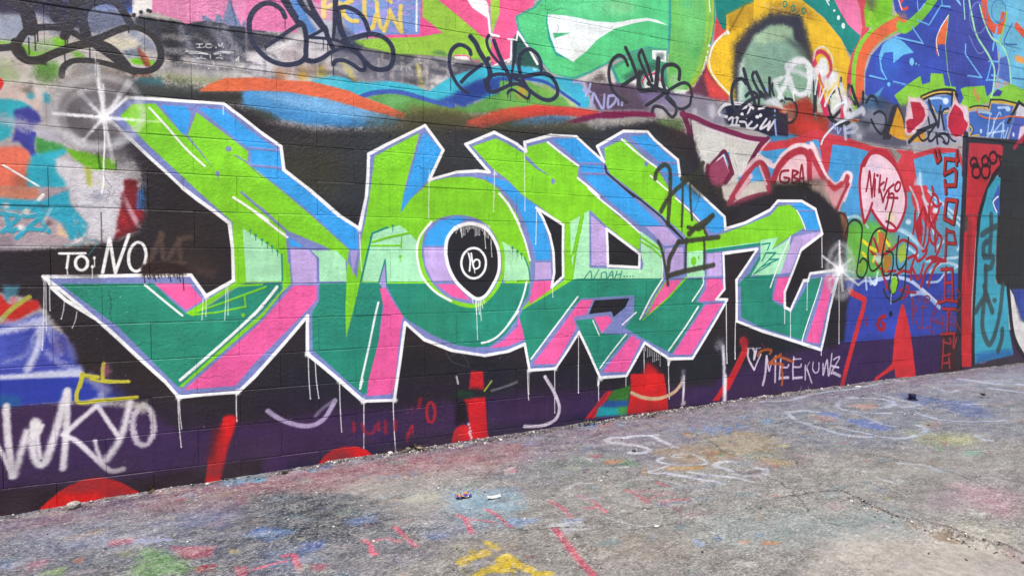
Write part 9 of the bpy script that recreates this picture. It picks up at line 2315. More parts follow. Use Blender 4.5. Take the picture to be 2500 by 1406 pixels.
class Canvas:
    def __init__(self, x0, y0, x1, y1, res, base):
        self.x0, self.y0, self.R = x0, y0, res
        self.w, self.h = int((x1 - x0) * res), int((y1 - y0) * res)
        self.rgb = np.empty((self.h, self.w, 3), np.float32); self.rgb[:] = base
        self.cov = np.zeros((self.h, self.w), np.float32)      # how much of the surface is painted
        self.hgt = np.full((self.h, self.w), 0.5, np.float32)  # thickness of the film
        g = rng.random((1024, 1024), dtype=np.float32)
        g2 = resize(rng.random((420, 420), dtype=np.float32), 1024, 1024)
        g3 = resize(rng.random((150, 150), dtype=np.float32), 1024, 1024)
        self.grain = (0.5 * g + 0.65 * g2 + .5 * g3 - 0.825) * 1.6
    def px(self, pts):
        p = np.asarray(pts, float) / 1000.0
        return np.stack([(p[:, 0] - self.x0) * self.R, (p[:, 1] - self.y0) * self.R], 1)
    def window(self, p, pad):
        a = max(0, int(math.floor(p[:, 0].min() - pad))); b = min(self.w, int(math.ceil(p[:, 0].max() + pad)) + 1)
        c = max(0, int(math.floor(p[:, 1].min() - pad))); d = min(self.h, int(math.ceil(p[:, 1].max() + pad)) + 1)
        return (a, b, c, d) if b > a and d > c else None
    def fill(self, p, win, ss=3):
        a, b, c, d = win; w, h = b - a, d - c
        acc = np.zeros((h * ss, w + 2), np.float32)
        q = np.roll(p, -1, 0)
        for (xa, ya), (xb, yb) in zip(p, q):
            if ya == yb: continue
            s = 1.0
            if ya > yb: xa, ya, xb, yb, s = xb, yb, xa, ya, -1.0
            r0 = max(0, int(math.ceil((ya - c) * ss - .5))); r1 = min(h * ss - 1, int(math.ceil((yb - c) * ss - .5)) - 1)
            if r1 < r0: continue
            rows = np.arange(r0, r1 + 1)
            xs = xa + ((rows + .5) / ss + c - ya) * (xb - xa) / (yb - ya) - a
            xs = np.clip(xs, 0, w)
            i = xs.astype(int); f = (xs - i).astype(np.float32)
            acc[rows, i] += s * (1 - f); acc[rows, i + 1] += s * f
        m = np.abs(np.cumsum(acc, 1)[:, :w]).clip(0, 1)
        return m.reshape(h, ss, w).mean(1)
    def blend(self, win, m, col, alpha, speck, soft, thick):
        a, b, c, d = win
        if soft > 2.5 and speck > 0:
            yi = (np.arange(c, d) * 7 // 7) % 1024; xi = np.arange(a, b) % 1024
            g = self.grain[yi][:, xi]
            m = np.clip(m + g * speck * 1.5 * m * (1 - m), 0, 1)
        m = m * alpha
        s = self.rgb[c:d, a:b]
        s += (np.asarray(col, np.float32) - s) * m[..., None]
        cv = self.cov[c:d, a:b]; cv += (1 - cv) * m
        hh = self.hgt[c:d, a:b]; hh += (0.5 + thick - hh) * m * (0.5 if thick == 0 else 0.9)
    def poly(self, pts, col, alpha, soft, speck, smooth):
        p = self.px(pts)
        if smooth: p = catmull(p, True)
        r = soft / 1000 * self.R
        win = self.window(p, 2.5 * r + 2)
        if not win: return
        m = self.fill(p, win)
        if r > .6: m = blur(m, r * .75)
        self.blend(win, m, col, alpha, speck, soft, 0.03 if soft < 4 else 0.0)
    def stroke(self, pts, col, alpha, soft, speck, w0, w1, smooth):
        p = self.px(pts)
        if len(p) == 1: p = np.vstack([p, p + .01])
        if smooth: p = catmull(p, False, 5)
        k = self.R / 1000
        r0, r1, so = w0 * k / 2, w1 * k / 2, max(.55, soft * k)
        win = self.window(p, max(r0, r1) + so + 2)
        if not win: return
        a, b, c, d = win
        m = np.zeros((d - c, b - a), np.float32)
        L = np.r_[0, np.cumsum(np.hypot(*np.diff(p, axis=0).T))]; T = max(L[-1], 1e-6)
        for i in range(len(p) - 1):
            (xa, ya), (xb, yb) = p[i], p[i + 1]
            ra, rb = r0 + (r1 - r0) * L[i] / T, r0 + (r1 - r0) * L[i + 1] / T
            pad = max(ra, rb) + so + 1
            xl, xh = max(a, int(min(xa, xb) - pad)), min(b, int(max(xa, xb) + pad) + 2)
            yl, yh = max(c, int(min(ya, yb) - pad)), min(d, int(max(ya, yb) + pad) + 2)
            if xh <= xl or yh <= yl: continue
            X = np.arange(xl, xh, dtype=np.float32)[None] + .5 - xa; Y = np.arange(yl, yh, dtype=np.float32)[:, None] + .5 - ya
            dx, dy = xb - xa, yb - ya; ll = dx * dx + dy * dy + 1e-9
            t = np.clip((X * dx + Y * dy) / ll, 0, 1)
            dist = np.hypot(X - t * dx, Y - t * dy)
            v = np.clip((ra + (rb - ra) * t + so - dist) / (2 * so), 0, 1)
            v = v * v * (3 - 2 * v)
            s = m[yl - c:yh - c, xl - a:xh - a]
            np.maximum(s, v, out=s)
        self.blend(win, m, col, alpha, speck, soft, 0.16 if soft < 3 and alpha > .8 else 0.02)
    def run(self, text):
        for ln in text.strip().split('\n'):
            if not ln or ln[0] == '#': continue
            f = ln.split()
            col = [int(f[1][i:i + 2], 16) / 255 for i in (0, 2, 4)]
            al, so, sp = int(f[2]) / 100, float(f[3]), float(f[4])
            if al <= 0: continue
            k = 7 if f[0] in 'LC' else 5
            pts = np.cumsum([[float(v) for v in a.split(',')] for a in f[k:]], axis=0)
            if f[0] in 'PQ': self.poly(pts, col, al, so, sp, f[0] == 'Q')
            else: self.stroke(pts, col, al, so, sp, float(f[5]), float(f[6]), f[0] == 'C')
    def image(self, name, alpha):
        im = bpy.data.images.new(name, self.w, self.h, alpha=True)
        im.alpha_mode = 'CHANNEL_PACKED'
        buf = np.empty((self.h, self.w, 4), np.float32)
        buf[..., :3] = self.rgb.clip(0, 1); buf[..., 3] = alpha.clip(0, 1)
        im.pixels.foreach_set(buf.ravel())
        im.update()
        im.pack()
        return im

WX0, WZ0, WX1, WZ1 = -2.2, -0.16, 10.6, 4.44
wall_c = Canvas(WX0, WZ0, WX1, WZ1, 400, (.66, .64, .64))
# the rest of the wall carries the same kind of mural paint: big rounded pieces, outlines, tags
PAL = [(.95, .38, .6), (.6, .78, .26), (.33, .78, .5), (.14, .52, .48), (.93, .75, .2), (.86, .4, .25), (.25, .32, .68), (.42, .72, .85), (.8, .24, .28), (.55, .5, .78), (.9, .9, .88), (.24, .24, .3)]
wall_c.rgb[:] = (.40, .38, .42)
for i in range(170):
    x, z = random.uniform(-2.2, 10.6) * 1000, random.choice((random.uniform(2.3, 4.5), random.uniform(-.1, 4.5))) * 1000
    r = random.uniform(110, 480); ph = random.uniform(0, 6.3); n = random.randint(4, 8)
    p = [(x + r * random.uniform(.6, 1.2) * math.cos(ph + 6.283 * k / n), z + .7 * r * random.uniform(.6, 1.2) * math.sin(ph + 6.283 * k / n)) for k in range(n)]
    c = random.choice(PAL); smooth = random.random() < .7
    wall_c.poly(p, c, 1, random.choice((1, 1, 8, 40)), 1.4, smooth)
    if i % 2: wall_c.stroke(p + p[:1], random.choice(PAL), 1, 1.5, 1, 22, 22, smooth)
    if i % 5 == 0:
        wall_c.stroke([(x + random.gauss(0, 160), z + random.gauss(0, 90)) for _ in range(7)], random.choice(PAL[-2:]), .95, 3, 1, 17, 13, True)
wall_c.run(WALL_PAINT)
# hairline cracks wandering through the paint film, a few along the joints
for i in range(230):
    x, z = random.uniform(-1.4, 9.5) * 1000, random.uniform(0.1, 4.2) * 1000
    if i % 3 == 0: z = 1122 + 204.5 * round((z - 1122) / 204.5) + random.uniform(-14, 14)
    vert = random.random() < .3
    p = [(x, z)]
    for k in range(random.randint(5, 18)):
        if vert: x += random.gauss(0, 9); z -= random.uniform(6, 22)
        else: x += random.uniform(5, 30); z += random.gauss(0, 9)
        p.append((x, z))
    wall_c.stroke(p, (.10, .09, .11), random.uniform(.3, .75), .9, 0, 2.2, 1.0, False)
    q = wall_c.px(p)
# chips and specks of overspray
for i in range(1500):
    x, z = random.uniform(-1.4, 9.5) * 1000, random.uniform(0.0, 4.2) * 1000
    s = random.uniform(1.5, 4.5)
    c = random.choice(((.93, .92, .92), (.12, .11, .13), (.12, .11, .13), (.6, .58, .6)))
    wall_c.stroke([(x, z), (x + random.gauss(0, 4), z + random.gauss(0, 4))], c, random.uniform(.3, .8), .8, 0, s, s * .5, False)
# uneven film: cloudy coverage, fine mottling, foot scuffed and darkened as painted contact shade
h, w = wall_c.h, wall_c.w
n1 = noise(h, w, 110) - .5; n2 = noise(h, w, 22) - .5; n3 = noise(h, w, 4) - .5
wall_c.rgb *= (1 + .12 * n1 + .075 * n2 + .06 * n3)[..., None]
wall_c.rgb += (.02 * (noise(h, w, 160) - .5))[..., None] * np.array([1, .2, -1], np.float32)
wall_c.rgb *= (1 + .055 * (noise(h, w, 9, 150) - .5) + .05 * (noise(h, w, 70, 7) - .5) + .05 * (noise(h, w, 34, 34) - .5))[..., None]
streak = noise(h, w, 90, 5) * noise(h, w, 60)
wall_c.rgb *= (1 - .10 * np.clip(streak - .42, 0, 1))[..., None]
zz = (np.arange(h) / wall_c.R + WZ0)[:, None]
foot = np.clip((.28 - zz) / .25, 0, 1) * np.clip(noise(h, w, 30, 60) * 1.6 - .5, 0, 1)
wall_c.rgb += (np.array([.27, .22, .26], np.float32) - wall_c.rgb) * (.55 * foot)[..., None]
wall_img = wall_c.image('wall paint', wall_c.hgt)
del n1, n2, n3, streak, foot

GX0, GY0, GX1, GY1 = -2.0, -4.4, 9.8, 0.06
gc = Canvas(GX0, GY0, GX1, GY1, 260, (.55, .53, .51))
gc.run(GROUND_PAINT)  # includes dirt and contact shade painted dark along the wall foot
for i in range(420):  # dark strokes at the wall foot: dirt plus painted contact shade
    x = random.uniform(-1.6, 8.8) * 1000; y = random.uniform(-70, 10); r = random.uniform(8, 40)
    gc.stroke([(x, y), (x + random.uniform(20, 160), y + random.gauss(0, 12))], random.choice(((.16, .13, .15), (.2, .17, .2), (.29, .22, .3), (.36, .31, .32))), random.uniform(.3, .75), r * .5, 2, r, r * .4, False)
spots = [(.60, .47, .51), (.44, .5, .62), (.47, .54, .49), (.70, .69, .71), (.3, .3, .35), (.60, .5, .42), (.48, .45, .55), (.42, .54, .58), (.62, .6, .57), (.36, .34, .34)]
for i in range(1500):
    x, y = random.uniform(-1.6, 9.2) * 1000, -abs(random.gauss(0, 1.2)) * 1000
    if x > 2000 and y < -2100: continue
    r = random.uniform(12, 90); c = random.choice(spots)
    gc.stroke([(x, y), (x + random.uniform(-1, 1) * r * 2, y + random.gauss(0, .5) * r)], c, random.uniform(.2, .6), r * .35, 2, r * .9, r * .3, False)
for i in range(260):
    x, y = random.uniform(-1.6, 9.2) * 1000, -abs(random.gauss(0, 1.4)) * 1000
    r = random.uniform(4, 14); c = random.choice(spots + [(.85, .84, .84), (.8, .3, .34)])
    gc.stroke([(x, y), (x + random.gauss(0, 3) * r, y + random.gauss(0, 1) * r)], c, random.uniform(.3, .7), r * .4, 2, r, r * .5, False)

def jag(pts, amp, step):
    out = []
    for (xa, ya), (xb, yb) in zip(pts[:-1], pts[1:]):
        n = max(2, int(math.hypot(xb - xa, yb - ya) / step))
        for k in range(n):
            out.append((xa + (xb - xa) * k / n + random.gauss(0, amp), ya + (yb - ya) * k / n + random.gauss(0, amp)))
    return out + [pts[-1]]
LIP = [(2.45, -1.66), (2.589, -1.70), (2.709, -1.71), (2.811, -1.742), (2.802, -1.842), (2.781, -1.929), (2.775, -1.983), (2.77, -2.084), (2.808, -2.134), (2.828, -2.193), (2.845, -2.285), (2.832, -2.341), (2.879, -2.424), (2.885, -2.508), (2.92, -2.75), (2.9, -3.1), (3.0, -3.6)]  # GROUND_PAINT draws a dark line along it as painted edge shade
CRACKS = [LIP[:8], [(2.814, -.52), (2.87, -.665), (2.81, -.848), (2.746, -.978), (2.74, -1.067), (2.807, -1.22)],
          [(2.621, -1.412), (2.62, -1.554), (2.533, -1.741), (2.449, -1.867), (2.428, -1.944), (2.461, -2.01)],
          [(1.11, -1.389), (1.227, -1.435), (1.437, -1.522), (1.557, -1.61), (1.705, -1.656), (1.806, -1.668), (1.912, -1.656)],
          [(-.3, -.75), (0, -.9), (.3, -.98), (.55, -1.15)], [(4.3, -.5), (4.6, -.8), (4.5, -1.2), (4.8, -1.5)], [(3.4, -1.3), (3.6, -1.7), (3.5, -2.1)]]
for n, ck in enumerate(CRACKS):
    p = jag([(x * 1000, y * 1000) for x, y in ck], 5, 24)
    gc.stroke(p, (.14, .12, .115), (1.0, .9, .8)[min(n, 2)], 3.5, .6, (14, 11, 8)[min(n, 2)], 5, False)
    gc.hgt[:] = gc.hgt
gh, gw = gc.h, gc.w
gnz = noise(gh, gw, 40) - .5; gnf = noise(gh, gw, 5) - .5
gc.rgb *= (1 + .16 * gnz + .22 * gnf)[..., None]
grey = gc.rgb.mean(2, keepdims=True); gc.rgb = grey + (gc.rgb - grey) * 1.12
edge = np.minimum(np.minimum(np.arange(gw)[None] / 60, (gw - 1 - np.arange(gw))[None] / 60), (np.arange(gh) / 60)[:, None]).clip(0, 1)
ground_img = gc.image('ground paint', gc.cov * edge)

# ------------------------------------------------------------------ material helpers
def new_mat(name, rough=.6, col=None, spec=.4):
    m = bpy.data.materials.new(name); m.use_nodes = True
    nt = m.node_tree; b = nt.nodes['Principled BSDF']
    b.inputs['Roughness'].default_value = rough
    b.inputs['Specular IOR Level'].default_value = spec
    if col: b.inputs['Base Color'].default_value = (*col, 1)
    return m, nt, b
def nd(nt, t, **kw):
    n = nt.nodes.new(t)
    for k, v in kw.items():
        if k.startswith('i_'): n.inputs[k[2:].replace('_', ' ')].default_value = v
        else: setattr(n, k, v)
    return n
def mth(nt, op, a, b=None, clamp=False):
    n = nt.nodes.new('ShaderNodeMath'); n.operation = op; n.use_clamp = clamp
    for i, v in enumerate((a, b)):
        if v is None: continue
        if isinstance(v, (int, float)): n.inputs[i].default_value = v
        else: nt.links.new(v, n.inputs[i])
    return n.outputs[0]
def mix(nt, fac, a, b, mode='MIX'):
    n = nt.nodes.new('ShaderNodeMix'); n.data_type = 'RGBA'; n.blend_type = mode
    for sock, v in ((n.inputs[0], fac), (n.inputs[6], a), (n.inputs[7], b)):
        if isinstance(v, (int, float)): sock.default_value = v
        elif isinstance(v, tuple): sock.default_value = (*v, 1) if len(v) == 3 else v
        else: nt.links.new(v, sock)
    return n.outputs[2]
def noise_tex(nt, vec, scale, detail=3, rough=.55):
    n = nd(nt, 'ShaderNodeTexNoise', i_Scale=scale, i_Detail=detail, i_Roughness=rough)
    nt.links.new(vec, n.inputs['Vector']); return n.outputs['Fac']
def ramp(nt, fac, stops):
    n = nt.nodes.new('ShaderNodeValToRGB'); r = n.color_ramp
    while len(r.elements) < len(stops): r.elements.new(.5)
    for e, (p, c) in zip(r.elements, stops):
        e.position = p; e.color = (c, c, c, 1) if isinstance(c, (int, float)) else (*c, 1)
    nt.links.new(fac, n.inputs[0]); return n.outputs[0]

C = scene.collection
def empty(name, loc=(0, 0, 0), rz=0):
    o = bpy.data.objects.new(name, None); o.location = loc; o.rotation_euler = (0, 0, rz)
    o.empty_display_size = .05; C.objects.link(o); return o
def tag(o, label=None, cat=None, group=None, kind=None):
    if label: o['label'] = label
    if cat: o['category'] = cat
    if group: o['group'] = group
    if kind: o['kind'] = kind
    return o
def mesh_obj(name, me, parent=None, mat=None, smooth=False):
    o = bpy.data.objects.new(name, me); C.objects.link(o)
    if parent: o.parent = parent
    if mat and not me.materials: me.materials.append(mat)
    if smooth:
        for p in me.polygons: p.use_smooth = True
    return o
def from_bm(name, bm, parent=None, mat=None, smooth=False):
    me = bpy.data.meshes.new(name); bm.to_mesh(me); bm.free()
    return mesh_obj(name, me, parent, mat, smooth)

# ------------------------------------------------------------------ the ground
def base_h(x):
    x = np.clip(x, -2.0, 8.4)
    return 0.0021892 + 0.0364777 * x - 0.0025116 * x * x
lip = np.array(LIP)
def lip_drop(X, Y):
    d = np.full(X.shape, 9.0); side = np.zeros(X.shape)
    for (xa, ya), (xb, yb) in zip(lip[3:-1], lip[4:]):
        dx, dy = xb - xa, yb - ya
        t = np.clip(((X - xa) * dx + (Y - ya) * dy) / (dx * dx + dy * dy), 0, 1)
        q = np.hypot(X - xa - t * dx, Y - ya - t * dy)
        s = (dx * (Y - ya) - dy * (X - xa)) < 0      # left of the walk towards the camera = lower side
        side = np.where(q < d, s, side); d = np.minimum(d, q)
    k = np.clip((-1.80 - Y) / .5, 0, 1)
    return np.where(side > .5, -.032 * np.clip(d / .014, 0, 1) * np.exp(-d / .55), 0) * k
def axis(lo, hi, step, far):
    a = list(np.arange(lo, hi + step / 2, step)); g = step * 2
    v = hi
    while v < far: v += g; g *= 1.35; a.append(v)
    v, g, pre = lo, step * 2, []
    while v > -far: v -= g; g *= 1.35; pre.append(v)
    return np.array(pre[::-1] + a)
gx, gy = axis(-1.6, 9.0, .02, 160), axis(-3.2, .06, .0175, 160)
nx, ny = len(gx), len(gy)
X, Y = np.meshgrid(gx, gy)
def rel(cell):
    g = rng.random((240, 480), dtype=np.float32)
    u = np.mod((X + 40) / cell, 478); v = np.mod((Y + 40) / cell, 238)
    ui, vi = u.astype(int), v.astype(int); fu, fv = u - ui, v - vi
    fu, fv = fu * fu * (3 - 2 * fu), fv * fv * (3 - 2 * fv)
    return (g[vi, ui] * (1 - fu) + g[vi, ui + 1] * fu) * (1 - fv) + (g[vi + 1, ui] * (1 - fu) + g[vi + 1, ui + 1] * fu) * fv - .5
near = np.exp(-np.clip(np.hypot(np.clip(X - 3, -99, 99) / 7, (Y + 1.5) / 3) - 1, 0, 9))
sandy = np.exp(-np.hypot((X - 2.55) / .5, (Y + 2.5) / .7) ** 2)
Z = base_h(X) + near * (1 - .7 * sandy) * (.012 * rel(.35) + .006 * rel(.09) + .0045 * rel(.035)) + lip_drop(X, Y)
Z += .010 * np.exp(-np.abs(Y) / .05) * (rel(.12) + .25) * near
verts = np.stack([X.ravel(), Y.ravel(), Z.ravel()], 1)
idx = np.arange(nx * ny).reshape(ny, nx)
quads = np.stack([idx[:-1, :-1], idx[:-1, 1:], idx[1:, 1:], idx[1:, :-1]], -1).reshape(-1, 4)
me = bpy.data.meshes.new('ground')
me.from_pydata(verts.tolist(), [], quads.tolist())
me.polygons.foreach_set('use_smooth', np.ones(len(me.polygons), bool))
ground = mesh_obj('ground', me); tag(ground, kind='structure')
def gz(x, y):
    i = int(np.clip(np.searchsorted(gx, x), 1, nx - 1)); j = int(np.clip(np.searchsorted(gy, y), 1, ny - 1))
    return float(Z[j - 1:j + 1, i - 1:i + 1].max())

m, nt, b = new_mat('painted worn concrete', .8, spec=.3)
tc = nd(nt, 'ShaderNodeNewGeometry'); pos = tc.outputs['Position']
mp = nd(nt, 'ShaderNodeMapping'); mp.inputs['Location'].default_value = (-GX0 / (GX1 - GX0), -GY0 / (GY1 - GY0), 0)
mp.inputs['Scale'].default_value = (1 / (GX1 - GX0), 1 / (GY1 - GY0), 1)
nt.links.new(pos, mp.inputs['Vector'])
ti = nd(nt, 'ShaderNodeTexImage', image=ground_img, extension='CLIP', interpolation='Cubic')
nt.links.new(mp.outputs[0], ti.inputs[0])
sm = nd(nt, 'ShaderNodeMapping'); sm.inputs['Scale'].default_value = (.55, 1.0, 1.0); sm.inputs['Rotation'].default_value = (0, 0, -.25); nt.links.new(pos, sm.inputs['Vector']); st = sm.outputs[0]
big = noise_tex(nt, pos, 1.6, 5); mid = noise_tex(nt, st, 17, 6, .68); fine = noise_tex(nt, st, 105, 4, .75); tiny = noise_tex(nt, pos, 240, 2, .7)
vor = nd(nt, 'ShaderNodeTexVoronoi', i_Scale=85.0); nt.links.new(pos, vor.inputs['Vector'])
stone = ramp(nt, vor.outputs['Color'], [(.0, (.09, .088, .09)), (.35, (.21, .2, .19)), (.65, (.30, .285, .265)), (1, (.52, .5, .47))])
bare = mix(nt, mid, (.125, .125, .13), (.30, .292, .275))
bare = mix(nt, .5, bare, stone)
sand = nd(nt, 'ShaderNodeSeparateXYZ'); nt.links.new(pos, sand.inputs[0])
wear = mth(nt, 'ADD', mth(nt, 'MULTIPLY', fine, .7), mth(nt, 'MULTIPLY', mid, .6))
dv = nd(nt, 'ShaderNodeVectorMath', operation='DISTANCE'); dv.inputs[1].default_value = (2.52, -2.62, .08); nt.links.new(pos, dv.inputs[0])
sandm = ramp(nt, mth(nt, 'ADD', dv.outputs['Value'], mth(nt, 'MULTIPLY', mth(nt, 'SUBTRACT', mid, .5), .25)), [(.30, 1.), (.52, 0.)])
patchy = ramp(nt, noise_tex(nt, st, 3.2, 4, .6), [(.34, .50), (.54, 1.)])
rough_k = mth(nt, 'MULTIPLY', patchy, mth(nt, 'SUBTRACT', 1.0, mth(nt, 'MULTIPLY', sandm, .55)))
keep = ramp(nt, wear, [(.58, 1.), (.76, .5)])
brk = mth(nt, 'MULTIPLY', mth(nt, 'SUBTRACT', wear, .65), 2.2)
sharp = mth(nt, 'ADD', mth(nt, 'MULTIPLY', mth(nt, 'SUBTRACT', mth(nt, 'SUBTRACT', ti.outputs['Alpha'], brk), .35), 2.4), .35, True)
fac = mth(nt, 'MULTIPLY', sharp, keep)
pcol = mix(nt, 1.0, ti.outputs['Color'], (.66, .66, .68), 'MULTIPLY')
colr = mix(nt, fac, bare, pcol)
grime = ramp(nt, fine, [(.36, .30), (.46, .9), (.56, 1.05), (.66, 1.75)])
colr = mix(nt, mth(nt, 'MULTIPLY', rough_k, .9), colr, grime, 'MULTIPLY')
blot = ramp(nt, mid, [(.36, .74), (.5, 1.), (.64, 1.2)])
colr = mix(nt, mth(nt, 'MULTIPLY', rough_k, .8), colr, blot, 'MULTIPLY')
pit = ramp(nt, tiny, [(.30, .35), (.45, 1.0)])
colr = mix(nt, mth(nt, 'MULTIPLY', rough_k, .75), colr, pit, 'MULTIPLY')
chip = ramp(nt, noise_tex(nt, st, 150, 3, .75), [(.585, 0.), (.63, .7)])
colr = mix(nt, mth(nt, 'MULTIPLY', rough_k, chip), colr, (.5, .49, .47))
dark = ramp(nt, noise_tex(nt, st, 130, 3, .75), [(.36, .75), (.41, 0.)])
colr = mix(nt, mth(nt, 'MULTIPLY', rough_k, dark), colr, (.05, .048, .05))
nt.links.new(colr, b.inputs['Base Color'])
hgt = mth(nt, 'ADD', mth(nt, 'MULTIPLY', fine, 1.0), mth(nt, 'ADD', mth(nt, 'MULTIPLY', vor.outputs['Distance'], -.5), mth(nt, 'MULTIPLY', tiny, .5)))
bp = nd(nt, 'ShaderNodeBump', i_Strength=.7, i_Distance=.005); nt.links.new(hgt, bp.inputs['Height'])
nt.links.new(bp.outputs[0], b.inputs['Normal'])
me.materials.append(m)

# ------------------------------------------------------------------ the block wall
wall = empty('block_wall')
tag(wall, 'long concrete block wall covered in layered graffiti with large green lettering', 'wall')
wm, nt, b = new_mat('graffiti paint on blocks', .5, spec=.24)
tc = nd(nt, 'ShaderNodeTexCoord', object=wall); pos = tc.outputs['Object']
sp = nd(nt, 'ShaderNodeSeparateXYZ'); nt.links.new(pos, sp.inputs[0])
cb = nd(nt, 'ShaderNodeCombineXYZ')
nt.links.new(mth(nt, 'MULTIPLY', mth(nt, 'SUBTRACT', sp.outputs[0], WX0), 1 / (WX1 - WX0)), cb.inputs[0])
nt.links.new(mth(nt, 'MULTIPLY', mth(nt, 'SUBTRACT', sp.outputs[2], WZ0), 1 / (WZ1 - WZ0)), cb.inputs[1])
ti = nd(nt, 'ShaderNodeTexImage', image=wall_img, extension='EXTEND', interpolation='Cubic')
nt.links.new(cb.outputs[0], ti.inputs[0])
peel = noise_tex(nt, pos, 120, 3, .6); rough_n = noise_tex(nt, pos, 42, 5, .62); patch = noise_tex(nt, pos, 1.3, 2)
pa = ramp(nt, patch, [(.38, .15), (.62, 1.)])
pits = ramp(nt, noise_tex(nt, pos, 210, 1, .5), [(.26, .35), (.34, 1.)])
col = mix(nt, 1.0, ti.outputs['Color'], (.93, .93, .93), 'MULTIPLY')
col = mix(nt, mth(nt, 'ADD', mth(nt, 'MULTIPLY', pa, .55), .22), col, pits, 'MULTIPLY')
nt.links.new(col, b.inputs['Base Color'])
rr = nd(nt, 'ShaderNodeMapRange', i_To_Min=.30, i_To_Max=.58); nt.links.new(rough_n, rr.inputs[0]); nt.links.new(rr.outputs[0], b.inputs['Roughness'])
hh = mth(nt, 'ADD', mth(nt, 'MULTIPLY', ti.outputs['Alpha'], 2.2), mth(nt, 'MULTIPLY', mth(nt, 'ADD', mth(nt, 'MULTIPLY', peel, .45), rough_n), mth(nt, 'ADD', mth(nt, 'MULTIPLY', pa, 1.3), .35)))
bp = nd(nt, 'ShaderNodeBump', i_Strength=.8, i_Distance=.0045); nt.links.new(hh, bp.inputs['Height'])
nt.links.new(bp.outputs[0], b.inputs['Normal'])

BL, BH, Z0, X0, CJ = .441, .2045, 1.122, 1.137, 6.927
N0, N1, XL, XR, LEDGE = -6, 16, -2.0, 10.3, 7
def block_mesh(wd, variant):
    bm = bmesh.new(); r = random.Random(variant * 977 + int(wd * 1000))
    gxx, gzz, bx, bz, dp = .0002, (.0004, .0003, .0011, .0004)[variant], .0012, (.0042, .0035, .0040, .0048)[variant], .19
    x, z = wd / 2 - gxx, BH / 2 - gzz
    def ring(x, z, y, j): return [bm.verts.new((sx * x + r.uniform(-j, j), y + r.uniform(-j, j), sz * z + r.uniform(-j, j))) for sx, sz in ((-1, -1), (1, -1), (1, 1), (-1, 1))]
    f = ring(x - bx, z - bz, 0, .0009); e = ring(x, z, (.0014, .0020, .0030, .0024)[variant], .0004); k = ring(x, z, dp, 0)
    bm.faces.new(f[::1]); bm.faces.new(k[::-1])
    for i in range(4):
        j = (i + 1) % 4
        bm.faces.new((f[j], f[i], e[i], e[j])); bm.faces.new((e[j], e[i], k[i], k[j]))
    bmesh.ops.recalc_face_normals(bm, faces=bm.faces)
    me = bpy.data.meshes.new('concrete_block'); bm.to_mesh(me); bm.free(); me.materials.append(wm)
    return me
cells = []
for n in range(N0, N1):
    off = X0 if n % 2 else X0 + BL / 2
    k0 = math.ceil((XL - off) / BL)
    cuts = [XL]
    for k in range(k0, 60):
        c = off + k * BL
        if c >= XR: break
        if c - cuts[-1] > .06 and abs(c - CJ) > .07: cuts.append(c)
        if cuts[-1] < CJ < c + BL - .07 and CJ not in cuts and (off + (k + 1) * BL) > CJ: cuts.append(CJ)
    cuts = sorted(set(round(c, 4) for c in cuts)) + [XR]
    for a, c in zip(cuts[:-1], cuts[1:]):
        if c - a < .03: continue
        cells.append((n, a + (.003 if abs(a - CJ) < .001 else 0), c - (.003 if abs(c - CJ) < .001 else 0)))
cy, sy, cp, spp = math.cos(math.radians(YAW)), math.sin(math.radians(YAW)), math.cos(math.radians(PITCH)), math.sin(math.radians(PITCH))
def proj(x, z):
    dx, dy, dz = x, DIST, z - EYE
    r, f = dx * cy - dy * sy, dx * sy + dy * cy
    fw, up = f * cp - dz * spp, f * spp + dz * cp
    if fw < .1: return None
    return (.5 + r / fw * .6, .5 - up / fw * .6 * 2500 / 1406)
def shown(n, a, c):
    z0 = max(Z0 + n * BH, float(base_h(np.array((a + c) / 2)))); z1 = Z0 + (n + 1) * BH
    if z1 <= z0 + .01: return 0
    q = [proj(x, z) for x, z in ((a, z0), (c, z0), (c, z1), (a, z1))]
    if None in q: return 0
    xs, ys = [min(max(p[0], 0), 1) for p in q], [min(max(p[1], 0), 1) for p in q]
    return abs(sum(xs[i] * ys[(i + 1) % 4] - xs[(i + 1) % 4] * ys[i] for i in range(4))) / 2
cells.sort(key=lambda t: -shown(*t))
cache, rest = {}, bmesh.new()
for i, (n, a, c) in enumerate(cells):
    key = (round(c - a, 3), random.randrange(4))
    if key not in cache: cache[key] = block_mesh(c - a, key[1])
    y = (-.0032 if n >= LEDGE else 0) + random.gauss(0, .0007)
    loc = Vector(((a + c) / 2, y, Z0 + (n + .5) * BH)); rot = (random.gauss(0, .0018), 0, random.gauss(0, .0012))
    if i < 300 and shown(n, a, c) > 0:
        o = bpy.data.objects.new('concrete_block', cache[key]); C.objects.link(o)
        o.parent = wall; o.location = loc; o.rotation_euler = rot
    else:
        M = Matrix.Translation(loc); k = len(rest.verts)
        rest.from_mesh(cache[key]); rest.verts.ensure_lookup_table()
        bmesh.ops.transform(rest, matrix=M, verts=rest.verts[k:])
o = from_bm('block_courses', rest, wall, wm); tag(o, kind='stuff')
bm = bmesh.new()
mm = bmesh.ops.create_cube(bm, size=1)
bmesh.ops.transform(bm, matrix=Matrix.Translation(((XL + XR) / 2, .0938, (Z0 + N0 * BH + Z0 + N1 * BH) / 2)) @ Matrix.Diagonal((XR - XL - .01, .18, (N1 - N0) * BH - .01, 1)), verts=bm.verts)
from_bm('mortar', bm, wall, wm)

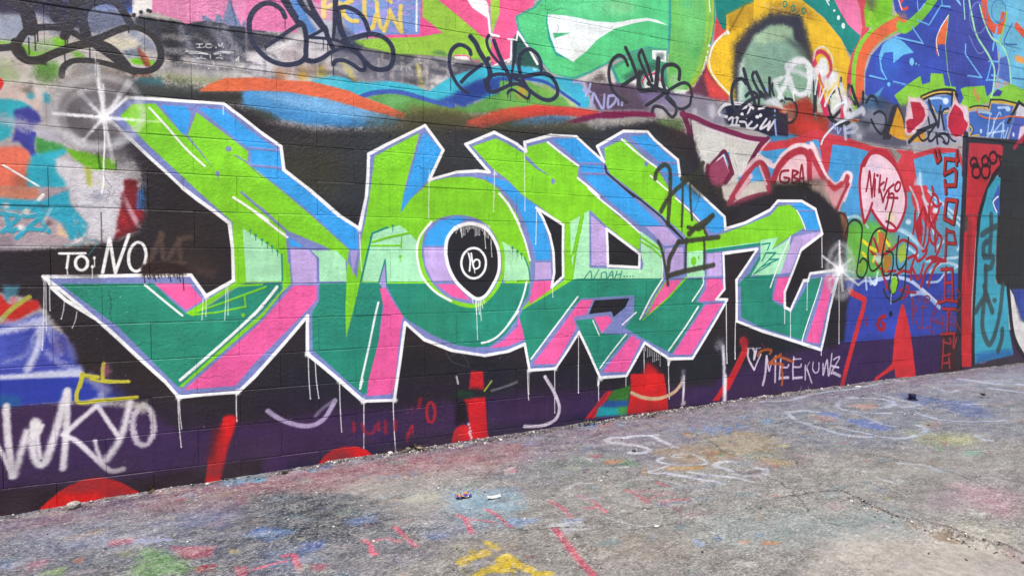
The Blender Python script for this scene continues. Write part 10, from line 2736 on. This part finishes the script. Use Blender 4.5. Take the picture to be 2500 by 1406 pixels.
# ------------------------------------------------------------------ stones, litter and weeds
def rock(name, size, seed, mat, parent=None, sub=2):
    bm = bmesh.new(); bmesh.ops.create_icosphere(bm, subdivisions=sub, radius=1)
    r = random.Random(seed); ax = [Vector((r.gauss(0, 1), r.gauss(0, 1), r.gauss(0, 1))).normalized() for _ in range(9)]
    cut = [r.uniform(.6, .95) for _ in ax]
    for v in bm.verts:
        for a, k in zip(ax, cut):
            d = v.co.dot(a)
            if d > k: v.co -= a * (d - k) * .9
        v.co *= 1 + r.gauss(0, .02)
        v.co = Vector((v.co.x * size[0], v.co.y * size[1], v.co.z * size[2]))
    return from_bm(name, bm, parent, mat, False)
def speckled(name, c0, c1, rough=.85, scale=60):
    m, nt, b = new_mat(name, rough, spec=.25)
    g = nd(nt, 'ShaderNodeNewGeometry').outputs['Position']
    n = noise_tex(nt, g, scale, 4, .65)
    nt.links.new(mix(nt, ramp(nt, n, [(.35, 0.), (.65, 1.)]), c0, c1), b.inputs['Base Color'])
    bp = nd(nt, 'ShaderNodeBump', i_Strength=.5, i_Distance=.003); nt.links.new(n, bp.inputs['Height']); nt.links.new(bp.outputs[0], b.inputs['Normal'])
    return m
M_stone = speckled('grey stone', (.20, .175, .16), (.42, .385, .36), scale=90)
M_dark = speckled('dark grit', (.03, .028, .028), (.10, .09, .085))
M_pale = speckled('pale pebble', (.45, .42, .38), (.68, .65, .6))
M_leaf = speckled('dry leaf', (.10, .065, .04), (.28, .20, .13), scale=40)
M_leaf2 = speckled('pale dry leaf', (.26, .21, .15), (.5, .44, .34), scale=40)
M_twig = speckled('twig', (.05, .035, .025), (.14, .10, .075))
M_white = speckled('white paper', (.66, .67, .66), (.8, .8, .79), .6, 30)
M_green = speckled('weed green', (.03, .06, .015), (.09, .14, .03), .6, 50)
M_navy = speckled('navy plastic', (.012, .013, .035), (.02, .022, .055), .35, 30)
M_black = speckled('black lump', (.012, .012, .014), (.04, .038, .04))

s = rock('stone', (.036, .026, .023), 3, M_stone); s.location = (-.764, -.062, gz(-.764, -.062) + .016); s.rotation_euler = (.1, .05, .4)
tag(s, 'rounded grey stone at the foot of the wall under the largest red half disc', 'stone')
s = rock('lump', (.020, .012, .010), 8, M_black); s.location = (.265, -.07, gz(.265, -.07) + .007)
tag(s, 'small black lump lying against the foot of the purple wall', 'debris')
for n, (x, y, sz, sd, mt, lb) in enumerate(((2.27, -.728, .016, 12, M_dark, 'dark pebble at the lower end of the white painted letter S on the ground'), (1.635, -.1, .017, 15, M_pale, 'pale pebble at the wall foot right of the upright red bars'),
        (2.78, -2.124, .009, 21, M_pale, 'white pebble under the start of the broken concrete lip'), (2.769, -2.29, .008, 23, M_pale, 'left white pebble of the pair in the brown sand below the broken lip'), (2.808, -2.305, .008, 25, M_pale, 'right white pebble of the pair in the brown sand below the broken lip'))):
    s = rock('pebble', (sz, sz * .75, sz * .6), sd, mt, sub=1); s.location = (x, y, gz(x, y) + sz * .35); s.rotation_euler = (0, 0, n)
    tag(s, lb, 'pebble', 'loose pebbles on the ground')

def leaf_bm(L, W, curl, seed):
    bm = bmesh.new(); r = random.Random(seed); rows = []
    for i in range(7):
        t = i / 6; w = W * math.sin(math.pi * (t * .92 + .04)) * (1 - .2 * t)
        row = []
        for k in (-1, 0, 1):
            x = L * (t - .5); y = k * w
            row.append(bm.verts.new((x, y + r.gauss(0, W * .06), curl * (abs(k) * .6 * w + L * .8 * (t - .5) ** 2) + r.gauss(0, W * .05))))
        rows.append(row)
    for a, c in zip(rows[:-1], rows[1:]):
        for k in range(2): bm.faces.new((a[k], a[k + 1], c[k + 1], c[k]))
    bmesh.ops.solidify(bm, geom=bm.faces[:], thickness=.0008)
    return bm
def stick_bm(p, r0, r1, n=5):
    bm = bmesh.new(); p = [Vector(q) for q in p]; rings = []
    for i, q in enumerate(p):
        d = (p[min(i + 1, len(p) - 1)] - p[max(i - 1, 0)]).normalized(); u = d.orthogonal().normalized(); v = d.cross(u)
        rad = r0 + (r1 - r0) * i / (len(p) - 1)
        rings.append([bm.verts.new(q + (u * math.cos(2 * math.pi * k / n) + v * math.sin(2 * math.pi * k / n)) * rad) for k in range(n)])
    for a, c in zip(rings[:-1], rings[1:]):
        for k in range(n): bm.faces.new((a[k], a[(k + 1) % n], c[(k + 1) % n], c[k]))
    bm.faces.new(rings[0][::-1]); bm.faces.new(rings[-1])
    bmesh.ops.recalc_face_normals(bm, faces=bm.faces); return bm

def dry_leaf(x, y, L, rz, seed, label, mat=M_leaf, tilt=.25):
    t = empty('dry_leaf', (x, y, gz(x, y) + .004), rz); tag(t, label, 'leaf', 'dry leaves on the ground')
    a = from_bm('blade', leaf_bm(L, L * .3, 1.3, seed), t, mat); a.rotation_euler = (tilt, .1, 0); a.location = (0, 0, L * .14)
    from_bm('stalk', stick_bm([(L * .42, 0, L * .28), (L * .6, .003, L * .22), (L * .75, .006, L * .05)], .0014, .0008), t, M_twig)
dry_leaf(-.43, -.035, .055, 1.0, 31, 'curled brown leaf stood against the wall right of the largest red half disc', tilt=1.0)
dry_leaf(5.677, -.869, .075, .3, 37, 'dark dry leaf on the far ground near the right edge', M_twig)
s = from_bm('paper_scrap', leaf_bm(.045, .008, .5, 4), None, M_white); s.location = (-.50, -.05, gz(-.5, -.05) + .004); s.rotation_euler = (0, 0, .1)
tag(s, 'tiny white paper scrap beside the curled brown leaf at the wall', 'litter')
# heap of leaves and twigs swept against the wall
t = empty('leaf_heap', (1.05, -.03, gz(1.05, -.03))); tag(t, 'small heap of dry leaves and twigs swept against the wall right of two white drips', 'leaf heap')
r = random.Random(77)
for i in range(13):
    x = r.gauss(.01, .045); a = from_bm('leaf', leaf_bm(r.uniform(.03, .06), r.uniform(.008, .014), r.uniform(.6, 1.8), 100 + i), t, (M_leaf, M_leaf2, M_leaf2, M_dark)[i % 4])
    a.location = (x, r.uniform(-.03, .012), .006 + max(0, .03 - abs(x) * .5) * r.random()); a.rotation_euler = (r.uniform(-.9, .9), r.uniform(-.7, .7), r.uniform(0, 6.3))
for i in range(6):
    q = Vector((r.gauss(0, .06), r.uniform(-.03, .005), .006)); d = Vector((r.gauss(0, .05), r.gauss(0, .015), r.uniform(0, .02)))
    from_bm('twig', stick_bm([q, q + d * .5 + Vector((0, 0, .004)), q + d], .002, .001), t, M_twig)
# crumpled sweet wrapper
mw, nt, b = new_mat('printed foil', .35, spec=.5)
g = nd(nt, 'ShaderNodeTexCoord').outputs['Object']
vv = nd(nt, 'ShaderNodeTexVoronoi', i_Scale=70.0); nt.links.new(g, vv.inputs['Vector'])
sx = nd(nt, 'ShaderNodeSeparateXYZ'); nt.links.new(vv.outputs['Color'], sx.inputs[0])
rm = nt.nodes.new('ShaderNodeValToRGB'); rm.color_ramp.interpolation = 'CONSTANT'
for e, (p, c) in zip([rm.color_ramp.elements[0], rm.color_ramp.elements[1]] + [rm.color_ramp.elements.new(.5) for _ in range(3)], ((0, (.05, .06, .28)), (.3, (.62, .33, .03)), (.62, (.45, .04, .07)), (.8, (.7, .68, .7)), (.9, (.05, .06, .28)))):
    pass
for p, c in ((0.0, (.05, .06, .28)), ):
    rm.color_ramp.elements[0].color = (*c, 1)
els = sorted(rm.color_ramp.elements, key=lambda e: e.position)
for e, (p, c) in zip(list(rm.color_ramp.elements), ((0, (.05, .06, .28)), (.28, (.62, .33, .03)), (.6, (.45, .04, .07)), (.75, (.05, .06, .28)), (.88, (.7, .68, .7)))):
    e.position = p; e.color = (*c, 1)
nt.links.new(sx.outputs[0], rm.inputs[0]); nt.links.new(rm.outputs[0], b.inputs['Base Color'])
bm = bmesh.new(); r = random.Random(9); grid = [[bm.verts.new(((i / 12 - .5) * .082 + r.gauss(0, .001), (j / 7 - .5) * (.045 - .018 * (i > 9)) + r.gauss(0, .001), .004 + .010 * math.sin(i * 1.3 + j) * math.sin(j * 1.7) + abs(r.gauss(0, .004)))) for j in range(8)] for i in range(13)]
for i in range(12):
    for j in range(7): bm.faces.new((grid[i][j], grid[i + 1][j], grid[i + 1][j + 1], grid[i][j + 1]))
s = from_bm('sweet_wrapper', bm, None, mw); s.location = (1.07, -.92, gz(1.07, -.92) + .006); s.rotation_euler = (0, 0, -.15)
tag(s, 'crumpled orange blue and red sweet wrapper lying on the concrete', 'wrapper')
# folded paper strip
bm = bmesh.new(); prof = [(-.037, .002), (-.034, .011), (-.012, .0065), (.012, .0068), (.035, .011), (.037, .0125)]
ra = [[bm.verts.new((x, k * .011 + .003 * x / .037 * 0 + (-.004 if x < -.035 else 0), z + (.003 if k > 0 else 0))) for k in (-1, 1)] for x, z in prof]
for a, c in zip(ra[:-1], ra[1:]): bm.faces.new((a[0], c[0], c[1], a[1]))
bmesh.ops.solidify(bm, geom=bm.faces[:], thickness=.0012)
s = from_bm('paper_strip', bm, None, M_white); s.location = (1.196, -1.019, gz(1.196, -1.019) + .002); s.rotation_euler = (.15, 0, -.12)
tag(s, 'white folded paper strip right of the colourful sweet wrapper', 'litter')
# dark bottle cap standing on its rim
t = empty('spray_cap', (5.105, -.65, gz(5.105, -.65))); tag(t, 'dark blue hat shaped plastic cap standing on the blue painted ground', 'cap')
def lathe(pr, n=20):
    bm = bmesh.new(); rings = [[bm.verts.new((r_ * math.cos(2 * math.pi * k / n), r_ * math.sin(2 * math.pi * k / n), z)) for k in range(n)] for r_, z in pr]
    for a, c in zip(rings[:-1], rings[1:]):
        for k in range(n): bm.faces.new((a[k], a[(k + 1) % n], c[(k + 1) % n], c[k]))
    bm.faces.new(rings[0][::-1]); bm.faces.new(rings[-1]); return bm
from_bm('brim', lathe([(.040, 0), (.042, .003), (.040, .006), (.026, .007)]), t, M_navy, True)
from_bm('crown', lathe([(.026, .006), (.027, .030), (.029, .044), (.027, .047), (.020, .047)]), t, M_navy, True)
# cigarette end
t = empty('cigarette_end', (5.165, -.13, gz(5.165, -.13) + .006), -.5); tag(t, 'white cigarette end at the foot of the wall right of the slanting red stripe', 'cigarette end')
a = from_bm('paper_tube', stick_bm([(-.03, 0, 0), (.0, 0, .001), (.02, 0, 0)], .0065, .006, 8), t, M_white, True)
a = from_bm('filter', stick_bm([(.0205, 0, 0), (.034, 0, 0)], .006, .0058, 8), t, M_leaf2, True)
for x, y, L, rz, lb in ((.576, -.775, .013, .2, 'tiny white paper scrap on the dark blue stained ground'), (1.78, -1.493, .022, .5, 'white scrap beside crossed twigs on the grey concrete'), (1.716, -1.666, .03, .15, 'pale flat scrap beside the hairline crack in the concrete')):
    s = from_bm('paper_scrap', leaf_bm(L, L * .35, .6, int(L * 1e4)), None, M_white); s.location = (x, y, gz(x, y) + .003); s.rotation_euler = (.1, 0, rz); tag(s, lb, 'litter')
for x, y, L, rz, lb in ((1.80, -1.485, .05, -.5, 'short brown twig beside the white scrap on the grey concrete'), (2.561, -2.335, .017, .2, 'short black twig lying alone on the bare sandy patch'), (2.64, -2.43, .012, 1.2, 'tiny dark twig at the bottom right of the sandy patch'), (4.46, -.366, .05, .2, 'dark twig on the ground beyond the white swirls')):
    s = from_bm('twig', stick_bm([(-L / 2, 0, 0), (-L / 6, L * .06, .002), (L / 6, -L * .03, .003), (L / 2, L * .05, 0)], .0028, .0016), None, M_twig)
    s.location = (x, y, gz(x, y) + .002); s.rotation_euler = (0, 0, rz); tag(s, lb, 'twig', 'twigs on the ground')
# weeds in the joint between wall and ground
for wx, wy, n, sz, sd, lb in ((2.343, -.075, 16, .055, 1, 'small green weed at the wall foot below the slanting red stripe'), (2.86, -.12, 12, .05, 2, 'small green weed in front of the broad red patch at the wall foot')):
    t = empty('weed', (wx, wy, gz(wx, wy))); tag(t, lb, 'weed', 'weeds along the wall foot'); r = random.Random(sd)
    for i in range(n):
        a = from_bm('leaf', leaf_bm(sz * r.uniform(.5, 1.1), sz * r.uniform(.05, .12), .8, 300 + i + sd * 50), t, M_green if i % 4 else M_leaf2)
        an = r.uniform(0, 6.3); rad = r.uniform(.004, .05); a.location = (math.cos(an) * rad * 1.3, math.sin(an) * rad * .5, .012 + r.random() * .012); a.rotation_euler = (r.uniform(-.4, .4), r.uniform(-.9, .1), an)
    for i in range(4):
        an = r.uniform(0, 6.3); from_bm('stem', stick_bm([(0, 0, 0), (math.cos(an) * .02, math.sin(an) * .012, .015), (math.cos(an) * .045, math.sin(an) * .02, .018)], .0016, .0009), t, M_twig)
# grit along the wall foot and scattered over the concrete
for name, mat, cnt, seed in (('dark_gravel', M_dark, 1500, 1), ('pale_gravel', M_pale, 420, 2), ('sandy_gravel', M_stone, 1100, 3)):
    bm = bmesh.new(); r = random.Random(seed)
    for i in range(cnt):
        if r.random() < .7: x, y = r.choice((r.uniform(-1.4, 8.6), r.gauss(2.75, .25), r.gauss(1.2, .35), r.gauss(4.1, .5))), -abs(r.gauss(0, .045)) - .006
        elif r.random() < .12:
            k = r.randrange(4, len(LIP) - 3); x, y = LIP[k][0] - abs(r.gauss(.02, .05)), LIP[k][1] + r.uniform(-.05, .05)
        else: x, y = r.uniform(-.9, 6.0), -abs(r.gauss(0, 1.2))
        q = r.uniform(.0018, .0055) * (1.5 if r.random() < .08 else 1) * (r.uniform(1.4, 2.6) if y > -.12 and r.random() < .10 else 1)
        k = len(bm.verts); bmesh.ops.create_icosphere(bm, subdivisions=1, radius=q, matrix=Matrix.Translation((x, y, gz(x, y) + q * .25)) @ Matrix.Diagonal((r.uniform(.8, 1.5), r.uniform(.7, 1.2), r.uniform(.5, .9), 1)))
    o = from_bm(name, bm, None, mat); tag(o, kind='stuff')
